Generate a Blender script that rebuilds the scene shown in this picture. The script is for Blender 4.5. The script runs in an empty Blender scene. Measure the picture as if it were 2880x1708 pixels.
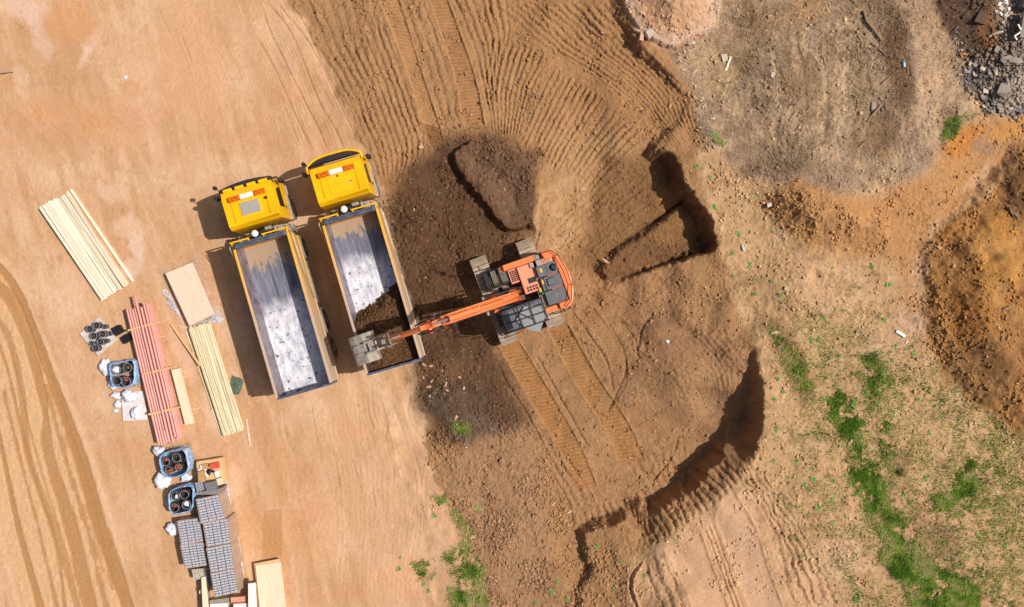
import bpy, bmesh, math, random
import numpy as np
from mathutils import Vector, Matrix
random.seed(7); rng = np.random.default_rng(7)
R = math.radians
C = bpy.context.scene.collection
sc = bpy.context.scene

# ---------------------------------------------------------------- camera, sky, sun, exposure
H = 40.0            # camera height above the yard (m)
S = 60.0            # photograph pixels per metre on the yard level
cam = bpy.data.cameras.new('camera'); camo = bpy.data.objects.new('camera', cam); C.objects.link(camo)
camo.location = (0, 0, H); cam.sensor_width = 36; cam.lens = 36 * H / 48.0
cam.clip_end = 2000; cam.clip_start = 0.5
sc.camera = camo
SUN_EL = R(54.2); SUN_AZ = R(5.0)         # azimuth measured from +X towards +Y
w = bpy.data.worlds.new('World'); sc.world = w; w.use_nodes = True
nt = w.node_tree; nt.nodes.clear()
sky = nt.nodes.new('ShaderNodeTexSky'); sky.sky_type = 'NISHITA'; sky.sun_disc = False
sky.sun_elevation = SUN_EL; sky.sun_rotation = math.pi / 2 - SUN_AZ
sky.air_density = 1.0; sky.dust_density = 5.0; sky.ozone_density = 0.6
bg = nt.nodes.new('ShaderNodeBackground'); bg.inputs[1].default_value = 0.062
wo = nt.nodes.new('ShaderNodeOutputWorld')
nt.links.new(sky.outputs[0], bg.inputs[0]); nt.links.new(bg.outputs[0], wo.inputs[0])
sl = bpy.data.lights.new('sun', 'SUN'); sl.energy = 3.95; sl.angle = R(0.5); sl.color = (1.0, 0.95, 0.88)
so = bpy.data.objects.new('sun', sl); C.objects.link(so); so.location = (30, 3, 45)
sd = Vector((math.cos(SUN_EL) * math.cos(SUN_AZ), math.cos(SUN_EL) * math.sin(SUN_AZ), math.sin(SUN_EL)))
so.rotation_euler = sd.to_track_quat('Z', 'Y').to_euler()
sc.view_settings.view_transform = 'Standard'; sc.view_settings.look = 'None'
sc.view_settings.gamma = 1.0; sc.view_settings.exposure = 0.0
sc.render.engine = 'CYCLES'
sc.cycles.max_bounces = 5; sc.cycles.diffuse_bounces = 3; sc.cycles.transparent_max_bounces = 8

# ---------------------------------------------------------------- small helpers
def lin(h, k=1.0):
    h = h.lstrip('#'); o = []
    for i in (0, 2, 4):
        c = int(h[i:i+2], 16) / 255.0
        o.append((c / 12.92 if c <= 0.04045 else ((c + 0.055) / 1.055) ** 2.4) * k)
    return np.array(o)
KG = 0.80
def G(h): return lin(h, KG)
def W(px, py, z=0.0):                       # a measured point of the photo at height z -> world
    f = (H - z) / H / S
    return Vector(((px - 1440) * f, -(py - 854) * f, z))
def WD(dx, dy, z=0.0): return W(dx * 1.151, dy * 1.151, z)
def ZA(x, y): return (200 + x / 3.619, 850 + y / 3.619)
def ZB(x, y): return (400 + x / 3.1045, 1230 + y / 3.1045)
def ZC(x, y): return (80 + x / 3.709, 500 + y / 3.709)
def tag(o, label=None, cat=None, group=None, kind=None):
    if label: o['label'] = label
    if cat: o['category'] = cat
    if group: o['group'] = group
    if kind: o['kind'] = kind
    return o

def mat(name, color=None, rough=0.6, metal=0.0, noise=0.12, nscale=6.0, bump=0.15, bscale=40.0, color2=None,
        thresh=None, alpha=None, coat=0.0, spec=0.5, n2=None):
    """painted / wooden / metal surface with uneven colour, uneven gloss and a fine bump, in object space"""
    m = bpy.data.materials.new(name); m.use_nodes = True; t = m.node_tree; N = t.nodes; L = t.links
    b = N['Principled BSDF']
    tc = N.new('ShaderNodeTexCoord')
    c1 = np.array(color if not isinstance(color, str) else lin(color))
    no = N.new('ShaderNodeTexNoise'); no.inputs['Scale'].default_value = nscale; no.inputs['Detail'].default_value = 6
    no.inputs['Roughness'].default_value = 0.65
    L.new(tc.outputs['Object'], no.inputs['Vector'])
    r = N.new('ShaderNodeValToRGB')
    c2 = (np.array(lin(color2)) if isinstance(color2, str) else color2) if color2 is not None else c1 * (1 - noise * 2)
    lo, hi = thresh if thresh else (0.3, 0.7)
    r.color_ramp.elements[0].position = lo; r.color_ramp.elements[1].position = hi
    r.color_ramp.elements[0].color = (*c2, 1); r.color_ramp.elements[1].color = (*(c1 if color2 is not None else np.minimum(c1 * (1 + noise), 0.95)), 1)
    L.new(no.outputs['Fac'], r.inputs['Fac']); L.new(r.outputs['Color'], b.inputs['Base Color'])
    mr = N.new('ShaderNodeMapRange'); mr.inputs['To Min'].default_value = max(rough - 0.12, 0.05); mr.inputs['To Max'].default_value = min(rough + 0.12, 1)
    L.new(no.outputs['Fac'], mr.inputs['Value']); L.new(mr.outputs['Result'], b.inputs['Roughness'])
    b.inputs['Metallic'].default_value = metal; b.inputs['Coat Weight'].default_value = coat
    b.inputs['Specular IOR Level'].default_value = spec
    if bump:
        nb = N.new('ShaderNodeTexNoise'); nb.inputs['Scale'].default_value = bscale; nb.inputs['Detail'].default_value = 4
        L.new(tc.outputs['Object'], nb.inputs['Vector'])
        bn = N.new('ShaderNodeBump'); bn.inputs['Strength'].default_value = bump; bn.inputs['Distance'].default_value = 0.02
        L.new(nb.outputs['Fac'], bn.inputs['Height']); L.new(bn.outputs['Normal'], b.inputs['Normal'])
    if alpha is not None: b.inputs['Alpha'].default_value = alpha
    return m

class MB:
    """collects shapes; build() links them as ONE mesh object"""
    def __init__(s): s.v = []; s.f = []
    def add(s, vs, fs):
        o = len(s.v); s.v += [tuple(v) for v in vs]; s.f += [tuple(i + o for i in f) for f in fs]; return s
    def box(s, x0, x1, y0, y1, z0, z1, M=None, taper=(1, 1)):
        cx, cy = (x0 + x1) / 2, (y0 + y1) / 2
        vs = []
        for z, k in ((z0, (1, 1)), (z1, taper)):
            for x, y in ((x0, y0), (x1, y0), (x1, y1), (x0, y1)):
                vs.append(Vector((cx + (x - cx) * k[0], cy + (y - cy) * k[1], z)))
        if M: vs = [M @ v for v in vs]
        return s.add(vs, [(3, 2, 1, 0), (4, 5, 6, 7), (0, 1, 5, 4), (1, 2, 6, 5), (2, 3, 7, 6), (3, 0, 4, 7)])
    def prism(s, top, z0):
        """top: list of Vector at their heights; straight sides down to z0"""
        n = len(top); vs = [Vector((p.x, p.y, z0)) for p in top] + list(top)
        a = sum(top[i].x * top[(i+1) % n].y - top[(i+1) % n].x * top[i].y for i in range(n))
        if a < 0: vs = vs[:n][::-1] + vs[n:][::-1]
        fs = [tuple(range(n))[::-1], tuple(range(n, 2 * n))] + [(i, (i+1) % n, n + (i+1) % n, n + i) for i in range(n)]
        return s.add(vs, fs)
    def extrude(s, prof, axis, a, b):
        """prof: 2D outline; extruded along 'x','y' or 'z' from a to b"""
        n = len(prof)
        def P(p, q):
            return {'x': (q, p[0], p[1]), 'y': (p[0], q, p[1]), 'z': (p[0], p[1], q)}[axis]
        vs = [P(p, a) for p in prof] + [P(p, b) for p in prof]
        fs = [tuple(range(n))[::-1], tuple(range(n, 2 * n))] + [(i, (i+1) % n, n + (i+1) % n, n + i) for i in range(n)]
        return s.add(vs, fs)
    def tube(s, pts, r, seg=10, caps=True, r2=None, inner=None):
        pts = [Vector(p) for p in pts]; n = len(pts); rr = r if isinstance(r, (list, tuple)) else [r] * n
        base = len(s.v); up = Vector((0, 0, 1)); vs = []; fs = []; prev = None
        for i, p in enumerate(pts):
            d = (pts[min(i+1, n-1)] - pts[max(i-1, 0)]).normalized()
            a = d.cross(up) if prev is None else prev - d * prev.dot(d)
            if a.length < 1e-4: a = d.cross(Vector((1, 0, 0)))
            a.normalize(); prev = a; b = d.cross(a)
            for k in range(seg):
                t = 2 * math.pi * k / seg; vs.append(p + (a * math.cos(t) + b * math.sin(t)) * rr[i])
        for i in range(n - 1):
            for k in range(seg):
                k2 = (k + 1) % seg; fs.append((i*seg+k, (i+1)*seg+k, (i+1)*seg+k2, i*seg+k2))
        if caps: fs += [tuple(range(seg)), tuple((n-1)*seg + k for k in range(seg))[::-1]]
        return s.add(vs, fs)
    def ring(s, c, axis, prof, seg=24, caps=False):
        """lathe: prof = [(radius, along)]"""
        c = Vector(c); axis = Vector(axis).normalized()
        a = axis.orthogonal().normalized(); b = axis.cross(a); n = len(prof); vs = []; fs = []
        for (r, h) in prof:
            for k in range(seg):
                t = 2 * math.pi * k / seg; vs.append(c + axis * h + (a * math.cos(t) + b * math.sin(t)) * r)
        for i in range(n - 1):
            for k in range(seg):
                k2 = (k + 1) % seg; fs.append((i*seg+k, i*seg+k2, (i+1)*seg+k2, (i+1)*seg+k))
        if caps: fs += [tuple(range(seg))[::-1], tuple((n-1)*seg + k for k in range(seg))]
        return s.add(vs, fs)
    def build(s, name, m, parent=None, bevel=0, smooth=False, seg=2):
        me = bpy.data.meshes.new(name); me.from_pydata([tuple(v) for v in s.v], [], s.f); me.update()
        o = bpy.data.objects.new(name, me); C.objects.link(o)
        me.materials.append(m)
        if parent is not None: o.parent = parent
        if bevel:
            bv = o.modifiers.new('bevel', 'BEVEL'); bv.width = bevel; bv.segments = seg; bv.limit_method = 'ANGLE'; bv.angle_limit = R(35)
            bv.harden_normals = False
        if smooth:
            me.polygons.foreach_set('use_smooth', [True] * len(me.polygons))
            if bevel or smooth == 'auto':
                es = o.modifiers.new('edges', 'EDGE_SPLIT'); es.split_angle = R(40)
        return o
def empty(name, loc, rz=0.0):
    o = bpy.data.objects.new(name, None); C.objects.link(o); o.location = loc; o.rotation_euler = (0, 0, rz)
    o.empty_display_size = 0.3; return o
def copy_tree(o, parent=None):
    c = o.copy(); C.objects.link(c); c.parent = parent
    for ch in [x for x in o.children]: copy_tree(ch, c)
    return c

# ---------------------------------------------------------------- numpy noise
TAB = rng.random((16, 256, 256))
def vnoise(x, y, seed=0):
    t = TAB[seed % 16]; ox, oy = seed * 37.7, seed * 91.3
    x = x + ox; y = y + oy
    xi = np.floor(x).astype(int); yi = np.floor(y).astype(int); fx = x - xi; fy = y - yi
    fx = fx * fx * (3 - 2 * fx); fy = fy * fy * (3 - 2 * fy)
    a = t[yi & 255, xi & 255]; b = t[yi & 255, (xi+1) & 255]; c = t[(yi+1) & 255, xi & 255]; d = t[(yi+1) & 255, (xi+1) & 255]
    return (a + (b - a) * fx) * (1 - fy) + (c + (d - c) * fx) * fy
def fbm(x, y, sc_, seed=0, oct=4, gain=0.5):
    s = 0; a = 1; n = 0
    for o in range(oct):
        s = s + a * (vnoise(x * sc_, y * sc_, seed + o * 3) * 2 - 1); n += a; a *= gain; sc_ *= 2.03
    return s / n
def sstep(a, b, x):
    t = np.clip((x - a) / (b - a), 0, 1); return t * t * (3 - 2 * t)
def inpoly(poly, X, Y):
    """signed distance (positive inside) to a polygon, in the units of X, Y"""
    P = np.array(poly, float); n = len(P); d = np.full(X.shape, 1e9); ins = np.zeros(X.shape, bool)
    for i in range(n):
        a = P[i]; b = P[(i+1) % n]; e = b - a; L2 = max((e**2).sum(), 1e-9)
        t = np.clip(((X - a[0]) * e[0] + (Y - a[1]) * e[1]) / L2, 0, 1)
        d = np.minimum(d, (X - a[0] - t * e[0])**2 + (Y - a[1] - t * e[1])**2)
        cnd = ((a[1] > Y) != (b[1] > Y))
        if abs(e[1]) > 1e-9: ins ^= cnd & (X < (Y - a[1]) * e[0] / e[1] + a[0])
    return np.where(ins, 1, -1) * np.sqrt(d)
def spline(pts, n):
    P = np.array(pts, float)
    if len(P) == 2: P = np.array([P[0], (P[0]+P[1])/2, P[1]])
    Q = np.vstack([2*P[0]-P[1], P, 2*P[-1]-P[-2]]); out = []
    m = 24
    for i in range(1, len(Q) - 2):
        t = np.linspace(0, 1, m, endpoint=False)[:, None]
        a, b, c, d = Q[i-1], Q[i], Q[i+1], Q[i+2]
        out.append(0.5 * ((2*b) + (-a+c)*t + (2*a-5*b+4*c-d)*t**2 + (-a+3*b-3*c+d)*t**3))
    out = np.vstack(out + [P[-1:]])
    s = np.r_[0, np.cumsum(np.hypot(*np.diff(out, axis=0).T))]
    u = np.linspace(0, s[-1], n)
    return np.c_[np.interp(u, s, out[:, 0]), np.interp(u, s, out[:, 1])], s[-1]
# ================================================================ THE GROUND
STEP = 0.042
def axis_(lo, hi):
    core = np.arange(lo, hi + 1e-6, STEP)
    out = []; d = STEP; p = 0
    while p < 260: d = min(d * 1.35, 25); p += d; out.append(p)
    out = np.array(out)
    return np.r_[(lo - out)[::-1], core, hi + out]
GX = axis_(-25.2, 25.2); GY = axis_(-15.0, 15.0)
X, Y = np.meshgrid(GX, GY)
NX, NY = len(GX), len(GY)
SD = S / 1.151                              # overview-measure units per metre
def shep(cps, x, y, p=2.6):
    num = 0; den = 0
    for (dx, dy, z) in cps:
        q = WD(dx, dy, z); d = ((x - q.x)**2 + (y - q.y)**2 + 0.35)
        wgt = d ** (-p / 1.3); num = num + wgt * z; den = den + wgt
    return num / den
Fc = [(0,0,0),(400,0,0),(700,0,0),(0,700,0),(0,1480,0),(400,700,0),(400,1300,0),(700,300,0),(700,700,0),(700,1100,0),(900,1300,0),(1000,1450,0),(850,950,0),(900,600,0),(980,750,0.02),(1000,1000,0.02),
      (1000,150,.15),(1000,350,.15),(1200,50,.3),(1200,250,.3),(1400,100,.6),(1400,300,.6),(1500,60,.9),(1560,220,1.0),(1680,300,1.5),(1560,320,1.1),
      (1050,600,.1),(1100,450,.15),(1200,600,.3),(1260,450,.55),(1300,720,.5),(1200,800,.4),(1400,600,.5),(1500,560,.4),(1620,500,.35),(1700,560,.35),(1610,420,.4),(1560,600,.3),
      (1420,720,.55),(1500,790,.8),(1650,790,1.3),(1760,800,1.9),(1820,850,2.2),(1830,890,2.0),(1720,880,1.4),(1800,930,1.55),(1820,960,1.35),(1780,1000,.8),(1740,1000,.6),(1830,1040,.7),(1780,1080,.25),(1500,950,.5),(1600,1050,.2),(1700,1100,.05),(1400,1050,.4),(1300,950,.4),(1150,1000,.3),(1250,1150,.4),
      (1520,1180,.2),(1400,1280,.3),(1550,1260,.1),(1250,1350,.45),(1150,1300,.2),(1350,1450,.5),(1250,1480,.4)]
Pc = [(1500,-100,1.0),(1620,0,1.4),(1650,160,1.5),(1760,350,2.1),(1600,320,1.35),(1660,340,1.7),(1700,420,2.1),(1780,600,2.3),(1700,660,1.9),(1600,700,1.35),(1500,720,.85),(1460,700,.6),
      (1600,780,1.1),(1700,760,1.6),(1800,780,2.0),(1880,850,2.5),(1900,1000,2.7),(1880,1150,2.6),(1800,1230,2.4),(1700,1300,2.1),(1640,1380,1.9),(1560,1400,1.5),(1540,1350,1.2),(1500,1400,1.1),(1460,1350,.9),(1430,1450,.8),
      (1700,1484,2.2),(2000,700,2.6),(2000,1200,2.8),(2300,1400,2.8),(2200,900,2.8),(2000,200,2.4),(2300,200,2.6),(2450,50,2.6),(2450,400,2.4),(2200,550,2.7),(2400,800,3.0),(2450,1200,2.8),(2000,480,2.8)]
def KP(l):
    return [tuple(WD(a, b, z)[:2]) for (a, b, z) in l]
Kpoly = KP([(1480,-400,.9),(1510,20,1.),(1560,110,1.1),(1640,180,1.3),(1690,250,1.6),(1668,300,1.5),(1640,330,1.4),(1612,352,1.3),(1600,368,1.3),(1642,372,1.7),(1690,465,2.1),(1730,520,2.2),(1759,600,2.2),
            (1740,614,2.1),(1650,642,1.7),(1560,668,1.2),(1465,702,.7),(1500,780,.8),(1650,785,1.3),(1800,835,2.0),(1850,850,2.2),(1864,950,2.5),(1866,1040,2.6),(1850,1110,2.6),(1795,1185,2.5),(1740,1235,2.3),
            (1650,1290,2.0),(1600,1325,1.8),(1570,1322,1.4),(1530,1268,1.),(1470,1290,.9),(1428,1310,.8),(1440,1360,.9),(1452,1400,.9),(1425,1450,.8),(1410,1700,.8),(9000,1700,2.6),(9000,-400,2.6)])
def macro(x, y):
    wx = x + 0.12 * fbm(x, y, 1.1, 3, 3) + 0.09 * fbm(x, y, 4.5, 5, 2); wy = y + 0.12 * fbm(x, y, 1.1, 8, 3) + 0.09 * fbm(x, y, 4.5, 9, 2)
    F = shep(Fc, x, y); P = shep(Pc, x, y)
    far = sstep(24, 60, np.abs(x)) 
    F = F * (1 - sstep(-14, -24, x)) ; 
    k = inpoly(Kpoly, wx, wy)
    yb = WD(1700, 1130, 2.5).y
    so_ = sstep(yb + 1.6, yb - .3, y) * sstep(5, 6.5, x) * (1 - sstep(13, 15, x))
    kk = k + (.04 + .06 * so_) * fbm(x, y, 2.5, 11, 3)
    m1 = sstep(-.38, 0.04, kk)
    m2 = .26 * sstep(-.95, .05, kk) + .74 * sstep(-1.2, -.8, kk + .12 * fbm(x, y, 3, 2, 2))
    m = m1 * (1 - so_) + m2 * so_
    z = F + (P - F) * m
    # step inside the pit lobe (raised block), ridge in the dark soil, heaps
    def poly_step(z, pts, zz, h, a, b):
        q = inpoly([tuple(WD(p[0], p[1], zz)[:2]) for p in pts], wx, wy)
        return z + h * sstep(a, b, q)
    z = poly_step(z, [(1452,650),(1540,585),(1672,488),(1715,560),(1740,612),(1650,635),(1560,660),(1475,690)], .4, .42, -.05, .3)
    q = inpoly(KP([(1098,380,.3),(1130,440,.3),(1165,480,.3),(1200,530,.3),(1240,565,.3),(1310,560,.5),(1320,420,.5),(1240,350,.4),(1150,345,.3)]), wx, wy)
    z = z + .55 * sstep(-.04, .16, q) * (1 - .8 * sstep(.2, 1.7, q))
    q = inpoly(KP([(1500,-60,1.2),(1780,-60,1.2),(1765,20,1.2),(1720,80,1.2),(1640,128,1.2),(1565,88,1.2),(1530,40,1.2)]), wx, wy)
    z = z + 1.1 * sstep(-.1, 2.2, q) + .25 * sstep(-.12, .1, q)
    q = inpoly(KP([(2265,620,2.8),(2290,560,2.8),(2420,440,2.8),(2520,340,2.8),(3200,300,2.8),(3200,1120,2.8),(2502,1075,2.8),(2380,980,2.8),(2310,900,2.8),(2260,760,2.8)]), wx, wy)
    z = z + .28 * sstep(-.3, .4, q + .3 * fbm(x, y, 1.5, 4, 3)) + .6 * sstep(.0, 2.2, q) + .3 * fbm(x, y, .9, 6, 3) * sstep(0, 1, q)
    q = inpoly(KP([(1880,480,2.8),(1960,440,2.8),(2080,470,2.8),(2170,540,2.8),(2180,600,2.8),(2040,610,2.8),(1930,560,2.8)]), wx, wy)
    z = z + .7 * sstep(-.2, 1.2, q) + .15 * fbm(x, y, 1.8, 6, 3) * sstep(0, .8, q)
    q = inpoly(KP([(2260,-60,2.6),(3000,-60,2.6),(3000,290,2.6),(2420,270,2.6),(2360,200,2.6),(2330,100,2.6)]), wx, wy)
    z = z + .8 * sstep(-.3, 2.0, q)
    wk = sstep(-9.2, -7.2, x + .27 * y) * (1 - sstep(9, 11, x)); z = z + wk * (.13 * fbm(x, y, .55, 2, 3) + .05 * fbm(x, y, 1.6, 9, 2))
    gc = WD(1630, 940, .8); z = z + .45 * np.exp(-(((x - gc.x) / 1.9)**2 + ((y - gc.y) / 2.2)**2))
    # soft mounds on the dry grass field and plateau
    z = z + .12 * fbm(x, y, .55, 12, 3) * sstep(8, 11, x)
    z = z + .35 * np.exp(-(((x - WD(2170, 160, 2.5).x) / 1.4)**2 + ((y - WD(2170, 160, 2.5).y) / 2.4)**2))
    return z
M0 = macro(X, Y)
def zat(x, y, A=None):
    A = M0 if A is None else A
    ix = np.clip(np.searchsorted(GX, x) - 1, 0, NX - 2); iy = np.clip(np.searchsorted(GY, y) - 1, 0, NY - 2)
    fx = np.clip((x - GX[ix]) / (GX[ix+1] - GX[ix]), 0, 1); fy = np.clip((y - GY[iy]) / (GY[iy+1] - GY[iy]), 0, 1)
    return (A[iy, ix] * (1-fx) + A[iy, ix+1] * fx) * (1-fy) + (A[iy+1, ix] * (1-fx) + A[iy+1, ix+1] * fx) * fy
def d2w(dx, dy, it=6, A=None):              # overview measure -> world point on the ground
    dx = np.asarray(dx, float); dy = np.asarray(dy, float); z = np.zeros_like(dx)
    for _ in range(it):
        x = (dx - 1251) / SD * (H - z) / H; y = -(dy - 742) / SD * (H - z) / H
        z = 0.5 * z + 0.5 * zat(x, y, A) if _ else zat(x, y, A)
    return x, y, z
def gp(dx, dy):                             # ground point (Vector), after detail
    x, y, z = d2w(dx, dy, 6, HZ); return Vector((float(x), float(y), float(z)))
def gn(px, py): return gp(px / 1.151, py / 1.151)
DX = 1251 + X * SD * H / (H - M0); DY = 742 - Y * SD * H / (H - M0)     # where each vertex is, in overview measure
HZ = M0.copy()
n1 = fbm(X, Y, 0.45, 1, 4); n2 = fbm(X, Y, 1.6, 2, 4); n3 = fbm(X, Y, 6.0, 4, 3); n4 = fbm(X, Y, 14.0, 6, 2); nw = fbm(X, Y, .9, 7, 3); white = rng.random(X.shape) * 2 - 1
WX = DX + 14 * n2 + 5 * n3; WY = DY + 14 * nw + 5 * fbm(X, Y, 6.0, 10, 3)
SX = DX + 3 * n2 + 2 * n3; SY = DY + 3 * nw
# --- base albedo: dry sand of the yard
COL = np.empty(X.shape + (3,)); COL[:] = G('#DDB087')
def blend(c, m):
    COL[:] = COL + (np.asarray(c) - COL) * np.clip(m, 0, 1)[..., None]
def zone(pts, c, soft=25, warp=1, rough=None, dens=1.0):
    q = inpoly(pts, WX if warp else SX, WY if warp else SY)
    m = sstep(-soft, soft, q) * dens
    blend(G(c) if isinstance(c, str) else c, m)
    if rough is not None: ROU[:] = ROU + (rough - ROU) * m
    return m
ROU = np.full(X.shape, 0.0060)               # fine relief amplitude in metres
# broad tint of the yard: peach, cream, orange
blend(G('#E9C19C'), sstep(.0, .5, n1) * .75); blend(G('#D1A075'), sstep(.0, .5, -n1) * .7)
blend(G('#DFA984'), sstep(.1, .6, nw) * .5)
xr, yr = X * .96 + Y * .27, -X * .27 + Y * .96
str_ = fbm(xr * 6, yr, .45, 9, 4); blend(G('#C99A6C'), sstep(.1, .5, str_) * .5); blend(G('#EBC09A'), sstep(.1, .5, -str_) * .5)
blend(G('#C08A5A'), sstep(.25, .6, fbm(X, Y, 3.2, 14, 3)) * .28)
def blob(cx, cy, rx, ry, ang, c, dens, edge=.35):
    a = R(ang); u = ((WX - cx) * math.cos(a) + (WY - cy) * math.sin(a)) / rx; v = (-(WX - cx) * math.sin(a) + (WY - cy) * math.cos(a)) / ry
    m = sstep(1 + edge, 1 - edge, np.sqrt(u * u + v * v)) * dens; blend(G(c), m); return m
for b in [(60,20,60,30,20,'#EBC4AC',.8),(100,90,22,60,-20,'#EBC4AC',.7),(218,110,14,55,22,'#EBC2A8',.8),(50,185,18,26,0,'#E9C2A4',.7),(330,590,18,60,-8,'#EBC8B0',.9),(310,560,38,26,0,'#E8BE9C',.8),(255,470,14,30,-30,'#EBC4AA',.7),
          (285,475,26,18,0,'#E9BE9E',.6),(320,660,22,20,0,'#EBC8B0',.7),(170,720,60,70,20,'#EDC3A0',.5),(170,60,70,50,10,'#DDA06C',.6),(290,300,70,60,30,'#DFA578',.5),(150,290,90,50,20,'#DDA070',.5),(320,215,30,18,10,'#CB8F58',.6),
          (520,1000,25,60,-10,'#EFC4A4',.7),(455,870,24,60,-12,'#EFC3A4',.6),(560,1180,40,30,0,'#EDC2A0',.7),(600,1300,30,60,0,'#DDA474',.5),(665,1330,40,70,0,'#D8A06E',.6),(690,1160,26,80,-5,'#DBA272',.5),(860,1050,60,40,0,'#E3B082',.5),
          (360,240,60,120,20,'#E9B590',.5),(470,150,80,160,-15,'#E5B287',.6),(950,1290,60,40,0,'#D8AC84',.5),(1000,1410,60,60,0,'#E6AD84',.5),(760,1300,70,100,0,'#E9B084',.4)]:
    blob(*b)
GR = np.zeros(X.shape); DRY = np.zeros(X.shape); CLOD = np.zeros(X.shape)
# --- worked brown soil between yard and plateau
field = zone([(700,-400),(700,0),(745,50),(788,150),(832,240),(872,330),(905,400),(940,480),(985,600),(1000,760),(1020,870),(1025,930),(1040,1100),(1065,1180),(1100,1240),(1130,1300),(1180,1400),(1200,1900),(2600,1900),(2600,-400)], '#AD7F57', 7, 1, .024)
CLOD += field * .22 + .05 * sstep(-60, 0, inpoly([(1000,300),(1100,300),(1130,1300),(1060,1200),(1030,900),(960,600)], WX, WY))
blend(G('#A97C55'), field * sstep(-.2, .5, n2) * .6); blend(G('#BC8A60'), field * sstep(.0, .6, n1) * .5)
zone([(1130,-50),(1480,-50),(1640,180),(1700,300),(1560,360),(1330,250),(1180,80)], '#B07F55', 40, 1, .020, .8)
zone([(1330,330),(1500,330),(1600,370),(1560,470),(1400,620),(1320,640),(1310,480)], '#BC8E62', 30, 1, .016, .8)
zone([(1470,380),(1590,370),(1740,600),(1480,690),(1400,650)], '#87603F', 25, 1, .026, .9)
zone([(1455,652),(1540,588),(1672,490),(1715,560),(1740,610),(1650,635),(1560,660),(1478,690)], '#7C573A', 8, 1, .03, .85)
zone([(1600,372),(1640,372),(1755,600),(1725,605),(1640,480)], '#6E4D34', 10, 1, .03, .8)  # paints the pit wall's cast shadow into the soil colour
blob(1640, 490, 40, 25, -30, '#AA7445', .7); blob(1660, 560, 80, 35, -20, '#966B42', .8)
zone([(985,400),(1090,340),(1220,330),(1315,380),(1312,560),(1250,600),(1230,700),(1150,640),(1140,760),(1230,850),(1300,930),(1310,1060),(1200,1120),(1080,1080),(1025,1000),(1000,930),(990,780),(960,640),(930,520)], '#654732', 34, 1, .036)
blend(G('#553A28'), sstep(-.05, .4, fbm(X, Y, 1.5, 8, 4)) * sstep(-30, 40, inpoly([(985,400),(1090,340),(1220,330),(1315,380),(1312,560),(1250,600),(1230,700),(1150,640),(1140,760),(1230,850),(1300,930),(1310,1060),(1200,1120),(1080,1080),(1025,1000),(1000,930),(990,780),(960,640),(930,520)], WX, WY)) * .6)
zone([(1110,370),(1200,350),(1300,380),(1308,540),(1240,560),(1180,480)], '#7C5A44', 18, 1, .032, .9)
blob(1120, 990, 90, 60, 10, '#66503F', .8); blob(1170,1050,60,40,0,'#735C4B',.7); blob(1110,910,90,40,0,'#7A573D',.6); blob(1140,600,120,60,40,'#65462F',.5)
zone([(1160,1070),(1300,1040),(1330,1150),(1350,1500),(1290,1900),(1180,1900),(1170,1400),(1100,1230),(1060,1130)], '#A67C5B', 25, 1, .034, .9)
zone([(1400,730),(1600,680),(1850,740),(1850,900),(1830,1060),(1640,1190),(1540,1240),(1350,1280),(1300,1050),(1220,860)], '#AA7D57', 30, 1, .024, .9)
blob(1640, 830, 120, 50, 30, '#9C7252', .7); blob(1660,1000,80,60,0,'#B08560',.5); blob(1460,990,60,70,0,'#A0764F',.5); blob(1520,960,30,70,10,'#9A7353',.6); blob(1750,950,60,90,0,'#A47A58',.6)
# --- plateau on the right: light earth
plat = zone([(1700,380),(1760,600),(1800,760),(1850,850),(1866,1000),(1850,1110),(1740,1235),(1600,1330),(1540,1370),(1540,1900),(3000,1900),(3000,-400),(1740,-300),(1740,300)], '#C79C70', 12, 0, .020)
blend(G('#CB9A74'), plat * sstep(-.1, .5, n1) * .7); blend(G('#A67E58'), plat * sstep(.1, .6, n2) * .5)
zone([(1640,1310),(1700,1240),(1790,1170),(1900,1250),(1960,1350),(2160,1484),(2200,1900),(1560,1900),(1540,1400)], '#D3A37C', 25, 1, .014, .8)
blob(2060,1360,60,60,30,'#D9AC88',.7); blob(1990,700,40,90,-30,'#CFA07C',.6); blob(1900,900,40,80,-10,'#CFA078',.6); blob(2230,780,50,40,0,'#CFA386',.7); blob(2160,860,60,60,0,'#CDA27E',.5)
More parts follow.
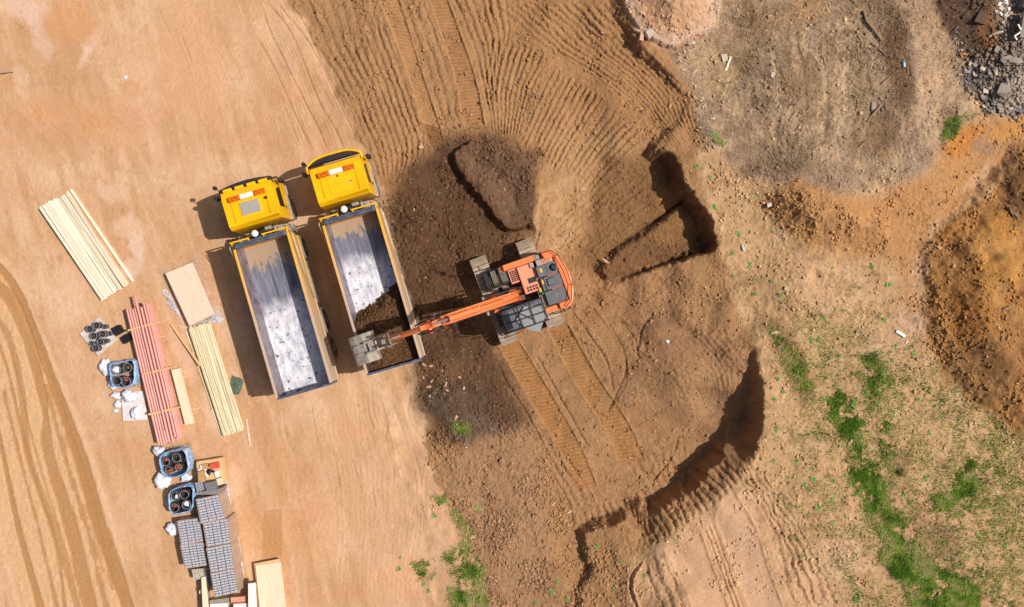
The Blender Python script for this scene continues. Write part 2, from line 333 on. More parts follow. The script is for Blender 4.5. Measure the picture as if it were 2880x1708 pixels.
# dry grass field, top right
dg = zone([(1770,-60),(2250,-60),(2300,60),(2345,140),(2375,270),(2310,370),(2210,450),(2060,475),(1960,455),(1840,440),(1750,370),(1715,290),(1690,220),(1640,140),(1720,90)], '#AF8D70', 16, 1, .026)
DRY += dg
blend(G('#C4A082'), dg * sstep(-.05, .5, n1)); blend(G('#86684C'), dg * sstep(.1, .45, n2) * .5)
dn = fbm(X, Y, 2.6, 3, 4); blend(G('#7A5C42'), dg * sstep(.18, .5, dn) * .7); blend(G('#CBA680'), dg * sstep(.15, .45, -dn) * .6)
blend(G('#8A6C4C'), plat * sstep(.2, .5, fbm(X, Y, 3.4, 5, 4)) * .45); blend(G('#DDB48C'), plat * sstep(.15, .5, fbm(X, Y, 2.2, 15, 4)) * .5)
for b in [(2190,130,36,130,-8,'#70523A',.95),(2195,70,20,50,-20,'#664A34',.8),(2215,200,20,90,0,'#664A34',.6),(2130,340,60,60,0,'#80603F',.7),(1960,200,60,60,30,'#8A6847',.6),(1900,60,60,50,0,'#A8825C',.6),(1880,390,110,50,0,'#8C6E54',.6),(2000,430,100,40,0,'#90725A',.6),(1800,150,50,30,0,'#84653F',.6),(1920,165,30,60,0,'#80623F',.5),(1885,130,8,80,-5,'#C49E78',.7),(1890,260,8,90,0,'#C49E78',.6),(2010,200,8,110,5,'#BE9872',.6),(2055,230,9,80,8,'#D2AE8A',.85),(2005,330,8,80,0,'#CCA684',.7),(1940,120,7,70,-10,'#CCA684',.7),(2110,330,8,60,5,'#C6A080',.6),(1830,30,14,50,-20,'#84613E',.6),(2290,200,34,120,0,'#BF9A78',.8),(2270,60,30,60,-20,'#BA9270',.7),(2230,380,40,60,0,'#AE8D75',.8),  # leading dark blobs paint shade along the field's right rim
          (2100,190,24,110,0,'#A58762',.6),(2070,260,16,60,8,'#C09C78',.8),(1760,190,40,40,0,'#C29C72',.8),(1720,150,40,30,0,'#C29C72',.6),(1990,20,50,30,0,'#BD8F5E',.7),(1780,100,50,40,0,'#B08A66',.5),(2170,300,30,60,0,'#80614A',.8)]:
    blob(*b)
heap = zone([(1515,-60),(1775,-60),(1768,20),(1725,75),(1640,126),(1600,118),(1562,86),(1530,30)], '#D6AE92', 7, 1, .022)
blend(G('#C8946C'), heap * blob(1640, 20, 80, 60, 0, '#D0A078', .6)); CLOD += heap * .5
dk = zone([(2262,-60),(2420,-60),(2450,60),(2470,110),(2400,160),(2345,140),(2300,60)], '#6E5241', 10, 1, .034)
blob(2420,70,30,50,0,'#9A6642',.7); CLOD += dk
rb = zone([(2430,-60),(3000,-60),(3000,300),(2480,290),(2420,270),(2375,230),(2350,160),(2440,120)], '#9A7F6C', 14, 1, .035)
blob(2380,190,30,40,30,'#706057',.9); blob(2420,250,30,30,30,'#5E5048',.9); blob(2480,220,30,60,0,'#BFA595',.7)
# orange earth
o1 = zone([(1850,500),(1950,440),(2060,475),(2160,475),(2290,410),(2320,340),(2400,290),(2560,300),(2560,330),(2420,440),(2300,560),(2260,640),(2260,760),(2220,770),(2190,640),(2060,620),(1960,590)], '#BE8757', 18, 1, .026, .9)
blob(2350,350,60,30,-30,'#C6803F',.85); blob(2410,360,30,24,0,'#A67E66',.8); blob(2460,320,60,20,-30,'#CF9050',.7); blob(2390,430,60,14,-38,'#D2A27A',.8); blob(2280,600,20,70,10,'#CDA07C',.6); blob(1990,520,60,40,0,'#B58456',.6); blob(2240,680,24,60,0,'#CDA07C',.6)
o2 = zone([(2268,620),(2300,560),(2420,470),(2440,440),(2520,330),(3000,300),(3000,1150),(2502,1075),(2400,1000),(2320,920),(2290,820),(2262,760)], '#B27C48', 12, 1, .026)
CLOD += o2 * .6
blob(2440,620,60,90,-10,'#BC8344',.75); blob(2340,650,50,60,0,'#8B5E38',.5); blob(2400,900,70,90,-20,'#8C6544',.7); blob(2480,450,30,90,0,'#6A4A33',.85); blend(G('#8E6843'), o2 * sstep(.2, .55, fbm(X, Y, 1.6, 2, 4)) * .5); blend(G('#BE8A56'), o2 * sstep(.1, .5, fbm(X, Y, 2.4, 12, 4)) * .6); blob(2370,770,60,70,0,'#9A6433',.6); blob(2480,880,50,70,0,'#9A6A44',.6); blob(2450,540,40,14,-28,'#C08040',.7); blob(2340,560,60,12,-32,'#B5773F',.6)
blob(2290,860,14,90,-18,'#A8703F',.8)

# --- strips: rails in overview measure; func gets u across, t along, s metres along
def strip(L, Rr, func, over=2.3):
    l, s1 = spline(L, 400); r, s2 = spline(Rr, 400)
    wid = np.hypot(*(l - r).T).max() / SD; ln = max(s1, s2) / SD
    nu = int(max(8, wid / STEP * over)); ntt = int(max(20, ln / STEP * over))
    ti = np.linspace(0, 1, ntt); tt = np.linspace(0, 1, 400)
    lx = np.interp(ti, tt, l[:, 0]); ly = np.interp(ti, tt, l[:, 1]); rx = np.interp(ti, tt, r[:, 0]); ry = np.interp(ti, tt, r[:, 1])
    u = (np.arange(nu) + .5) / nu
    PX = lx[:, None] * (1-u) + rx[:, None] * u; PY = ly[:, None] * (1-u) + ry[:, None] * u
    x, y, _ = d2w(PX.ravel(), PY.ravel(), 4)
    ix = np.round(np.interp(x, GX, np.arange(NX))).astype(int); iy = np.round(np.interp(y, GY, np.arange(NY))).astype(int)
    key, first = np.unique(iy * NX + ix, return_index=True)
    U = np.tile(u, ntt)[first]; T = np.repeat(ti, nu)[first]
    func(key // NX, key % NX, U, T, T * ln, wid)
def edge(U, T, a=.08, b=.06): return sstep(0, a, U) * sstep(0, a, 1 - U) * sstep(0, b, T) * sstep(0, b, 1 - T)
def furrow(n, depth, tone='#8D6646', td=.35, wob=.25, wide=.16):
    def f(iy, ix, U, T, s, wid):
        a = n2[iy, ix]; b = n3[iy, ix]
        ph = U * n + wob * a + .10 * b; fr = ph - np.floor(ph)
        row = np.floor(ph); on = .55 + .45 * vnoise(row * 7.3 + .5, s * .9, 3)
        e = edge(U, T) * on
        g = np.exp(-((fr - .5) / wide)**2); rdg = np.exp(-((fr - .95) / .22)**2) + np.exp(-((fr + .05) / .22)**2)
        HZ[iy, ix] += 1.35 * e * depth * (-g * (1 + .8 * b) + .5 * rdg * (1 + .8 * n4[iy, ix])) * np.clip(.9 + .9 * a, .3, 1.6)
        COL[iy, ix] += (G(tone) - COL[iy, ix]) * (g * e * td)[:, None]
    return f
def cleat(space, depth, tone=None, td=.5, bank=.05, groove=True, strong=1.0, bscale=1.0):
    def f(iy, ix, U, T, s, wid):
        b = n3[iy, ix]; e = edge(U, T, .06, .03)
        if tone: COL[iy, ix] += (G(tone) - COL[iy, ix]) * (e * td)[:, None]
        ROU[iy, ix] *= 1 - .65 * e
        ph = s / space + .25 * b + .5 * n2[iy, ix]
        HZ[iy, ix] += e * depth * strong * (np.abs(np.sin(math.pi * ph)) ** .6 - .6) * (.6 + .4 * vnoise(s * 1.3, U * 2, 5))
        COL[iy, ix] *= (1 - min(.26, 9 * depth) * e * np.exp(-((ph - np.floor(ph) - .5) / .26)**2) * (.5 + .8 * vnoise(s * 1.1, U * 3, 7)))[:, None]
        HZ[iy, ix] -= e * bank * .6
        er = sstep(0, .02, T) * sstep(0, .02, 1 - T)
        if groove: HZ[iy, ix] += er * bank * bscale * (np.exp(-((U - .03) / .05)**2) * .5 + np.exp(-((U - .97) / .04)**2) * 1.1) * (.7 + .6 * b)
    return f
# top: two old crawler lanes and the bucket-tooth furrows
strip([(788,150),(840,237),(896,370),(925,450)], [(938,40),(1008,240),(1040,350),(1010,420)], furrow(10, .055))
strip([(740,0),(800,140)], [(920,0),(950,140)], furrow(7, .03, td=.25))
strip([(1095,-20),(1150,120),(1188,255),(1200,330)], [(1240,-20),(1247,40),(1248,75),(1215,180)], furrow(7, .065))
strip([(1200,80),(1182,200),(1200,335)], [(1350,130),(1300,230),(1268,335)], furrow(10, .07))
strip([(1350,150),(1310,240),(1262,350)], [(1480,240),(1420,330),(1365,425)], furrow(10, .065))
strip([(1480,250),(1430,330),(1385,405)], [(1585,335),(1500,410),(1440,480)], furrow(7, .05))
strip([(1180,0),(1330,120),(1480,210),(1600,320),(1640,362)], [(1500,0),(1600,120),(1680,230),(1722,372)], furrow(13, .06, wob=.5))
strip([(1500,385),(1420,470),(1330,560)], [(1655,480),(1520,570),(1440,640)], furrow(9, .03, '#7A5639', .3))
strip([(920,-10),(988,162),(1030,300)], [(974,-10),(1036,187),(1080,318)], cleat(.17, .03, '#C79463', .75, .075))
strip([(1043,-10),(1100,162),(1132,312)], [(1092,-10),(1158,175),(1187,310)], cleat(.17, .03, '#C08D5F', .75, .085))
strip([(1030,300),(1045,350)], [(1078,312),(1085,352)], cleat(.17, .05, '#96683F', .6, .08))
strip([(976,0),(1040,187),(1078,300)], [(1042,0),(1098,160),(1128,300)], furrow(3, .035, td=.2))
# south: crawler lanes of the excavator
strip([(1212,840),(1290,975),(1370,1110),(1412,1205)], [(1268,830),(1350,965),(1420,1090),(1462,1192)], cleat(.18, .03, '#B98552', .8, .07))
strip([(1330,800),(1400,930),(1480,1060),(1512,1140)], [(1388,790),(1462,920),(1535,1030),(1582,1130)], cleat(.18, .028, '#BB8856', .8, .075))
strip([(1400,760),(1470,840),(1490,920),(1455,1000)], [(1450,745),(1520,850),(1535,930),(1490,1010)], cleat(.17, .022, '#B58A60', .6, .06))
strip([(1430,735),(1500,760),(1548,800)], [(1470,700),(1545,740),(1560,800)], cleat(.17, .02, '#B58A60', .5, .03))
strip([(1610,820),(1700,900),(1730,960),(1680,1060),(1590,1140)], [(1760,800),(1830,900),(1815,980),(1760,1040),(1660,1160)], furrow(9, .02, '#8E6648', .2, .6))
strip([(1530,980),(1600,1000),(1680,990)], [(1540,1040),(1620,1060),(1700,1030)], cleat(.12, .016, '#B58A64', .4, .0))
strip([(1340,1130),(1400,1240)], [(1395,1115),(1460,1220)], furrow(3, .05))
strip([(1520,1130),(1600,1240)], [(1680,1060),(1680,1150)], furrow(8, .03, wob=.4))
# cliff: tooth marks from crest to toe
def teeth(sp, depth):
    def f(iy, ix, U, T, s, wid):
        ph = s / sp + .2 * n3[iy, ix] + .5 * n2[iy, ix]; fr = ph - np.floor(ph)
        e = sstep(0, .1, U) * sstep(0, .25, 1 - U) * sstep(0, .04, T) * sstep(0, .04, 1 - T) * (.4 + .6 * vnoise(np.floor(ph) * 3.1, s * 0 + .5, 2))
        HZ[iy, ix] -= e * depth * np.exp(-((fr - .5) / .2)**2)
    return f
strip([(1420,1318),(1480,1268),(1540,1280),(1590,1335),(1660,1296),(1760,1228),(1850,1135)], [(1405,1262),(1475,1225),(1545,1225),(1580,1262),(1640,1205),(1730,1140),(1790,1090)], teeth(.36, .13))
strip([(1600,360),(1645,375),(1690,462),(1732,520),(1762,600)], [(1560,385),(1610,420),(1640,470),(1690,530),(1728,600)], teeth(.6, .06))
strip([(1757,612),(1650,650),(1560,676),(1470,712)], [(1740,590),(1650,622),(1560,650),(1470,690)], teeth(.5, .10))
# pale crawler lanes, bottom right
strip([(1618,1338),(1676,1450),(1720,1600)], [(1710,1290),(1765,1440),(1830,1600)], cleat(.27, .006, '#DDB08A', .85, .05))
strip([(1743,1263),(1813,1450),(1880,1600)], [(1786,1185),(1848,1290),(1880,1390),(1960,1600)], cleat(.27, .006, '#DDB28E', .85, .05))
strip([(1716,1290),(1775,1450),(1830,1600)], [(1741,1265),(1808,1450),(1870,1600)], furrow(3, .06, '#B58862', .4))
strip([(1560,1370),(1610,1484),(1660,1600)], [(1618,1340),(1672,1450),(1710,1600)], furrow(3, .045, '#B58862', .4, .6))
strip([(1800,1170),(1880,1300),(1930,1484)], [(1850,1130),(1960,1290),(2060,1484)], furrow(5, .05, '#A87C58', .4, .9))
strip([(1560,1370),(1530,1430),(1560,1520)], [(1575,1370),(1550,1430),(1580,1520)], furrow(1, .16, '#94694A', .5, .2))
# wet ruts of the haul road on the left
def rut(wet, depth, soft=.14, rag=.12):
    def f(iy, ix, U, T, s, wid):
        q = np.minimum(U, 1 - U) + rag * (n3[iy, ix] * .6 + n2[iy, ix] * .6); m = sstep(0, soft, q) * wet
        COL[iy, ix] += (G('#BE8B5B') * 1.0 - COL[iy, ix]) * m[:, None]; HZ[iy, ix] -= depth * m; ROU[iy, ix] *= 1 - .5 * m
    return f
road = inpoly([(-300,500),(0,650),(60,770),(130,930),(200,1100),(262,1290),(312,1500),(360,1800),(60,1800),(60,1484),(0,1250),(-300,900)], SX, SY)
blend(G('#E2B589'), sstep(-6, 6, road)); blend(G('#F0C49C'), np.exp(-((road + 14) / 10)**2) * .7)
ROU[road > 0] = .009
strip([(-60,690),(20,760),(97,1000),(97+0,1113-20),(150,1288),(197,1484),(230,1600)], [(-34,655),(48,736),(98,880),(136,1113),(193,1288),(240,1484),(270,1600)], rut(.85, .03))
strip([(-80,760),(0,810),(40,960),(57,1113),(117,1288),(178,1484),(200,1600)], [(-60,740),(18,800),(60,950),(77,1113),(140,1288),(192,1484),(216,1600)], rut(.75, .025))
strip([(-60,640),(20,700),(110,930),(173,1113),(222,1288),(292,1484),(330,1600)], [(-46,606),(46,698),(141,930),(213,1113),(263,1288),(328,1484),(364,1600)], rut(.95, .03, .12))
strip([(-60,900),(-30,1000),(0,1113),(34,1288),(84,1484),(110,1600)], [(-40,880),(-12,1000),(12,1113),(52,1288),(109,1484),(140,1600)], rut(.9, .03, .12))
strip([(-30,800),(10,900),(60,1113),(128,1330),(150,1484),(160,1600)], [(-20,790),(22,900),(72,1113),(140,1330),(164,1484),(176,1600)], rut(.85, .015, .3, .3))
strip([(60,760),(130,960),(205,1180),(268,1440)], [(72,760),(142,960),(217,1180),(282,1440)], rut(.8, .012, .3, .4))
strip([(100,940),(150,1120),(205,1300),(250,1484)], [(122,940),(168,1120),(222,1300),(268,1484)], rut(.8, .012, .3, .45))
strip([(0,960),(40,1113),(85,1288),(130,1484)], [(14,950),(52,1113),(98,1288),(146,1484)], rut(.8, .012, .3, .45))
strip([(130,1000),(188,1180),(240,1400)], [(160,1000),(212,1190),(262,1400)], rut(.55, .015, .3, .4))
strip([(20,850),(85,1113),(150,1330),(190,1484)], [(26,850),(92,1113),(158,1330),(198,1484)], rut(.6, .02))
strip([(258,1290),(300,1420),(318,1500)], [(268,1290),(312,1420),(330,1500)], rut(.6, .02, .3, .3))
# fine lines and ruts left of the brown field
def groove(pts, wd, depth, tone='#8A6040', td=.6):
    l = [(a - wd / 2, b) for a, b in pts]; r = [(a + wd / 2, b) for a, b in pts]
    def f(iy, ix, U, T, s, wid):
        e = np.exp(-((U - .5 + .18 * n3[iy, ix]) / .2)**2) * sstep(0, .08, T) * sstep(0, .08, 1 - T) * np.clip(.5 + 1.0 * vnoise(s * .7, s * 0, 4), 0, 1)
        HZ[iy, ix] -= depth * e; COL[iy, ix] += (G(tone) - COL[iy, ix]) * (e * td)[:, None]
    strip(l, r, f)
for p in [[(625,90),(650,130),(690,210),(715,270),(740,320),(765,372)], [(640,20),(665,90),(700,160),(745,250),(775,310),(802,372)], [(648,0),(690,50),(720,100),(760,200),(785,260),(815,310),(845,375)],
          [(672,0),(700,35),(745,90),(780,150),(800,190),(838,270),(872,340)], [(700,0),(740,52),(786,150),(830,240),(870,322),(892,372)]]:
    groove(p, 7, .05)
for p in [[(1395,755),(1440,820),(1482,885),(1500,960)], [(1480,780),(1520,850),(1530,900),(1505,965),(1480,1010)], [(1528,800),(1552,830),(1560,880)], [(1170,1122),(1230,1106),(1292,1085)], [(1318,560),(1306,620),(1318,690)],
          [(1210,880),(1240,940),(1280,1000),(1330,1090)], [(1305,860),(1345,930),(1390,1010),(1440,1100)], [(1500,1070),(1560,1040),(1620,1005),(1680,1000)], [(1600,760),(1570,800),(1560,850)], [(1660,1060),(1640,1120),(1590,1180)], [(1350,1160),(1390,1230),(1400,1290)]]:
    groove(p, 11, .085, '#7E5A3E', .5)
blend(G('#C69A70'), .75 * np.exp(-(inpoly([(1316,660),(1310,540),(1330,470),(1400,440),(1352,520),(1400,560),(1352,610),(1330,690)], WX, WY) / 9)**2) * (DX > 1250) * (DX < 1460) * (DY > 400) * (DY < 720))
for p in [[(685,230),(705,290),(730,350)], [(762,165),(790,220),(815,265)], [(0,25),(60,75),(95,100)], [(295,255),(330,280),(360,308)], [(265,280),(300,305),(330,338)], [(385,10),(400,50),(415,85)],
          [(910,1190),(915,1240)], [(860,1120),(872,1170),(885,1200)], [(1045,1230),(1060,1260)], [(1080,1200),(1100,1255)], [(850,1240),(852,1290)], [(940,1250),(946,1280)], [(985,1240),(990,1275)], [(1025,1225),(1040,1270)]]:
    groove(p, 5, .028, td=.45)
for p in [[(895,960),(900,1010),(912,1050)], [(935,990),(945,1040),(940,1075)], [(1000,960),(995,1010)], [(1010,1150),(1018,1200)], [(960,1130),(962,1180)], [(1015,1115),(1030,1180)]]:
    groove(p, 8, .03, '#C09068', .5)
# pressed lines over the whole width of the tyre-worn stretch
strip([(470,-10),(560,150),(640,380)], [(700,-10),(780,160),(868,370)], furrow(26, .008, '#CF9A70', .35, .6, .2))
strip([(330,-10),(430,200),(500,420)], [(470,-10),(560,150),(640,380)], furrow(16, .004, '#DBA87C', .3, .8, .2))
strip([(760,990),(800,1200),(800,1484)], [(1010,940),(1060,1180),(1030,1484)], furrow(22, .006, '#D59F70', .3, .9, .2))
strip([(560,1050),(590,1250),(600,1484)], [(750,1000),(790,1200),(800,1484)], furrow(12, .005, '#D59F70', .25, .9, .2))
for (L_, R_) in [([(110,40),(60,140)],[(190,60),(140,170)]), ([(190,40),(110,160)],[(230,70),(170,180)]), ([(60,210),(160,330)],[(110,180),(210,300)]), ([(230,240),(290,330)],[(330,220),(370,320)]), ([(90,330),(200,400)],[(150,290),(260,350)]),
                 ([(150,180),(220,260)],[(210,150),(280,220)]), ([(395,140),(350,220)],[(430,160),(400,230)]), ([(300,420),(420,340)],[(330,470),(440,390)]), ([(560,1060),(520,1140)],[(600,1070),(560,1160)]),
                 ([(740,1370),(750,1440)],[(790,1360),(800,1430)])]:
    strip(L_, R_, cleat(.10, .008, '#DCA87E', .15, .0, False))
strip([(640,1245),(640,1365)], [(690,1240),(690,1360)], cleat(.10, .012, '#CE9662', .6, .0, False))

for (L_, R_, sp, dp, tn, td_) in [([(600,990),(640,1150),(645,1245)],[(655,985),(690,1150),(695,1240)],.13,.012,'#D09A68',.4), ([(780,950),(840,1150),(850,1484)],[(830,945),(885,1150),(895,1484)],.13,.010,'#D4A070',.35), ([(700,1240),(730,1484)],[(745,1240),(780,1484)],.13,.014,'#CF9866',.4),
        ([(350,-10),(430,180),(470,420)],[(395,-10),(470,180),(510,420)],.12,.010,'#DDAE84',.3), ([(520,-10),(600,180),(640,380)],[(570,-10),(650,180),(690,380)],.12,.008,'#D9A67A',.3), ([(0,300),(120,420)],[(40,260),(170,400)],.12,.012,'#D39E6E',.35), ([(20,60),(0,200)],[(80,80),(60,220)],.12,.012,'#D39E6E',.3),
        ([(500,420),(470,560),(520,700)],[(540,420),(510,560),(556,690)],.13,.008,'#D8A578',.3), ([(880,960),(930,1180)],[(930,950),(980,1170)],.13,.012,'#CE9A6C',.35)]:
    strip(L_, R_, cleat(sp, dp * .6, tn, td_ * .6, .006, True))
for p in [[(905,930),(912,1000),(925,1040)], [(870,960),(880,1050)], [(955,940),(960,990),(975,1030)], [(690,1000),(700,1080)], [(760,990),(775,1080)], [(820,1130),(830,1190)], [(585,1330),(600,1420)], [(440,80),(470,160)], [(120,300),(180,350)], [(560,420),(600,470)], [(60,420),(100,520)]]:
    groove(p, 6, .022, '#B07C4E', .5)

for (L_, R_, tn) in [([(1880,110),(1898,220),(1885,340)],[(1893,110),(1912,220),(1900,340)],'#CFAC88'), ([(1996,120),(2012,230),(2000,350)],[(2010,120),(2027,230),(2015,350)],'#CDA985'), ([(2056,180),(2060,260),(2036,335)],[(2072,180),(2078,260),(2056,340)],'#D6B48F'),
        ([(1935,90),(1960,180),(1965,300)],[(1945,90),(1970,180),(1976,300)],'#8A6C50'), ([(2110,170),(2125,260),(2100,350)],[(2122,170),(2138,260),(2114,350)],'#8A6C50'), ([(1850,160),(1870,190),(1890,200)],[(1850,170),(1868,202),(1890,212)],'#7C5E44'), ([(1870,380),(1915,392),(1950,410)],[(1868,392),(1912,408),(1946,424)],'#6E543F'), ([(1785,30),(1800,50),(1822,58),(1835,20)],[(1775,40),(1795,64),(1832,68),(1846,20)],'#7A5E42'), ([(2255,60),(2290,200),(2270,330)],[(2275,60),(2312,200),(2292,330)],'#C8A480')]:
    def f_(iy, ix, U, T, s, wid, tn=tn):
        e = sstep(0, .25, U) * sstep(0, .25, 1 - U) * sstep(0, .12, T) * sstep(0, .12, 1 - T) * np.clip(.75 + n3[iy, ix] * 1.5, 0, 1)
        COL[iy, ix] += (G(tn) - COL[iy, ix]) * (e * .75)[:, None]; HZ[iy, ix] -= .05 * e; ROU[iy, ix] *= 1 - .4 * e
    strip(L_, R_, f_)
def ditch(pts, wd, depth, tone, td):  # groove and dark tone added to draw the shade lines at the pit steps
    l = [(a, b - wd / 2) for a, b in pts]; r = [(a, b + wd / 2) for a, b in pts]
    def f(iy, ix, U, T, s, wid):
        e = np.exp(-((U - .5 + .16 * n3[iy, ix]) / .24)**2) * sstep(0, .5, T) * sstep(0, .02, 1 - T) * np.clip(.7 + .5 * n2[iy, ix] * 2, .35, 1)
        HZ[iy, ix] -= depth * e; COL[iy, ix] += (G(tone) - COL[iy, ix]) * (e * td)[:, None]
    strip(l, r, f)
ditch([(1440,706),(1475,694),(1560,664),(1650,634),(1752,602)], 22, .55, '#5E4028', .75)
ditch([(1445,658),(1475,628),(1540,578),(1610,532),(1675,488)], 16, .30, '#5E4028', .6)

# --- sand spill and clod fields
def add_clod(pts, v, soft=20): CLOD[:] = np.maximum(CLOD, sstep(-soft, soft, inpoly(pts, WX, WY)) * v)
add_clod([(1110,1230),(1200,1130),(1330,1100),(1420,1280),(1400,1600),(1190,1600),(1170,1400)], 1.6)
add_clod([(1000,880),(1060,860),(1200,1000),(1260,1110),(1060,1120)], 1.1)
add_clod([(940,420),(1090,340),(1310,350),(1310,600),(1150,640),(1150,820),(1000,840),(960,600)], .9)
add_clod([(1640,180),(1720,230),(1790,400),(1860,470),(1820,520),(1740,430),(1680,280)], 1.3)
add_clod([(1850,480),(2180,480),(2200,620),(1950,600)], .9)
add_clod([(1870,780),(1960,860),(1990,960),(1940,960),(1870,860)], 1.2)
add_clod([(1400,1270),(1560,1290),(1560,1500),(1400,1500)], .8)
add_clod([(2220,720),(2290,740),(2330,900),(2290,900)], 1.4)
clus = np.clip(.35 + 1.5 * fbm(X, Y, 1.7, 10, 3), .1, 1.5); hole = np.clip(vnoise(X * 6.5 + 2 * n3, Y * 6.5 + 2 * n4, 9) - .58, 0, 1) * 2.6 * clus; hole2 = np.clip(vnoise(X * 12 + n3, Y * 9 + 2 * n3, 13) - .58, 0, 1) * 2.4 * clus; bump = np.clip(vnoise(X * 8, Y * 8, 2) - .5, 0, 1) * 2
patch = np.clip(.75 + .9 * fbm(X, Y, .8, 15, 3), .25, 1.6)
RR = ROU * np.where(ROU > .012, patch, 1)
HZ += (n3 * 1.2 + white * .75 + n4 * 1.5 - hole * 1.9 - hole2 * 1.4 + bump * 1.3) * RR + n2 * ROU * 1.3
# tonal grain of the soil, plus shade painted dark into the relief's holes
gr = 1 + (white * .09 + n4 * .14 + n3 * .12) * (.35 + 22 * np.clip(ROU, 0, .03)) - (hole * .25 + hole2 * .2) * sstep(.012, .02, ROU)
COL *= gr[..., None]; wk_ = sstep(.010, .018, ROU)[..., None]; COL *= (1 + .12 * wk_); COL *= 1 + wk_ * np.array([-.055, .012, .035])
# stones seen as pale grains
st = (rng.random(X.shape) > .993) & (ROU > .014); COL[st] = COL[st] * .4 + G('#D8B89A') * .6
# --- green
def green(pts, v, soft=16): GR[:] = np.maximum(GR, sstep(-soft, soft, inpoly(pts, WX, WY)) * v)
green([(2023,972),(2061,972),(2101,1022),(2121,1092),(2101,1112),(2051,1052),(2028,1022)], 1.15, 16)
green([(2076,1142),(2121,1137),(2181,1222),(2176,1267),(2131,1272),(2086,1222)], 1.1, 20)
green([(2146,1282),(2181,1287),(2201,1332),(2276,1387),(2341,1407),(2391,1442),(2430,1600),(2231,1600),(2231,1484),(2196,1432),(2151,1342)], 1.1, 20)
green([(2096,862),(2151,867),(2171,907),(2176,982),(2191,1092),(2171,1102),(2141,1022),(2121,957),(2091,912)], .6, 18); green([(2141,1052),(2176,1062),(2201,1192),(2181,1207),(2151,1132)], .55, 14)
green([(2346,1142),(2376,1112),(2416,1122),(2396,1182),(2341,1222),(2311,1252),(2281,1242),(2281,1212),(2326,1207)], .95, 12); green([(2262,1377),(2290,1380),(2340,1440),(2320,1450)], 1.1, 8)
green([(2040,960),(2075,980),(2130,1100),(2190,1230),(2260,1340),(2330,1400),(2300,1430),(2220,1380),(2140,1260),(2080,1130),(2040,1020)], .5, 22)
green([(1880,800),(1930,830),(1975,900),(1990,960),(1960,960),(1900,880)], .4, 14)
blend(G('#8C6A48'), sstep(-12, 12, inpoly([(1880,770),(1930,800),(1985,900),(1995,980),(1960,1000),(1930,920),(1880,850)], WX, WY)) * .7)
blend(G('#8A6748'), blob(2200,1130,30,30,0,'#8A6748',.6) * 0); blob(2310,1330,30,60,-25,'#8A6A50',.6); blob(2250,1290,30,50,-20,'#8F7050',.5)
green([(1085,1350),(1140,1310),(1150,1330),(1180,1400),(1190,1500),(1090,1500),(1110,1430)], .6)
green([(1015,1375),(1055,1370),(1060,1410),(1025,1420)], .9, 8)
green([(1060,1215),(1085,1215),(1090,1240),(1065,1240)], .7, 8); green([(1100,1250),(1140,1265),(1160,1300),(1130,1310),(1110,1280)], .6, 10)
green([(2320,290),(2375,280),(2360,310),(2330,340),(2300,350)], .7, 10)
green([(1740,320),(1760,330),(1770,360),(1745,350)], .8, 6); green([(1110,1030),(1145,1035),(1150,1060),(1115,1060)], .5, 8)
green([(1885,860),(1960,900),(1985,960),(1950,960),(1890,900)], .25, 15)
green([(1960,750),(2500,1000),(2600,1600),(2100,1600),(1960,1100)], .13, 60); green([(2300,1060),(2600,1060),(2600,1600),(2300,1500)], .2, 40)
GR = GR * np.clip(.74 + 1.3 * fbm(X, Y, 1.6, 13, 4) + .7 * fbm(X, Y, 6, 1, 2), 0.05, 1.3) + .10 * sstep(.25, .5, fbm(X, Y, 2.8, 6, 3)) * (plat > .5) * (DX > 1900) * (DY > 700); GR = GR * (1 - np.clip(o2 * 1.5, 0, 1))
GR = np.where(GR > 0, GR, 0)
blend(G('#7F8448'), np.clip(GR * 1.2, 0, 1) * .7)
for (hx, hy, hr, hd) in ((2196,1157,.16,.35),(2395,632,.25,.3),(2000,670,.2,.2)):
    hp = WD(hx, hy, 2.8); HZ -= hd * np.exp(-(((X - hp.x)**2 + (Y - hp.y)**2) / hr**2))

def grid_mesh(name, m):
    me = bpy.data.meshes.new(name); nv = NX * NY
    co = np.empty((nv, 3), np.float32); co[:, 0] = X.ravel(); co[:, 1] = Y.ravel(); co[:, 2] = HZ.ravel()
    me.vertices.add(nv); me.vertices.foreach_set('co', co.ravel())
    i = np.arange(NX - 1)[None, :] + np.arange(NY - 1)[:, None] * NX
    q = np.stack([i, i + 1, i + 1 + NX, i + NX], -1).reshape(-1, 4).astype(np.int32); nf = len(q)
    me.loops.add(nf * 4); me.loops.foreach_set('vertex_index', q.ravel())
    me.polygons.add(nf); me.polygons.foreach_set('loop_start', np.arange(0, nf * 4, 4, dtype=np.int32)); me.polygons.foreach_set('loop_total', np.full(nf, 4, np.int32))
    me.polygons.foreach_set('use_smooth', np.ones(nf, bool))
    me.update(calc_edges=True)
    ca = me.color_attributes.new('soil', 'FLOAT_COLOR', 'POINT')
    cc = np.ones((nv, 4), np.float32); cc[:, :3] = np.clip(COL.reshape(-1, 3), .005, .9); ca.data.foreach_set('color', cc.ravel())
    me.materials.append(m); o = bpy.data.objects.new(name, me); C.objects.link(o); return o
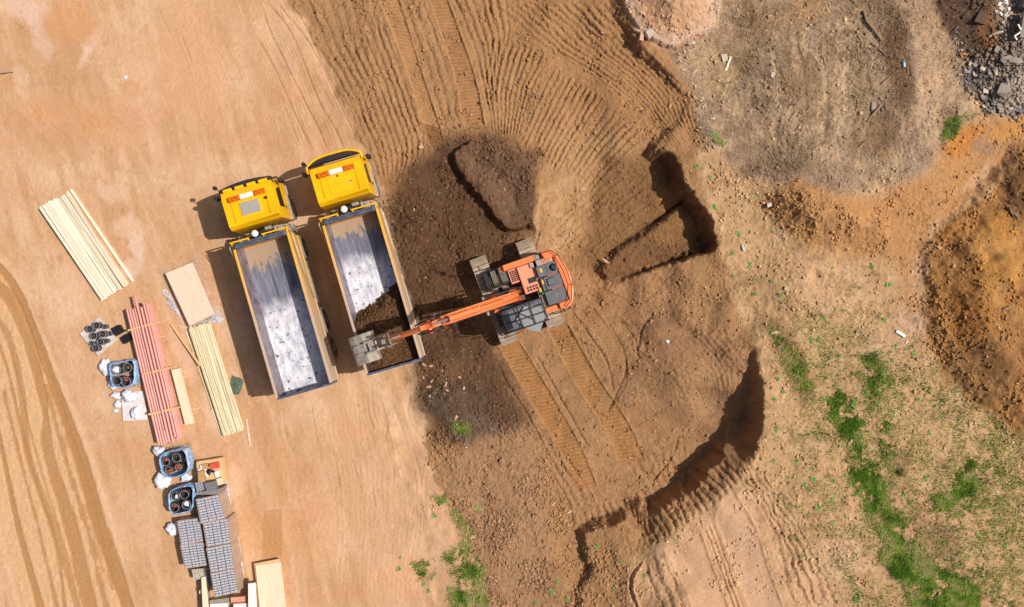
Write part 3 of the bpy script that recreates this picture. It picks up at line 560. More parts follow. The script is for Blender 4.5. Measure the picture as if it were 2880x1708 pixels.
def soil_mat(name, attr='soil', bump=.5):
    m = bpy.data.materials.new(name); m.use_nodes = True; t = m.node_tree; N = t.nodes; L = t.links; b = N['Principled BSDF']
    a = N.new('ShaderNodeAttribute'); a.attribute_name = attr
    tc = N.new('ShaderNodeTexCoord')
    n = N.new('ShaderNodeTexNoise'); n.inputs['Scale'].default_value = 22; n.inputs['Detail'].default_value = 8; n.inputs['Roughness'].default_value = .7
    L.new(tc.outputs['Object'], n.inputs['Vector'])
    mr = N.new('ShaderNodeMapRange'); mr.inputs['From Min'].default_value = .3; mr.inputs['From Max'].default_value = .7; mr.inputs['To Min'].default_value = .86; mr.inputs['To Max'].default_value = 1.13
    L.new(n.outputs['Fac'], mr.inputs['Value'])
    mx = N.new('ShaderNodeVectorMath'); mx.operation = 'SCALE'; L.new(a.outputs['Color'], mx.inputs[0]); L.new(mr.outputs['Result'], mx.inputs['Scale'])
    L.new(mx.outputs[0], b.inputs['Base Color']); b.inputs['Roughness'].default_value = .93; b.inputs['Specular IOR Level'].default_value = .15
    bn = N.new('ShaderNodeBump'); bn.inputs['Strength'].default_value = bump; bn.inputs['Distance'].default_value = .01
    L.new(n.outputs['Fac'], bn.inputs['Height']); L.new(bn.outputs['Normal'], b.inputs['Normal'])
    return m
M_soil = soil_mat('soil')
ground = grid_mesh('ground', M_soil); tag(ground, kind='structure')

# --- numpy scatter of small solids and blades
def big_mesh(name, V, F, Cc, m, smooth=False):
    me = bpy.data.meshes.new(name); nv = len(V); nf = len(F); k = F.shape[1]
    me.vertices.add(nv); me.vertices.foreach_set('co', V.astype(np.float32).ravel())
    me.loops.add(nf * k); me.loops.foreach_set('vertex_index', F.astype(np.int32).ravel())
    me.polygons.add(nf); me.polygons.foreach_set('loop_start', np.arange(0, nf * k, k, dtype=np.int32)); me.polygons.foreach_set('loop_total', np.full(nf, k, np.int32))
    if smooth: me.polygons.foreach_set('use_smooth', np.ones(nf, bool))
    me.update(calc_edges=True)
    ca = me.color_attributes.new('soil', 'FLOAT_COLOR', 'POINT'); cc = np.ones((nv, 4), np.float32); cc[:, :3] = Cc; ca.data.foreach_set('color', cc.ravel())
    me.materials.append(m); o = bpy.data.objects.new(name, me); C.objects.link(o); return o
def rock_template(seed, sub=1):
    bm = bmesh.new(); bmesh.ops.create_icosphere(bm, subdivisions=sub, radius=1); r = np.random.default_rng(seed)
    V = np.array([v.co[:] for v in bm.verts]); V *= (1 + .38 * r.standard_normal((len(V), 1)).clip(-1.5, 1.5)); V *= np.array([1.15, .75, .55])
    F = np.array([[v.index for v in f.verts] for f in bm.faces]); bm.free(); return V, F
def samp(A, x, y):
    ix = np.clip(np.searchsorted(GX, x), 0, NX - 1); iy = np.clip(np.searchsorted(GY, y), 0, NY - 1); return A[iy, ix]
def wpick(r, dens, n):
    c0, c1 = np.searchsorted(GX, -24.9), np.searchsorted(GX, 24.9); r0, r1 = np.searchsorted(GY, -14.9), np.searchsorted(GY, 14.9)
    D = np.clip(dens[r0:r1, c0:c1], 0, None); cs = np.cumsum(D.ravel()); k = np.searchsorted(cs, r.random(n) * cs[-1]); k = np.minimum(k, D.size - 1)
    w_ = c1 - c0; return GX[c0 + k % w_] + r.uniform(-.5, .5, n) * STEP, GY[r0 + k // w_] + r.uniform(-.5, .5, n) * STEP
def scatter_clods(name, n, dens, rmin, rmax, seed, bright=1.0, tint=None):
    r = np.random.default_rng(seed); x, y = wpick(r, dens, n)
    z = zat(x, y, HZ); rad = rmin + (rmax - rmin) * r.random(n) ** 4.5
    base = samp(COL, x, y) * (bright * (1 + .16 * r.standard_normal(n)).clip(.6, 1.5))[:, None]
    if tint is not None: base = base * .5 + tint * .5
    Vs = []; Fs = []; Cs = []; off = 0
    for t in range(6):
        Vt, Ft = rock_template(100 + t); sel = np.arange(n) % 6 == t; k = sel.sum(); a = r.uniform(0, 6.28, k); ca, sa = np.cos(a), np.sin(a)
        V = Vt[None] * rad[sel][:, None, None]; Vx = V[..., 0] * ca[:, None] - V[..., 1] * sa[:, None]; Vy = V[..., 0] * sa[:, None] + V[..., 1] * ca[:, None]
        Vs.append(np.stack([Vx + x[sel][:, None], Vy + y[sel][:, None], V[..., 2] + (z[sel] + rad[sel] * .25)[:, None]], -1).reshape(-1, 3))
        Fs.append((Ft[None] + (np.arange(k) * len(Vt))[:, None, None] + off).reshape(-1, 3)); off += k * len(Vt)
        Cs.append(np.repeat(base[sel], len(Vt), 0))
    o = big_mesh(name, np.vstack(Vs), np.vstack(Fs), np.clip(np.vstack(Cs), .01, .8), M_soil); return o
o = scatter_clods('soil_clods', 46000, np.clip(CLOD, 0, 2) * np.clip(.3 + 2.2 * fbm(X, Y, 1.3, 3, 4), .04, 2), .010, .075, 21, 1.15)
tag(o, 'loose brown earth clods strewn over the dug soil and heaps', 'clods', kind='stuff')
o = scatter_clods('pebbles', 4500, np.clip(ROU * 40 - .3, 0, 1) * (1 - np.clip(road > 0, 0, 1)), .012, .032, 22, 1.1, G('#D9BDA2'))
tag(o, 'small pale pebbles sprinkled over the brown soil', 'pebbles', kind='stuff')
o = scatter_clods('rubble_gravel', 9000, rb * (.4 + .8 * (fbm(X, Y, 1.4, 4, 3) > -.1)) + .5 * sstep(.3, 1, dk) * sstep(-10, 20, DX - 2330) * (DY > 120), .018, .10, 23, 1.1, G('#A29488'))
tag(o, 'fine grey broken rubble covering the heap at the upper right edge', 'rubble', kind='stuff')
def blades(name, n, dens, h0, h1, wd, cols, seed, thr=0, lean=.9):
    r = np.random.default_rng(seed); x, y = wpick(r, dens, n); z = zat(x, y, HZ) - .01
    a = r.uniform(0, 6.28, n); h = r.uniform(h0, h1, n); l = h * r.uniform(.3, 1.2, n) * lean; w_ = wd * r.uniform(.6, 1.4, n)
    px, py = -np.sin(a) * w_, np.cos(a) * w_; dx, dy = np.cos(a) * l, np.sin(a) * l
    V = np.stack([np.stack([x - px, y - py, z], -1), np.stack([x + px, y + py, z], -1),
                  np.stack([x + px * .7 + dx * .5, y + py * .7 + dy * .5, z + h * .7], -1), np.stack([x - px * .7 + dx * .5, y - py * .7 + dy * .5, z + h * .7], -1),
                  np.stack([x + dx, y + dy, z + h * .85], -1)], 1).reshape(-1, 3)
    b = (np.arange(n) * 5)[:, None]; F = np.vstack([b + [0, 1, 2], b + [0, 2, 3], b + [3, 2, 4]])
    tn = np.clip((vnoise(x * 1.7, y * 1.7, 3) * .6 + vnoise(x * 5, y * 5, 7) * .4 - .25) * 2, 0, .999); ci = np.clip(tn * len(cols) + r.normal(0, .9, n), 0, len(cols) - 1).astype(int)
    cc = np.array([G(c) for c in cols])[ci] * r.uniform(.7, 1.25, (n, 1))
    return big_mesh(name, V, F, np.repeat(cc, 5, 0), M_blade)
M_blade = soil_mat('grass_blade', bump=0)
M_blade.node_tree.nodes['Principled BSDF'].inputs['Roughness'].default_value = .6
o = blades('grass', 110000, np.clip(GR, 0, 1.2)**1.3, .05, .14, .011, ['#547822', '#6C922A', '#84A636', '#9AB246', '#B0B85C', '#C8BE80'], 31)
tag(o, 'green grass growing in patches over the light earth on the right', 'grass', kind='stuff')
o = blades('dry_grass', 34000, np.clip(DRY, 0, 1) * np.clip(.6 + n2, .15, 1), .04, .12, .006, ['#A48668', '#BE9E80', '#CDB094', '#D8BEA2', '#E2CCB2'], 32, lean=1.4)
tag(o, 'dry straw coloured grass over the upper right field', 'dry grass', kind='stuff')
# ================================================================ MATERIALS FOR MACHINES
def worn(name, c1, c2, axis='Y', lo=0, hi=7, rough=.4, spread=3.0, dirt='#A08468', nscale=3.5):
    """paint c1 at one end of the object wearing to c2 at the other, edges of the wear broken by noise, dust on top"""
    m = mat(name, c1, rough=rough, noise=.05, nscale=2.0, bump=.1, spec=.4); t = m.node_tree; N = t.nodes; L = t.links; b = N['Principled BSDF']
    src = b.inputs['Base Color'].links[0].from_socket
    tc = N.new('ShaderNodeTexCoord'); sx = N.new('ShaderNodeSeparateXYZ'); L.new(tc.outputs['Object'], sx.inputs[0])
    n = N.new('ShaderNodeTexNoise'); n.inputs['Scale'].default_value = nscale; n.inputs['Detail'].default_value = 8; n.inputs['Roughness'].default_value = .75; L.new(tc.outputs['Object'], n.inputs['Vector'])
    a = N.new('ShaderNodeMath'); a.operation = 'MULTIPLY_ADD'; L.new(n.outputs['Fac'], a.inputs[0]); a.inputs[1].default_value = spread; L.new(sx.outputs[axis], a.inputs[2])
    mr = N.new('ShaderNodeMapRange'); L.new(a.outputs[0], mr.inputs['Value']); mr.inputs['From Min'].default_value = lo + spread * .5; mr.inputs['From Max'].default_value = hi + spread * .5
    mx = N.new('ShaderNodeMixRGB'); mx.inputs[1].default_value = (*lin(c2), 1); L.new(mr.outputs[0], mx.inputs[0]); L.new(src, mx.inputs[2])
    n2_ = N.new('ShaderNodeTexNoise'); n2_.inputs['Scale'].default_value = 1.7; n2_.inputs['Detail'].default_value = 9; n2_.inputs['Roughness'].default_value = .7; L.new(tc.outputs['Object'], n2_.inputs['Vector'])
    m2 = N.new('ShaderNodeMapRange'); L.new(n2_.outputs['Fac'], m2.inputs['Value']); m2.inputs['From Min'].default_value = .52; m2.inputs['From Max'].default_value = .72; m2.inputs['To Max'].default_value = .5
    mz = N.new('ShaderNodeMixRGB'); L.new(m2.outputs[0], mz.inputs[0]); L.new(mx.outputs[0], mz.inputs[1]); mz.inputs[2].default_value = (*lin(dirt), 1)
    L.new(mz.outputs[0], b.inputs['Base Color']); return m
M_yel = worn('yellow_cab_paint', '#FFBE0C', '#FFBE0C', dirt='#D9A94A', rough=.32)
M_yelbed = worn('worn_yellow_bed_paint', '#F2B01E', '#C2A58C', 'Y', 3.0, 6.6, rough=.45, dirt='#B59A82')
M_skin = worn('dusty_side_paint', '#DDA945', '#C9B29A', 'Y', 1.0, 7.5, rough=.5, dirt='#CDB8A2')
M_dirtrim = worn('dusty_rim', '#B9A08A', '#B9A08A', dirt='#D0B59A', rough=.6)
M_vis = mat('tinted_visor', '#3A3438', rough=.3, noise=.2, nscale=3, bump=.05)
M_glass = mat('dark_glass', '#20262C', rough=.08, noise=.2, bump=0, spec=.8)
M_hatch = mat('grey_roof_glass', '#A8A39C', rough=.3, noise=.04, bump=.03)
M_blk = mat('black_plastic', '#2A2A2E', rough=.45, noise=.25)
M_tyre = mat('tyre_rubber', '#2E2A28', rough=.85, noise=.3, nscale=5, color2='#6E5A48', thresh=(.35, .75))
M_rim = mat('steel_rim', '#8E867C', rough=.5, metal=.4)
M_chas = mat('dusty_chassis', '#4A4340', rough=.7, color2='#8F7E6E', thresh=(.35, .7), nscale=5)
M_gry = mat('dusty_grey_metal', '#8A8580', rough=.5, color2='#B5A898', thresh=(.3, .7), nscale=4, metal=.2)
M_pale = mat('pale_steel', '#C4BEB8', rough=.4, color2='#8C8580', thresh=(.3, .6), nscale=5, metal=.5)
M_tarp = mat('blue_grey_tarpaulin', '#5E6274', rough=.55, color2='#43455A', thresh=(.35, .65), nscale=7, bump=.6, bscale=9)
M_amb = mat('amber_lens', '#E8761C', rough=.2, color2='#B04A10', thresh=(.4, .6), nscale=14, bump=.1)
M_wht = mat('white_plastic', '#EDE9E4', rough=.4, noise=.05)
M_redl = mat('red_lens', '#A51E16', rough=.25)
M_chrome = mat('chrome_rod', '#D9DCE2', rough=.15, metal=1.0, noise=.05, bump=0)

def bed_mat(name, a, b_, seed):
    """scraped steel floor: dust at the front, dark steel, then white frosty residue with dark spots"""
    m = bpy.data.materials.new(name); m.use_nodes = True; t = m.node_tree; N = t.nodes; L = t.links; p = N['Principled BSDF']
    tc = N.new('ShaderNodeTexCoord'); sx = N.new('ShaderNodeSeparateXYZ'); L.new(tc.outputs['Object'], sx.inputs[0])
    mp = N.new('ShaderNodeMapping'); mp.inputs['Location'].default_value = (seed, seed * 2, 0); mp.inputs['Scale'].default_value = (1, .45, 1); L.new(tc.outputs['Object'], mp.inputs[0])
    def noise(s, src, rough=.6, det=8):
        n = N.new('ShaderNodeTexNoise'); n.inputs['Scale'].default_value = s; n.inputs['Detail'].default_value = det; n.inputs['Roughness'].default_value = rough; L.new(src, n.inputs['Vector']); return n.outputs['Fac']
    def edge(at, wd, n, amp):
        q = N.new('ShaderNodeMath'); q.operation = 'MULTIPLY_ADD'; L.new(n, q.inputs[0]); q.inputs[1].default_value = amp; L.new(sx.outputs['Y'], q.inputs[2])
        r = N.new('ShaderNodeMapRange'); L.new(q.outputs[0], r.inputs['Value']); r.inputs['From Min'].default_value = at + amp * .5 - wd; r.inputs['From Max'].default_value = at + amp * .5 + wd; return r.outputs[0]
    def ramp(f, lo, hi):
        r = N.new('ShaderNodeMapRange'); L.new(f, r.inputs['Value']); r.inputs['From Min'].default_value = lo; r.inputs['From Max'].default_value = hi; return r.outputs[0]
    def mix(f, c1, c2):
        x = N.new('ShaderNodeMixRGB'); L.new(f, x.inputs[0])
        for i, c in ((1, c1), (2, c2)):
            if isinstance(c, str): x.inputs[i].default_value = (*lin(c), 1)
            else: L.new(c, x.inputs[i])
        return x.outputs[0]
    big = noise(1.3, mp.outputs[0]); fine = noise(4.5, mp.outputs[0], .55); spot = noise(5.2, tc.outputs['Object'], .5, 3); strk = N.new('ShaderNodeMapping'); strk.inputs['Scale'].default_value = (9, .7, 1); L.new(tc.outputs['Object'], strk.inputs[0]); st = noise(1.0, strk.outputs[0], .6)
    steel = mix(ramp(st, .3, .7), '#5B5A66', '#9090A0')
    wh = mix(ramp(fine, .3, .62), '#B4B4C2', '#F0EEF4')  # pale mix stands in for white glare on the steel
    wh = mix(ramp(spot, .60, .68), wh, '#5E5E6C')
    c = mix(edge(a, .5, big, 2.6), wh, steel)
    c = mix(edge(b_, .12, fine, 2.8), c, '#B3997F')
    L.new(c, p.inputs['Base Color']); p.inputs['Roughness'].default_value = .42; p.inputs['Metallic'].default_value = .15
    bn = N.new('ShaderNodeBump'); bn.inputs['Strength'].default_value = .5; bn.inputs['Distance'].default_value = .03; L.new(spot, bn.inputs['Height']); L.new(bn.outputs['Normal'], p.inputs['Normal'])
    return m
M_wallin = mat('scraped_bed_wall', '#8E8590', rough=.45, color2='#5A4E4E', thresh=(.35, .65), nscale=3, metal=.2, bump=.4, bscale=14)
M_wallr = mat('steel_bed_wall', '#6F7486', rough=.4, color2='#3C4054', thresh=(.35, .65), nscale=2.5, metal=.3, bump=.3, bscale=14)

def wheel(root, x, y, r=.5, w=.3, dual=False):
    s = 1 if x > 0 else -1
    t = MB(); t.ring((x - s * w / 2, y, r), (s, 0, 0), [(r*.58, 0), (r*.93, 0), (r, w*.12), (r, w*.88), (r*.93, w), (r*.58, w)], 28)
    for k in range(36):
        a = 2 * math.pi * k / 36; M = Matrix.Translation((x, y, r)) @ Matrix.Rotation(a, 4, 'X')
        t.box(-w*.42, w*.42, -.02, .02, r - .012, r + .014, M)
    to = t.build('tyre', M_tyre, root)
    q = MB(); q.ring((x - s * w / 2, y, r), (s, 0, 0), [(r*.58, 0), (r*.55, w*.2), (r*.3, w*.35), (r*.25, w*1.02), (.02, w*1.05)], 24)
    q.ring((x + s * w / 2, y, r), (s, 0, 0), [(r*.58, -.002), (r*.53, -w*.2), (r*.28, -w*.3)], 24)
    ro = q.build('rim', M_rim, None, smooth=True); ro.parent = to
    return to

def make_truck(pos, rz, kind, label, empty_bed):
    root = empty('tipper_truck', pos, rz); tag(root, label, 'truck', 'yellow tipper trucks')
    # chassis
    m = MB()
    for sx_ in (-1, 1): m.box(sx_*.42 - .05, sx_*.42 + .05, .4, 8.9, .82, 1.1)
    for y in (.5, 2.2, 3.6, 5.2, 6.9, 8.3): m.box(-.37, .37, y - .07, y + .07, .86, 1.06)
    m.box(-1.0, 1.0, 1.45, 1.6, .42, .6); m.box(-1.0, 1.0, 2.8, 2.95, .42, .6); m.box(-.9, .9, 6.3, 6.4, .42, .6); m.box(-.9, .9, 8.12, 8.24, .42, .6)
    m.build('chassis', M_chas, root, bevel=.01)
    for y in (1.5, 2.87):
        for sx_ in (-1, 1): wheel(root, sx_ * 1.03, y, .5, .5)
    for y in (6.35, 8.2):
        for sx_ in (-1, 1): wheel(root, sx_ * 1.08, y, .5, .32)
    # mudguards
    for sx_ in (-1, 1):
        for (yc, half) in ((1.5, .66), (2.87, .66), (6.35, .62)):
            g = MB(); n = 12; o = []; i = []
            for k in range(n + 1):
                a = math.pi * (k / n) * .86 + math.pi * .07
                o.append((yc + math.cos(a) * (half), .5 + math.sin(a) * .62)); i.append((yc + math.cos(a) * (half - .03), .5 + math.sin(a) * .59))
            g.extrude(o + i[::-1], 'x', min(sx_*.78, sx_*1.29), max(sx_*.78, sx_*1.29)); g.build('mudguard', M_gry if yc > 2 else M_chas, root)
    # fuel tank, battery box, air tanks
    m = MB(); m.box(.72, 1.22, 4.0, 5.35, .5, 1.12); m.build('fuel_tank', M_gry, root, bevel=.06)
    m = MB(); m.box(-1.2, -.72, 4.3, 5.3, .5, 1.1); m.build('battery_box', M_blk, root, bevel=.03)
    # side rail bars
    m = MB(); m.box(1.2, 1.24, 3.7, 5.7, .55, .66); m.box(1.2, 1.24, 3.7, 5.7, .85, .96); m.build('side_guard', M_pale, root)
    m = MB(); m.box(-1.24, -1.2, 3.7, 5.7, .55, .66); m.box(-1.24, -1.2, 3.7, 5.7, .85, .96); m.build('side_guard', M_pale, root)
    # tipping body: floor, side walls with top rail, ribs outside
    zf, zr, hw, L0, L1 = 1.76, 2.86, 1.24, .06, 6.86
    m = MB(); m.box(-hw + .12, hw - .12, L0, L1, zf - .1, zf); fl = m.build('bed_floor', bed_mat('bed_floor_' + ('a' if empty_bed else 'b'), 4.1 if empty_bed else 4.9, 5.9 if empty_bed else 6.2, 3.0 if empty_bed else 7.7), root)
    for sx_ in (-1, 1):
        m = MB(); pr = [(sx_*(hw-.118), zf-.1), (sx_*(hw-.118), zf), (sx_*(hw-.05), zf+.15), (sx_*(hw-.04), zr-.02), (sx_*hw, zr-.02), (sx_*hw, zf-.12), (sx_*(hw-.08), zf-.3)]
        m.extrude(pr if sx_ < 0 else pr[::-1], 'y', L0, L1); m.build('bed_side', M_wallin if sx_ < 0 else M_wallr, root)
        m = MB(); m.box(min(sx_*(hw-.075), sx_*(hw+.03)), max(sx_*(hw-.075), sx_*(hw+.03)), L0, L1, zr-.018, zr + .07); m.build('top_rail', M_yelbed, root, bevel=.015)
        m = MB(); m.box(min(sx_*(hw+.002), sx_*(hw+.03)), max(sx_*(hw+.002), sx_*(hw+.03)), L0 + .02, L1 - .02, zf - .3, zr - .03)
        m.box(min(sx_*(hw+.03), sx_*(hw+.06)), max(sx_*(hw+.03), sx_*(hw+.06)), L0 + .02, L1 - .02, zf - .34, zf - .22)
        m.build('outer_skin', M_skin, root, bevel=.01)
    m = MB(); m.box(-hw, hw, L1 + .002, L1 + .07, zf - .05, zr + .12); m.build('headboard', M_yelbed, root)
    m = MB(); m.box(-hw - .08, -.45, L1 + .19, L1 + .25, zr + .02, zr + .12); m.box(.12, hw + .05, L1 + .19, L1 + .25, zr + .02, zr + .12)
    for x in (-hw, -.5, .2, hw): m.box(x - .03, x + .03, L1 + .072, L1 + .19, zr - .3, zr + .1)
    m.build('headboard_guard', M_yel, root, bevel=.012)
    m = MB(); pts = [(-hw + .05 + (2*hw - .1) * k / 16, L1 - .03 + .015 * math.sin(k * 2.1), zr + .15 + .012 * math.cos(k * 1.7)) for k in range(17)]
    m.tube(pts, [.075 + .018 * math.sin(k * 1.3) for k in range(17)], 10); m.tube([(p[0], p[1] + .11, p[2] - .05) for p in pts], .055, 8); m.build('rolled_cover', M_tarp, root, smooth=True)
    m = MB(); m.tube([(-hw - .12, L1 + .1, zr + .05), (-hw - .16, L1 - .05, zr), (-hw - .12, L1 - 1.0, zr - .5), (-hw - .1, L1 - 1.4, zr - .95)], .02, 6); m.build('cover_arm', M_pale, root, smooth=True)
    m = MB(); m.tube([(hw + .1, L1 + .1, zr + .06), (hw + .16, L1 - .1, zr + .03), (hw + .14, L1 - 1.6, zr - .25), (hw + .12, L1 - 3.0, zr - .9)], .022, 6); m.build('cover_arm', M_pale, root, smooth=True)
    # tailgate
    m = MB(); m.box(-hw, hw, L0 - .08, L0 - .002, zf - .1, zr - .05); m.build('tailgate', M_wallr, root)
    m = MB(); m.box(-hw - .01, hw + .01, L0 - .1, L0 - .082, zr - .2, zr - .03); m.box(-hw - .01, hw + .01, L0 - .1, L0 - .082, zf - .1, zf + .05); m.build('tailgate_rail', mat('tailgate_trim', '#9C8FA0', rough=.5), root)
    m = MB(); m.box(-1.15, 1.15, .1, .2, .55, .72); m.build('rear_bumper', M_gry, root, bevel=.01)
    for sx_ in (-1, 1):
        m = MB(); m.box(sx_*.95 - .16, sx_*.95 + .16, .05, .098, .6, .72); m.build('tail_light', M_redl, root, bevel=.01)
    # clutter between cab and body: ram, intake, exhaust, boxes, hoses
    m = MB(); m.tube([(0, 6.99, 1.1), (0, 6.99, 2.7)], .1, 14); m.build('tipping_ram', M_chas, root, smooth='auto')
    m = MB(); m.tube([(-.15, 7.2, 1.2), (-.15, 7.2, 2.9)], .12, 16); m.box(.02, .2, 7.12, 7.3, 2.0, 2.75)
    st = m.build('air_intake', M_blk, root, smooth='auto')
    m = MB(); m.ring((-.15, 7.2, 2.902), (0, 0, 1), [(.15, 0), (.15, .07), (.11, .11), (.001, .12)], 20); co = m.build('intake_cap', M_wht, None, smooth=True); co.parent = st
    m = MB(); m.tube([(-1.1, 7.25, .9), (-1.1, 7.25, 1.7)], .17, 14); m.tube([(-1.0, 7.2, 1.72), (-.75, 7.32, 1.95), (-.5, 7.3, 1.9)], .07, 10); m.box(-1.2, -.65, 7.36, 7.5, 1.1, 1.6); m.build('exhaust', M_gry, root, smooth='auto')
    m = MB(); m.box(.45, .85, 7.1, 7.45, 1.0, 1.9); m.box(.9, 1.2, 7.05, 7.4, .7, 1.5); m.box(.1, .4, 7.35, 7.5, 1.0, 2.1); m.box(-.55, -.35, 7.1, 7.25, 1.0, 1.8)
    m.build('equipment_box', M_gry, root, bevel=.02)
    m = MB(); rr = random.Random(3)
    for k in range(9):
        x0 = -1 + k * .24; m.tube([(x0, 7.5, 1.3 + rr.random() * .6), (x0 + rr.uniform(-.2, .3), 7.35, 1.7 + rr.random() * .5), (x0 + rr.uniform(-.2, .4), 7.1, 1.5 + rr.random() * .6), (x0 + rr.uniform(-.1, .3), 7.02, 1.2)], .018, 5)
    m.build('hoses', M_blk, root, smooth=True)
    m = MB(); m.box(-.38, .38, 7.05, 7.6, 1.11, 1.3); m.box(-.3, .3, 7.15, 7.5, 1.3, 1.55); m.build('gearbox', M_chas, root, bevel=.03)
    # cab shell
    y0, y1, zt = 7.62, 9.42, 2.98
    m = MB(); pr = [(y0, 1.0), (y0 - .02, 2.75), (y0 + .12, zt), (y1 - .5, zt + .03), (y1 - .14, zt - .12), (y1 + .02, 2.0), (y1 + .04, 1.45), (y1 + .02, .75), (8.78, .75), (8.7, 1.05), (8.2, 1.18), (7.75, 1.05)]
    n = len(pr); vs = []; fs = []
    for x, k in ((-1.17, 0), (-1.17, 1), (1.17, 1), (1.17, 0)): pass
    secs = [(-1.19, 0.0), (-1.17, .35), (1.17, .35), (1.19, 0.0)]
    V = []
    for xs_, _ in secs:
        for (yy, zz) in pr:
            k = 1 - max(0, (zz - 2.0)) * .045; V.append((xs_ * k, yy, zz if abs(xs_) < 1.18 else zz))
    F = [tuple(range(n))[::-1], tuple(3*n + i for i in range(n))]
    for s_ in range(3):
        for i in range(n):
            j = (i + 1) % n; F.append((s_*n+i, s_*n+j, (s_+1)*n+j, (s_+1)*n+i))
    m.add(V, F); bmx = m.build('cab_body', M_yel, root)
    bm = bmesh.new(); bm.from_mesh(bmx.data); bmesh.ops.dissolve_degenerate(bm, dist=.001, edges=bm.edges); bmesh.ops.recalc_face_normals(bm, faces=bm.faces); bm.to_mesh(bmx.data); bm.free()
    bv = bmx.modifiers.new('bevel', 'BEVEL'); bv.width = .09; bv.segments = 4; bv.limit_method = 'ANGLE'; bv.angle_limit = R(28)
    bmx.data.polygons.foreach_set('use_smooth', [True] * len(bmx.data.polygons))
    # roof pressings
    m = MB()
    for x in (-.78, .78): m.box(x - .012, x + .012, 7.85, 8.85, zt + .02, zt + .036)
    m.build('roof_seam', mat('seam_sealer', '#C98E10', rough=.5), root)
    m = MB(); m.box(-.5, .5, 7.95, 8.6, zt - .01, zt + .035); m.build('roof_panel', M_yel, root, bevel=.02, seg=3)
    if kind == 'hatch':
        m = MB(); m.box(-.42, .42, 8.06, 8.62, zt + .036, zt + .07); m.build('roof_hatch', M_hatch, root, bevel=.03, seg=3)
        m = MB(); m.ring((.78, 8.55, zt + .03), (0, 0, 1), [(.06, 0), (.06, .1), (.03, .15), (.001, .155)], 14); m.build('antenna_base', M_blk, root)
    else:
        m = MB(); m.ring((.5, 8.3, zt + .01), (0, 0, 1), [(.03, 0), (.03, .05), (.001, .055)], 10); m.ring((.0, 8.66, zt + .01), (0, 0, 1), [(.05, 0), (.04, .05), (.001, .07)], 12); m.build('antenna_base', M_blk, root)
    # light bar
    yb_ = 8.86; m = MB(); m.box(-.82, .82, yb_ - .1, yb_ + .1, zt + .045, zt + .07); bar = m.build('light_bar', M_blk, root)
    for a, b_, mm, nm in ((-.82, -.3, M_amb, 'beacon_lens'), (.3, .82, M_amb, 'beacon_lens'), (-.298, .298, M_wht, 'bar_panel')):
        m = MB(); m.box(a, b_, yb_ - .11, yb_ + .11, zt + .071, zt + .18); q = m.build(nm, mm, None, bevel=.025); q.parent = bar
    # visor
    if kind == 'hatch':
        m = MB(); o = []; n = 14
        for k in range(n + 1):
            x = -1.2 + 2.4 * k / n; o.append((x, y1 + .16 - .14 * (x / 1.2)**2))
        i_ = [(x, y - .26) for x, y in o[::-1]]; m.extrude([(x, y) for x, y in o] + i_, 'z', zt - .22, zt - .17); m.build('sun_visor', M_vis, root)
        for x in (-.8, -.27, .27, .8):
            m = MB(); m.box(x - .2, x + .2, y1 - .19, y1 - .02, zt - .13, zt - .03); m.build('visor_bracket', M_yel, root, bevel=.03)
    else:
        m = MB(); pts = []
        for k in range(17):
            x = -1.22 + 2.44 * k / 16; pts.append((x, y1 + .27 - .3 * abs(x / 1.22)**3.5, zt - .08))
        m.tube([(-1.24, y1 - .3, zt - .12)] + pts + [(1.24, y1 - .3, zt - .12)], .055, 10); m.build('sun_visor', M_yel, root, smooth=True)
        m = MB(); o = [(p[0] * .97, p[1] - .03) for p in pts]; i_ = [(x, y1 - .02) for x, y in o[::-1]]; m.extrude(o + i_, 'z', zt - .16, zt - .13); m.build('visor_shade', M_vis, root)
    # glass, doors
    m = MB(); m.add([(-1.02, y1 + .025, 1.98), (1.02, y1 + .025, 1.98), (.98, y1 - .10, 2.78), (-.98, y1 - .10, 2.78), (-1.02, y1 + .01, 1.98), (1.02, y1 + .01, 1.98), (.98, y1 - .12, 2.78), (-.98, y1 - .12, 2.78)], [(0, 1, 2, 3), (4, 7, 6, 5), (0, 4, 5, 1), (1, 5, 6, 2), (2, 6, 7, 3), (3, 7, 4, 0)]); m.build('windscreen', M_glass, root)
    for sx_ in (-1, 1):
        def P(y, z, o): return (sx_ * (1.19 * (1 - max(0, z - 2.0) * .045) + o), y, z)
        d = MB(); q = [(8.0, 1.25), (9.2, 1.25), (9.2, 2.0), (8.98, 2.66), (8.0, 2.72)]; nn = len(q)
        d.add([P(y, z, .012) for y, z in q] + [P(y, z, -.01) for y, z in q], [tuple(range(nn)), tuple(range(nn, 2*nn))[::-1]] + [(i, nn + i, nn + (i+1) % nn, (i+1) % nn) for i in range(nn)])
        do = d.build('door', M_yel, root)
        d = MB(); q = [(8.12, 1.95), (9.08, 1.95), (8.9, 2.56), (8.12, 2.6)]; nn = 4
        d.add([P(y, z, .018) for y, z in q] + [P(y, z, .0) for y, z in q], [tuple(range(nn)), tuple(range(nn, 2*nn))[::-1]] + [(i, nn + i, nn + (i+1) % nn, (i+1) % nn) for i in range(nn)])
        g = d.build('door_window', M_glass, None); g.parent = do
        d = MB(); d.box(min(sx_*1.205, sx_*1.235), max(sx_*1.205, sx_*1.235), 8.08, 8.22, 1.7, 1.74); g = d.build('handle', M_blk, None); g.parent = do
        d = MB(); d.box(min(sx_*1.0, sx_*1.24), max(sx_*1.0, sx_*1.24), 8.85, 9.35, .45, .74); d.box(min(sx_*1.0, sx_*1.26), max(sx_*1.0, sx_*1.26), 7.62, 7.85, .8, 1.2); d.build('cab_step', M_gry, root, bevel=.02)
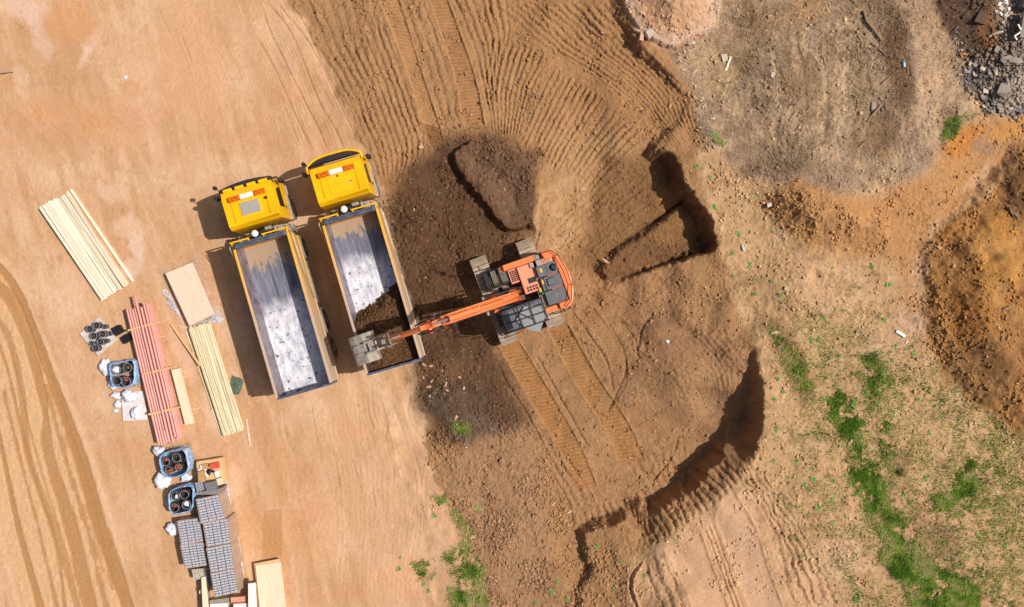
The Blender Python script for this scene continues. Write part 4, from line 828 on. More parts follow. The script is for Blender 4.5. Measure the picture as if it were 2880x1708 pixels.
        d = MB(); d.box(min(sx_*.75, sx_*1.27), max(sx_*.75, sx_*1.27), 7.66, 8.8, 1.06, 1.12); d.build('wing', M_gry, root, bevel=.02)
        d = MB(); d.tube([(sx_*1.13, 9.2, 2.72), (sx_*1.42, 9.22, 2.7), (sx_*1.44, 9.22, 2.2), (sx_*1.2, 9.2, 2.1)], .018, 6); ar = d.build('mirror_arm', M_blk, root, smooth=True)
        d = MB(); d.ring((sx_*1.46, 9.2, 2.2), (0, 0, 1), [(.01, 0), (.1, .03), (.115, .25), (.09, .46), (.01, .5)], 12); g = d.build('mirror', M_blk, None, smooth=True); g.parent = ar
    m = MB(); m.tube([(-1.05, y1 - .15, zt - .1), (-1.26, y1 + .12, zt + .02), (-1.3, y1 + .14, zt - .05)], .016, 6); m.ring((-1.3, y1 + .16, zt - .25), (0, 0, 1), [(.01, 0), (.085, .03), (.09, .2), (.01, .26)], 12); m.build('kerb_mirror', M_blk, root, smooth=True)
    m = MB(); m.box(-1.22, 1.22, y1 + .03, y1 + .2, .42, .8); m.build('front_bumper', M_yel if kind != 'hatch' else M_gry, root, bevel=.05)
    m = MB()
    for k in range(6): m.box(-.9, .9, y1 + .042, y1 + .06, 1.0 + k * .12, 1.07 + k * .12)
    m.build('grille', M_blk, root)
    for sx_ in (-1, 1):
        m = MB(); m.box(sx_*.98 - .17, sx_*.98 + .17, y1 + .202, y1 + .22, .52, .7); m.build('headlight', M_wht, root, bevel=.01)
    return root
tl = W(854.7, 1102.5, 2.95); tA = make_truck((tl.x, tl.y, 0), R(16.05), 'hatch', 'yellow tipper truck with an empty bed whitened by painted glare and a grey roof hatch', True)
tl = W(1108, 1033.5, 2.95); tB = make_truck((tl.x, tl.y, 0), R(16.36), 'plain', 'yellow tipper truck half loaded with brown soil under the excavator bucket', False)

# soil in the second truck: a body of earth resting on the bed floor
def soil_load():
    nx, ny = 64, 130; x = np.linspace(-1.17, 1.17, nx); y = np.linspace(.07, 4.4, ny); XX, YY = np.meshgrid(x, y)
    e = 3.35 + .35 * XX + .35 * fbm(XX, YY, 1.8, 3, 4)
    t = sstep(e + .5, e - .9, YY)
    z = 1.36 + .98 * t + .12 * fbm(XX, YY, 1.2, 5, 3) + .05 * fbm(XX, YY, 6, 7, 3) + .025 * rng.standard_normal(XX.shape).clip(-1.5, 1.5)
    z += .12 * np.exp(-((XX + .2)**2 + (YY - 1.8)**2) / .8)
    z = np.where(YY > e + .5, 1.3, z)
    V = np.c_[XX.ravel(), YY.ravel(), z.ravel()]; i = np.arange(nx - 1)[None] + np.arange(ny - 1)[:, None] * nx
    F = np.stack([i, i + 1, i + 1 + nx, i + nx], -1).reshape(-1, 4)
    k = nx * ny; Vb = V.copy(); Vb[:, 2] = 1.25
    F2 = F[:, ::-1] + k; B = list(range(nx - 1))
    side = [[a, a + 1 + 0, a + 1 + k, a + k][::-1] for a in range(nx - 1)] + [[(ny-1)*nx + a, (ny-1)*nx + a + 1, (ny-1)*nx + a + 1 + k, (ny-1)*nx + a + k] for a in range(nx - 1)]
    side += [[a*nx, (a+1)*nx, (a+1)*nx + k, a*nx + k] for a in range(ny - 1)] + [[a*nx+nx-1, (a+1)*nx+nx-1, (a+1)*nx+nx-1 + k, a*nx+nx-1 + k][::-1] for a in range(ny - 1)]
    V = np.vstack([V, Vb]); F = np.vstack([F, F2, np.array(side)])
    cc = G('#6E4F36') * (1 + .18 * rng.standard_normal((len(V), 1))).clip(.6, 1.5)
    o = big_mesh('soil_load', V, F, np.clip(cc, .01, .5), M_soil); o.location = tB.location; o.rotation_euler = tB.rotation_euler
    tag(o, 'dark brown soil filling the back half of the truck bed under the bucket', 'soil')
    r = np.random.default_rng(5); n = 1500; cx = r.uniform(-1.08, 1.08, n); cy = r.uniform(.15, 4.4, n); ee = 3.35 + .35 * cx + .35 * fbm(cx, cy, 1.8, 3, 4)
    kp = (cy < ee + .5) | ((cy < ee + .8) & (r.random(n) < .2)); cx, cy, ee = cx[kp], cy[kp], ee[kp]; n = len(cx); tt = sstep(ee + .5, ee - .9, cy); cz = np.maximum(1.36 + .98 * tt + .12 * fbm(cx, cy, 1.2, 5, 3) + .12 * np.exp(-((cx + .2)**2 + (cy - 1.8)**2) / .8), 1.5)
    rad = .02 + .06 * r.random(n)**2; Vt, Ft = rock_template(4)
    V = (Vt[None] * rad[:, None, None] + np.stack([cx, cy, cz + .01], -1)[:, None]).reshape(-1, 3); F = (Ft[None] + (np.arange(n) * len(Vt))[:, None, None]).reshape(-1, 3)
    o = big_mesh('load_clods', V, F, np.repeat(G('#6E4F36') * (1 + .25 * r.standard_normal((n, 1))).clip(.5, 1.6), len(Vt), 0), M_soil); o.location = tB.location; o.rotation_euler = tB.rotation_euler
    tag(o, 'loose clods lying on the soil in the truck bed', 'clods', kind='stuff')
soil_load()

# ================================================================ EXCAVATOR
M_org = worn('orange_machine_paint', '#F2844E', '#F2844E', dirt='#C98A66', rough=.35)
M_orgl = worn('pale_orange_deck_paint', '#F49874', '#F49874', dirt='#D49678', rough=.45)
M_hood = mat('grey_hood_panel', '#6A6A6E', rough=.5, noise=.1, nscale=3, color2='#5A5A60', thresh=(.3, .7))
M_dark = mat('dark_rubber_seam', '#25262B', rough=.6)
M_cabg = mat('cab_grey', '#5B5D63', rough=.45, noise=.1)
M_plate = mat('pale_grey_plate', '#8F8F8E', rough=.5, noise=.05, nscale=2)
M_shoe = mat('dusty_track_shoe', '#BCA995', rough=.6, color2='#9A8773', thresh=(.3, .6), nscale=6, metal=.2)
M_steel = mat('scoured_bucket_steel', '#BDB0A2', rough=.6, color2='#857A72', thresh=(.3, .65), nscale=3.5, metal=.4, bump=.4, bscale=12)
M_sticker = mat('yellow_label', '#E8B81C', rough=.4, noise=.03)
eg = W(1452.5, 821, .5)
EG = float(zat(np.array([eg.x]), np.array([eg.y]), HZ)[0])
ex = empty('excavator', (eg.x, eg.y, EG - .02), R(109.2)); tag(ex, 'orange crawler excavator reaching its boom over the loaded truck', 'excavator')
MT = Matrix.Rotation(R(20.9 - 109.2), 4, 'Z')
def track(xc):
    Lh, rr = 1.62, .43; n = 46; per = 2 * (2 * Lh) + 2 * math.pi * rr; m = MB()
    for k in range(n):
        s = per * k / n
        if s < 2 * Lh: p = (-Lh + s, rr * 2 + .05); a = 0
        elif s < 2 * Lh + math.pi * rr: q = (s - 2*Lh) / rr; p = (Lh + math.sin(q) * rr, rr + .05 + math.cos(q) * rr); a = -q
        elif s < 4 * Lh + math.pi * rr: q = s - 2*Lh - math.pi*rr; p = (Lh - q, .05); a = math.pi
        else: q = (s - 4*Lh - math.pi*rr) / rr; p = (-Lh - math.sin(q) * rr, rr + .05 - math.cos(q) * rr); a = math.pi - q
        M = MT @ Matrix.Translation((xc, p[0], p[1])) @ Matrix.Rotation(a, 4, 'X')
        m.box(-.38, .38, -.088, .088, -.02, .018, M)
        for g in (-.06, 0, .06): m.box(-.38, .38, g - .008, g + .008, .018, .045, M)
        for sx_ in (-.12, .12): m.box(sx_ - .03, sx_ + .03, -.09, .09, -.07, -.021, M)
    o = m.build('crawler_track', M_shoe, ex)
    m = MB(); m.box(xc - .17, xc + .17, -1.35, 1.35, .25, .68, MT); m.build('track_frame', M_chas, o)
    for y, r_ in ((-Lh, .34), (Lh, .33)):
        m = MB(); c = MT @ Vector((xc - .1, y, rr + .05)); ax = MT.to_3x3() @ Vector((1, 0, 0)); m.ring(c, ax, [(.02, 0), (r_, 0), (r_, .2), (.02, .2)], 20); m.build('track_wheel', M_chas, o)
    m = MB()
    for y in (-1.1, -.66, -.22, .22, .66, 1.1):
        c = MT @ Vector((xc - .12, y, .2)); m.ring(c, MT.to_3x3() @ Vector((1, 0, 0)), [(.02, 0), (.12, 0), (.12, .24), (.02, .24)], 12)
    m.build('rollers', M_chas, o)
track(-1.12); track(1.12)
m = MB(); m.box(-.95, .95, -.7, .7, .45, .8, MT); m.ring((0, 0, .8), (0, 0, 1), [(.01, 0), (.65, 0), (.65, .2), (.01, .2)], 28); m.build('undercarriage', M_chas, ex, bevel=.02)
# deck
m = MB(); m.extrude([(-1.36, -1.7), (1.27, -1.75), (1.27, .2), (1.2, 1.0), (.45, 1.0), (.42, .55), (-.35, .55), (-.4, .9), (-1.36, .9)], 'z', 1.0, 1.16); m.build('revolving_deck', M_chas, ex)
# counterweight
m = MB(); m.extrude([(-1.38, -1.55), (-1.40, -1.98), (-1.2, -2.2), (-.8, -2.37), (-.2, -2.46), (.4, -2.4), (.85, -2.25), (1.15, -2.08), (1.3, -1.8), (1.3, -1.5), (.9, -1.6), (.9, -2.0), (-1.1, -2.06), (-1.1, -1.55)], 'z', 1.0, 2.28); m.build('counterweight', M_org, ex, bevel=.06, seg=3)
m = MB(); m.box(-1.1, .9, -2.07, -1.5, 1.17, 2.14); m.build('engine_bay', M_org, ex)
# hood panels
for (a, b_, c, d, z) in ((-1.08, -.45, -2.02, -1.12, 2.20), (-.42, .18, -2.02, -1.12, 2.21), (.21, .72, -2.0, -1.1, 2.25)):
    m = MB(); m.box(a, b_, c, d, 1.9, z); m.build('hood_panel', M_hood, ex, bevel=.035, seg=3)
m = MB(); m.box(-.25, .05, -1.75, -1.42, 2.212, 2.26); m.box(-.98, -.62, -1.62, -1.25, 2.202, 2.215); m.build('hood_hatch', M_hood, ex, bevel=.02)
m = MB()
for (a, b_, c, d) in ((-.25, .05, -1.42, -1.40), (-.25, .05, -1.77, -1.75), (-.27, -.25, -1.77, -1.4), (.05, .07, -1.77, -1.4), (-.42, .18, -1.3, -1.285), (.3, .72, -1.56, -1.545)): m.box(a, b_, c, d, 2.19, 2.262)
m.build('hood_seam', M_dark, ex)
for (x, y, z) in ((.5, -1.3, 2.25), (-.0, -1.22, 2.21), (-.3, -1.0, 2.08)):
    m = MB(); m.box(x - .09, x + .09, y - .05, y + .05, z, z + .006); m.build('warning_label', M_sticker, ex)
m = MB(); m.ring((.46, -1.86, 2.25), (0, 0, 1), [(.01, 0), (.17, 0), (.17, .04), (.12, .06), (.09, .16), (.01, .16)], 20); m.build('exhaust', M_blk, ex, smooth='auto')
m = MB(); m.ring((-.47, -1.05, 2.1), (0, 0, 1), [(.07, 0), (.07, .06), (.05, .09), (.001, .09)], 16); m.build('filler_cap', mat('green_cap', '#1F6E50', rough=.4), ex)
# deck boxes: pump compartment, tank, tool box, steps on the right
m = MB(); m.box(-.28, .98, -1.1, -.32, 1.165, 2.02); m.build('tank', M_orgl, ex, bevel=.04, seg=3)
m = MB(); m.box(.35, .98, -.3, .1, 1.165, 1.92); m.build('fuel_tank', M_orgl, ex, bevel=.03, seg=3)
m = MB(); m.box(1.0, 1.28, -1.6, .25, 1.165, 2.0); m.box(1.0, 1.28, .25, .42, 1.165, 1.8); m.build('side_cover', M_org, ex, bevel=.05, seg=3)
m = MB(); m.box(.45, 1.24, .12, .5, 1.165, 1.78); m.box(.45, 1.24, .5, .86, 1.165, 1.6); m.box(.45, 1.24, .86, 1.2, 1.1, 1.4); m.build('step_box', M_blk, ex, bevel=.02)
m = MB(); m.box(.47, 1.0, .52, .60, 1.601, 1.612); m.box(.47, 1.0, .92, .97, 1.401, 1.412); m.build('step_stripe', M_sticker, ex)
m = MB()
for k in range(7): m.box(.55, 1.2, .15 + k * .048, .165 + k * .048, 1.78, 1.792)
for k in range(6): m.box(.55, 1.2, .63 + k * .04, .645 + k * .04, 1.6, 1.612)
m.build('tread_strips', M_gry, ex)
m = MB()
for i in range(6):
    for j in range(3): m.box(.42 + i * .085, .49 + i * .085, -.27 + j * .11, -.18 + j * .11, 1.921, 1.93)
for i in range(4):
    for j in range(2): m.box(-.2 + j * .12, -.11 + j * .12, -.95 + i * .13, -.85 + i * .13, 2.021, 2.03)
m.box(.12, .36, -1.0, -.62, 2.021, 2.028); m.build('vent_grid', M_dark, ex)
m = MB(); m.box(.72, .98, -1.9, -1.2, 2.15, 2.2); m.box(.75, .98, -1.05, -.9, 2.02, 2.1); m.box(1.02, 1.24, -1.45, -1.2, 2.0, 2.03)
m.ring((1.14, -1.35, 2.03), (0, 0, 1), [(.08, 0), (.08, .03), (.001, .03)], 14); m.build('valve_cover', M_gry, ex, bevel=.01)
m = MB()
for k in range(5): m.box(.78, .95, -1.85 + k * .09, -1.80 + k * .09, 2.202, 2.23)
m.build('cooler_fins', M_org, ex)
m = MB(); m.box(-1.38, -1.12, -1.55, -.9, 1.165, 2.1); m.build('side_cover', M_org, ex, bevel=.05, seg=3)
m = MB(); m.box(-1.1, -.3, -1.1, -.86, 1.165, 2.0); m.build('bulkhead', M_chas, ex)
# handrails
m = MB()
def rail(pts, r_=.018): m.tube(pts, r_, 6)
rail([(1.2, -1.5, 2.0), (1.2, -1.5, 2.35), (1.2, -1.95, 2.4), (.9, -2.2, 2.5), (.2, -2.35, 2.5), (-.5, -2.36, 2.5), (-1.15, -2.12, 2.5), (-1.32, -1.85, 2.45), (-1.32, -1.85, 2.1)])
rail([(.9, -2.2, 2.2), (.9, -2.2, 2.5)]); rail([(-.5, -2.36, 2.2), (-.5, -2.36, 2.5)]); rail([(1.2, 1.0, 1.5), (1.22, .9, 2.3), (1.22, .3, 2.35), (1.22, .2, 1.9)]); rail([(.5, 1.1, 1.4), (.5, 1.05, 2.0), (.52, .2, 2.1), (.52, .1, 1.8)])
rail([(-1.45, -2.1, 1.2), (-1.52, -1.9, 1.3), (-1.52, -1.3, 1.3), (-1.42, -1.2, 1.2)])
m.build('handrail', M_dark, ex, smooth=True)
m = MB(); m.tube([(1.24, 1.0, 2.1), (1.45, 1.25, 2.2)], .015, 6); m.box(1.4, 1.6, 1.22, 1.26, 2.0, 2.3); m.build('mirror', M_blk, ex)
# operator cab
m = MB(); pr = [(-.85, 1.17), (-.85, 2.85), (-.7, 2.98), (.75, 2.98), (1.0, 2.8), (1.18, 2.0), (1.12, 1.17)]; m.extrude(pr, 'x', -1.62, -.62); cb = m.build('cab', M_cabg, ex, bevel=.07, seg=3)
m = MB(); m.box(-1.52, -.72, -.6, .66, 2.981, 3.01); m.build('cab_roof', M_hood, cb, bevel=.02)
m = MB(); m.add([(-1.54, 1.215, 2.0), (-.7, 1.215, 2.0), (-.7, 1.03, 2.8), (-1.54, 1.03, 2.8), (-1.54, 1.19, 2.0), (-.7, 1.19, 2.0), (-.7, 1.0, 2.8), (-1.54, 1.0, 2.8)], [(3, 2, 1, 0), (4, 5, 6, 7), (0, 1, 5, 4), (1, 2, 6, 5), (2, 3, 7, 6), (3, 0, 4, 7)]); m.build('front_window', M_glass, cb)
m = MB(); m.box(-1.63, -1.615, -.6, .9, 2.0, 2.75); m.build('side_window', M_glass, cb)
m = MB(); m.box(-1.45, -.8, .68, .92, 2.95, 2.99); m.build('roof_window', M_glass, cb)
m = MB(); pl = [(-1.19, .46), (-.73, -.08), (-.95, -.72), (-1.34, -.85), (-2.0, -.35), (-1.72, .1)]; m.extrude(pl[::-1], 'z', 3.1, 3.12); m.build('roof_plate', M_plate, cb)
m = MB()
for x in (-1.6, -1.22, -.9, -.62): m.tube([(x, -.9, 3.0), (x, -.86, 3.2), (x, .95, 3.2), (x, 1.25, 2.9), (x, 1.3, 2.0)], .022, 6)
for y in (-.86, -.3, .25, .95): m.tube([(-1.6, y, 3.2), (-.62, y, 3.2)], .022, 6)
m.tube([(-1.6, 1.25, 2.9), (-.62, 1.25, 2.9)], .022, 6); m.tube([(-1.4, -.3, 3.22), (-.9, .25, 3.22)], .015, 6); m.build('cab_guard', M_dark, cb, smooth=True)
m = MB(); m.tube([(-1.62, 1.0, 2.0), (-1.78, 1.2, 2.1), (-1.75, .3, 1.8), (-1.64, .2, 1.8)], .018, 6); m.build('grab_rail', M_dark, cb, smooth=True)
# boom: box-section outline in the (forward, up) plane
def beam(outline, x0, x1, name, m_, parent=None, bevel=.025):
    q = MB(); q.extrude(outline, 'x', x0, x1); return q.build(name, m_, parent or ex, bevel=bevel)
def thick(pts, ws):
    up = []; dn = []
    for i, (p, w_) in enumerate(zip(pts, ws)):
        a = Vector(pts[max(i-1, 0)]); b_ = Vector(pts[min(i+1, len(pts)-1)]); d = (b_ - a).normalized(); n = Vector((-d.y, d.x)); p = Vector(p)
        up.append(tuple(p + n * w_)); dn.append(tuple(p - n * w_))
    return up + dn[::-1]
bp = [(.12, 1.7), (.45, 2.6), (.95, 3.6), (1.55, 4.45), (2.1, 4.95), (2.8, 5.4), (3.4, 5.75), (3.75, 5.92)]
bx = -.2; boom = beam(thick(bp, [.18, .26, .34, .38, .36, .3, .22, .14]), bx - .135, bx + .135, 'boom', M_org)
m = MB(); m.ring((bx - .34, .12, 1.7), (1, 0, 0), [(.01, 0), (.13, 0), (.13, .68), (.01, .68)], 16); m.box(bx - .36, bx - .28, -.15, .4, 1.165, 1.95); m.box(bx + .28, bx + .36, -.15, .4, 1.165, 1.95); m.build('boom_foot', M_org, ex, bevel=.02)
for sx_ in (-1, 1):
    m = MB(); a = Vector((bx + sx_*.3, .75, 1.3)); b_ = Vector((bx + sx_*.3, 1.45, 4.15)); c = a + (b_ - a) * .6; m.tube([a, c], .09, 12); cy = m.build('boom_cylinder', M_org, ex, smooth='auto')
    m = MB(); m.tube([c, b_], .05, 10); m.build('piston_rod', M_chrome, cy, smooth='auto')
m = MB(); m.tube([(bx - .4, 1.45, 4.15), (bx + .4, 1.45, 4.15)], .06, 10); m.build('boom_pin', M_gry, ex)
# stick cylinder on top of the boom
a = Vector((bx, 1.75, 5.25)); b_ = Vector((bx, 3.55, 6.62)); c = a + (b_ - a) * .66
m = MB(); m.tube([a, c], .11, 14); m.tube([c - (b_-a).normalized() * .1, c], .14, 14); m.box(bx - .1, bx + .1, 1.62, 1.85, 4.85, 5.28); m.box(bx + .1, bx + .18, 1.95, 2.7, 5.3, 5.42); cy = m.build('stick_cylinder', M_org, ex, smooth='auto')
m = MB(); m.tube([c, b_], .055, 10); m.build('piston_rod', M_chrome, cy, smooth='auto')
m = MB(); rh = random.Random(8)
for k, xo in enumerate((-.19, -.15, -.09, .09, .15, .19)):
    pts = [(bx + xo, p[0] - .30 - .02 * (k % 2) + (.12 if p[1] > 5 else 0), p[1] + .30) for p in bp[1:-1]]; pts = [(bx + xo * 1.1, -.2, 1.9)] + pts; m.tube(pts, .022, 5)
m.build('hydraulic_pipes', worn('orange_pipe', '#F08A50', '#F08A50', dirt='#D0CAC4'), ex, smooth=True)
m = MB()
for s_, xo in ((1, .26), (1, .3), (-1, -.26), (-1, -.31)):
    m.tube([(bx + xo*.7, 3.0, 5.7), (bx + xo * .85, 3.5, 6.2), (bx + xo * .8, 4.0, 6.1), (bx + xo * .6, 4.3, 5.75)], .018, 6)
    m.tube([(bx + xo, .9, 3.6), (bx + xo * 1.3, .2, 2.6), (bx + xo, -.3, 2.05)], .022, 6)
m.tube([(bx - .22, p[0] - .25, p[1] + .36) for p in bp[1:-1]], .02, 5); m.tube([(bx + .06, p[0] - .28, p[1] + .38) for p in bp[2:-1]], .018, 5)
m.build('hydraulic_hoses', M_blk, ex, smooth=True)
# stick
sp = [(3.42, 6.5), (3.75, 6.1), (4.3, 5.55), (5.0, 4.85), (5.72, 4.1)]
stick = beam(thick(sp, [.12, .27, .26, .2, .12]), bx - .11, bx + .11, 'stick', M_org)
m = MB(); m.tube([(bx - .3, 3.75, 5.95), (bx + .3, 3.75, 5.95)], .09, 12); m.box(bx - .27, bx - .2, 3.4, 3.95, 5.72, 6.1); m.box(bx + .2, bx + .27, 3.4, 3.95, 5.72, 6.1); m.build('stick_joint', M_org, ex, bevel=.02)
a = Vector((bx, 3.95, 6.5)); b_ = Vector((bx, 5.55, 5.0)); c = a + (b_ - a) * .62
m = MB(); m.tube([a, c], .085, 12); m.box(bx - .09, bx + .09, 3.85, 4.05, 6.1, 6.55); cy = m.build('bucket_cylinder', M_org, ex, smooth='auto')
m = MB(); m.tube([c, b_], .045, 10); m.build('piston_rod', M_chrome, cy, smooth='auto')
m = MB()
for s_ in (-1, 1):
    m.box(-.04, .04, 0, .75, -.05, .05, Matrix.Translation((bx + s_*.22, 5.4, 4.45)) @ Matrix.Rotation(R(60), 4, 'X')); m.box(-.03, .03, 0, .7, -.05, .05, Matrix.Translation((bx + s_*.13, 5.55, 5.0)) @ Matrix.Rotation(R(-42), 4, 'X'))
m.tube([(bx - .26, 5.55, 5.0), (bx + .26, 5.55, 5.0)], .05, 10); m.build('bucket_linkage', M_chas, ex, bevel=.01)
m = MB(); m.box(bx - .26, bx - .18, 5.65, 6.75, 3.95, 4.2); m.box(bx + .18, bx + .26, 5.65, 6.75, 3.95, 4.2); m.box(bx - .18, bx + .18, 6.2, 6.6, 4.0, 4.12); m.tube([(bx - .3, 5.75, 4.1), (bx + .3, 5.75, 4.1)], .06, 10); m.tube([(bx - .3, 6.25, 4.15), (bx + .3, 6.25, 4.15)], .06, 10)
m.box(bx - .1, bx + .1, 5.85, 6.1, 4.05, 4.28); qh = m.build('quick_hitch', M_steel, ex, bevel=.015)
# bucket: open shell, mouth down
op = [(6.3, 3.45), (6.36, 3.8), (6.5, 3.93), (6.8, 3.95), (7.1, 3.9), (7.3, 3.82), (7.42, 3.5), (7.45, 3.05)]
ip = [(p[0] + (.0 if i == 0 else .035 if i < 2 else -.0), p[1] - (.0 if i == 0 else .045)) for i, p in enumerate(op)]; ip = [(6.34, 3.45), (6.4, 3.78), (6.52, 3.88), (6.8, 3.90), (7.08, 3.85), (7.26, 3.78), (7.37, 3.48), (7.4, 3.05)]
bkt = beam(op + ip[::-1], bx - .62, bx + .62, 'bucket', M_steel, bevel=0)
m = MB(); sidep = [(6.32, 3.45), (6.38, 3.79), (6.51, 3.9), (6.8, 3.92), (7.09, 3.87), (7.28, 3.8), (7.39, 3.49), (7.42, 3.05), (6.7, 3.0)]
m.extrude(sidep, 'x', bx - .605, bx - .57); m.extrude(sidep, 'x', bx + .57, bx + .605); m.build('bucket_side', M_steel, bkt)
m = MB()
for k in range(5): m.box(bx - .58 + k * .26, bx - .48 + k * .26, 7.38, 7.46, 2.82, 3.06)
m.build('bucket_teeth', M_pale, bkt, bevel=.01)
m = MB(); m.box(bx - .63, bx + .63, 7.442, 7.47, 3.0, 3.28); m.box(bx - .2, bx - .15, 6.6, 7.2, 3.9, 4.02); m.box(bx + .15, bx + .2, 6.6, 7.2, 3.9, 4.02); m.build('bucket_lip', M_pale, bkt)
# ================================================================ THE MATERIAL STORE IN THE YARD
def wood(name, c, c2, along=None, ang=0.0):
    """sawn timber: long grain along the board, measured in world space after turning by ang"""
    m = bpy.data.materials.new(name); m.use_nodes = True; t = m.node_tree; N = t.nodes; L = t.links; b = N['Principled BSDF']
    tc = N.new('ShaderNodeTexCoord'); mp = N.new('ShaderNodeMapping'); mp.vector_type = 'POINT'; mp.inputs['Rotation'].default_value = (0, 0, ang); L.new(tc.outputs['Object'], mp.inputs[0])
    m2 = N.new('ShaderNodeMapping'); m2.inputs['Scale'].default_value = (14, .8, 14); L.new(mp.outputs[0], m2.inputs[0])
    oi = N.new('ShaderNodeObjectInfo')
    ad = N.new('ShaderNodeVectorMath'); L.new(m2.outputs[0], ad.inputs[0]); sc_ = N.new('ShaderNodeVectorMath'); sc_.operation = 'SCALE'; sc_.inputs[0].default_value = (40, 40, 0); L.new(oi.outputs['Random'], sc_.inputs['Scale']); L.new(sc_.outputs[0], ad.inputs[1])
    n = N.new('ShaderNodeTexNoise'); n.inputs['Scale'].default_value = 1; n.inputs['Detail'].default_value = 6; n.inputs['Roughness'].default_value = .7; L.new(ad.outputs[0], n.inputs['Vector'])
    r = N.new('ShaderNodeValToRGB'); r.color_ramp.elements[0].color = (*lin(c2), 1); r.color_ramp.elements[1].color = (*lin(c), 1); r.color_ramp.elements[0].position = .3; r.color_ramp.elements[1].position = .62; L.new(n.outputs['Fac'], r.inputs[0])
    mr = N.new('ShaderNodeMapRange'); L.new(oi.outputs['Random'], mr.inputs[0]); mr.inputs['To Min'].default_value = .82; mr.inputs['To Max'].default_value = 1.05
    v = N.new('ShaderNodeVectorMath'); v.operation = 'SCALE'; L.new(r.outputs[0], v.inputs[0]); L.new(mr.outputs[0], v.inputs['Scale']); L.new(v.outputs[0], b.inputs['Base Color']); b.inputs['Roughness'].default_value = .7
    bn = N.new('ShaderNodeBump'); bn.inputs['Strength'].default_value = .3; bn.inputs['Distance'].default_value = .01; L.new(n.outputs['Fac'], bn.inputs['Height']); L.new(bn.outputs['Normal'], b.inputs['Normal']); return m
def film(name, c='#E8E4EA', a=.4):
    m = mat(name, c, rough=.22, bump=.9, bscale=9, noise=.05, spec=.7); t = m.node_tree; N = t.nodes; L = t.links
    n = N.new('ShaderNodeTexNoise'); n.inputs['Scale'].default_value = 5; n.inputs['Detail'].default_value = 7; n.inputs['Distortion'].default_value = 1.2; tc = N.new('ShaderNodeTexCoord'); L.new(tc.outputs['Object'], n.inputs['Vector'])
    r = N.new('ShaderNodeMapRange'); L.new(n.outputs['Fac'], r.inputs[0]); r.inputs['From Min'].default_value = .35; r.inputs['From Max'].default_value = .65; r.inputs['To Min'].default_value = a * .3; r.inputs['To Max'].default_value = min(a * 2, 1)
    L.new(r.outputs[0], N['Principled BSDF'].inputs['Alpha']); return m
def quadw(zf, pts, z): return [W(*zf(*p), z) for p in pts]
def board(name, top4, th, m, label, cat, group=None, bevel=.006, parent=None):
    q = MB(); vs = []; n = len(top4); c = sum(top4, Vector()) / n
    q.prism([p - c for p in top4], -th) if False else None
    lo = [Vector((p.x - c.x, p.y - c.y, p.z - c.z - th)) for p in top4]; hi = [p - c for p in top4]
    a = sum(hi[i].x * hi[(i+1) % n].y - hi[(i+1) % n].x * hi[i].y for i in range(n))
    if a < 0: lo = lo[::-1]; hi = hi[::-1]
    q.add(lo + hi, [tuple(range(n))[::-1], tuple(range(n, 2*n))] + [(i, (i+1) % n, n + (i+1) % n, n + i) for i in range(n)])
    o = q.build(name, m, parent, bevel=bevel); o.location = c
    if label: tag(o, label, cat, group)
    return o
def lath(name, a, b_, wd, th, m, label, cat, group=None, bevel=.004):
    d = (b_ - a); d2 = Vector((d.x, d.y, 0)).normalized(); n = Vector((-d2.y, d2.x, 0)) * wd / 2
    return board(name, [a - n, a + n, b_ + n, b_ - n], th, m, label, cat, group, bevel)
def wang(p, q): return -math.atan2(*(q - p).xy[::1][::-1]) + math.pi / 2 if False else math.pi / 2 - math.atan2(q.y - p.y, q.x - p.x)
rb_ = random.Random(12)
# ---- timber pile, far left
tA_, tB_ = W(*ZC(200, 220), 0), W(*ZC(880, 1180), 0)
M_tim = wood('pale_timber', '#FCF3DF', '#EEDDBC', ang=wang(tA_, tB_)); M_timg = wood('greenish_timber', '#EEE3CA', '#D0C2A2', ang=wang(tA_, tB_))
TL, TR, BL, BR = (108, 318), (412, 148), (760, 1277), (1040, 1118)
nb = 11; lay = [.36, .355, .36, .31, .355, .31, .27, .27, .22, .22, .22]; off = [0, -8, -14, -20, -2, -12, 0, 8, 4, 12, 0]; off2 = [0, -8, -4, -14, 6, 0, -10, 4, 12, 0, 8]
place = ['outermost on the low left edge', 'second from the left edge', 'third from the left edge', 'fourth from the left edge', 'fifth from the left edge', 'middle of the pile', 'just right of the middle', 'fourth from the right', 'third from the right', 'second from the right', 'on the right edge of the pile']
for i in range(nb):
    u0, u1 = i / nb + .004, (i + 1) / nb - .008
    f = lambda u, P, Q, o_: (P[0] + (Q[0]-P[0]) * u - .55 * o_ * .6, P[1] + (Q[1]-P[1]) * u + o_)
    z = lay[i]
    board('timber_board', quadw(ZC, [f(u0, TL, TR, off[i]), f(u1, TL, TR, off[i]), f(u1, BL, BR, off2[i]), f(u0, BL, BR, off2[i])], z), .045, M_tim if i < 6 else M_timg,
          'pale top board of the sawn timber pile, ' + place[i], 'board', 'sawn boards in the pile')
for j in range(6):
    for i in range(nb):
        z = .31 - .05 * j
        if z > lay[i] - .046: continue
        u0, u1 = i / nb + .004, (i + 1) / nb - .006; s_ = rb_.uniform(-14, 14)
        if i in (0, 1, nb - 1, nb - 2) or j < 2:
            board('timber_board', quadw(ZC, [f(u0, TL, TR, s_), f(u1, TL, TR, s_), f(u1, BL, BR, -s_), f(u0, BL, BR, -s_)], z), .045, M_tim, 'sawn board in the lower layers of the pale timber pile on the left', 'board', 'boards in the lower layers of the pile', 0)
board('timber_board', quadw(ZC, [(428, 125), (450, 118), (1100, 1076), (1074, 1084)], .1), .09, M_tim, 'single pale timber lying apart along the right side of the board pile', 'board')
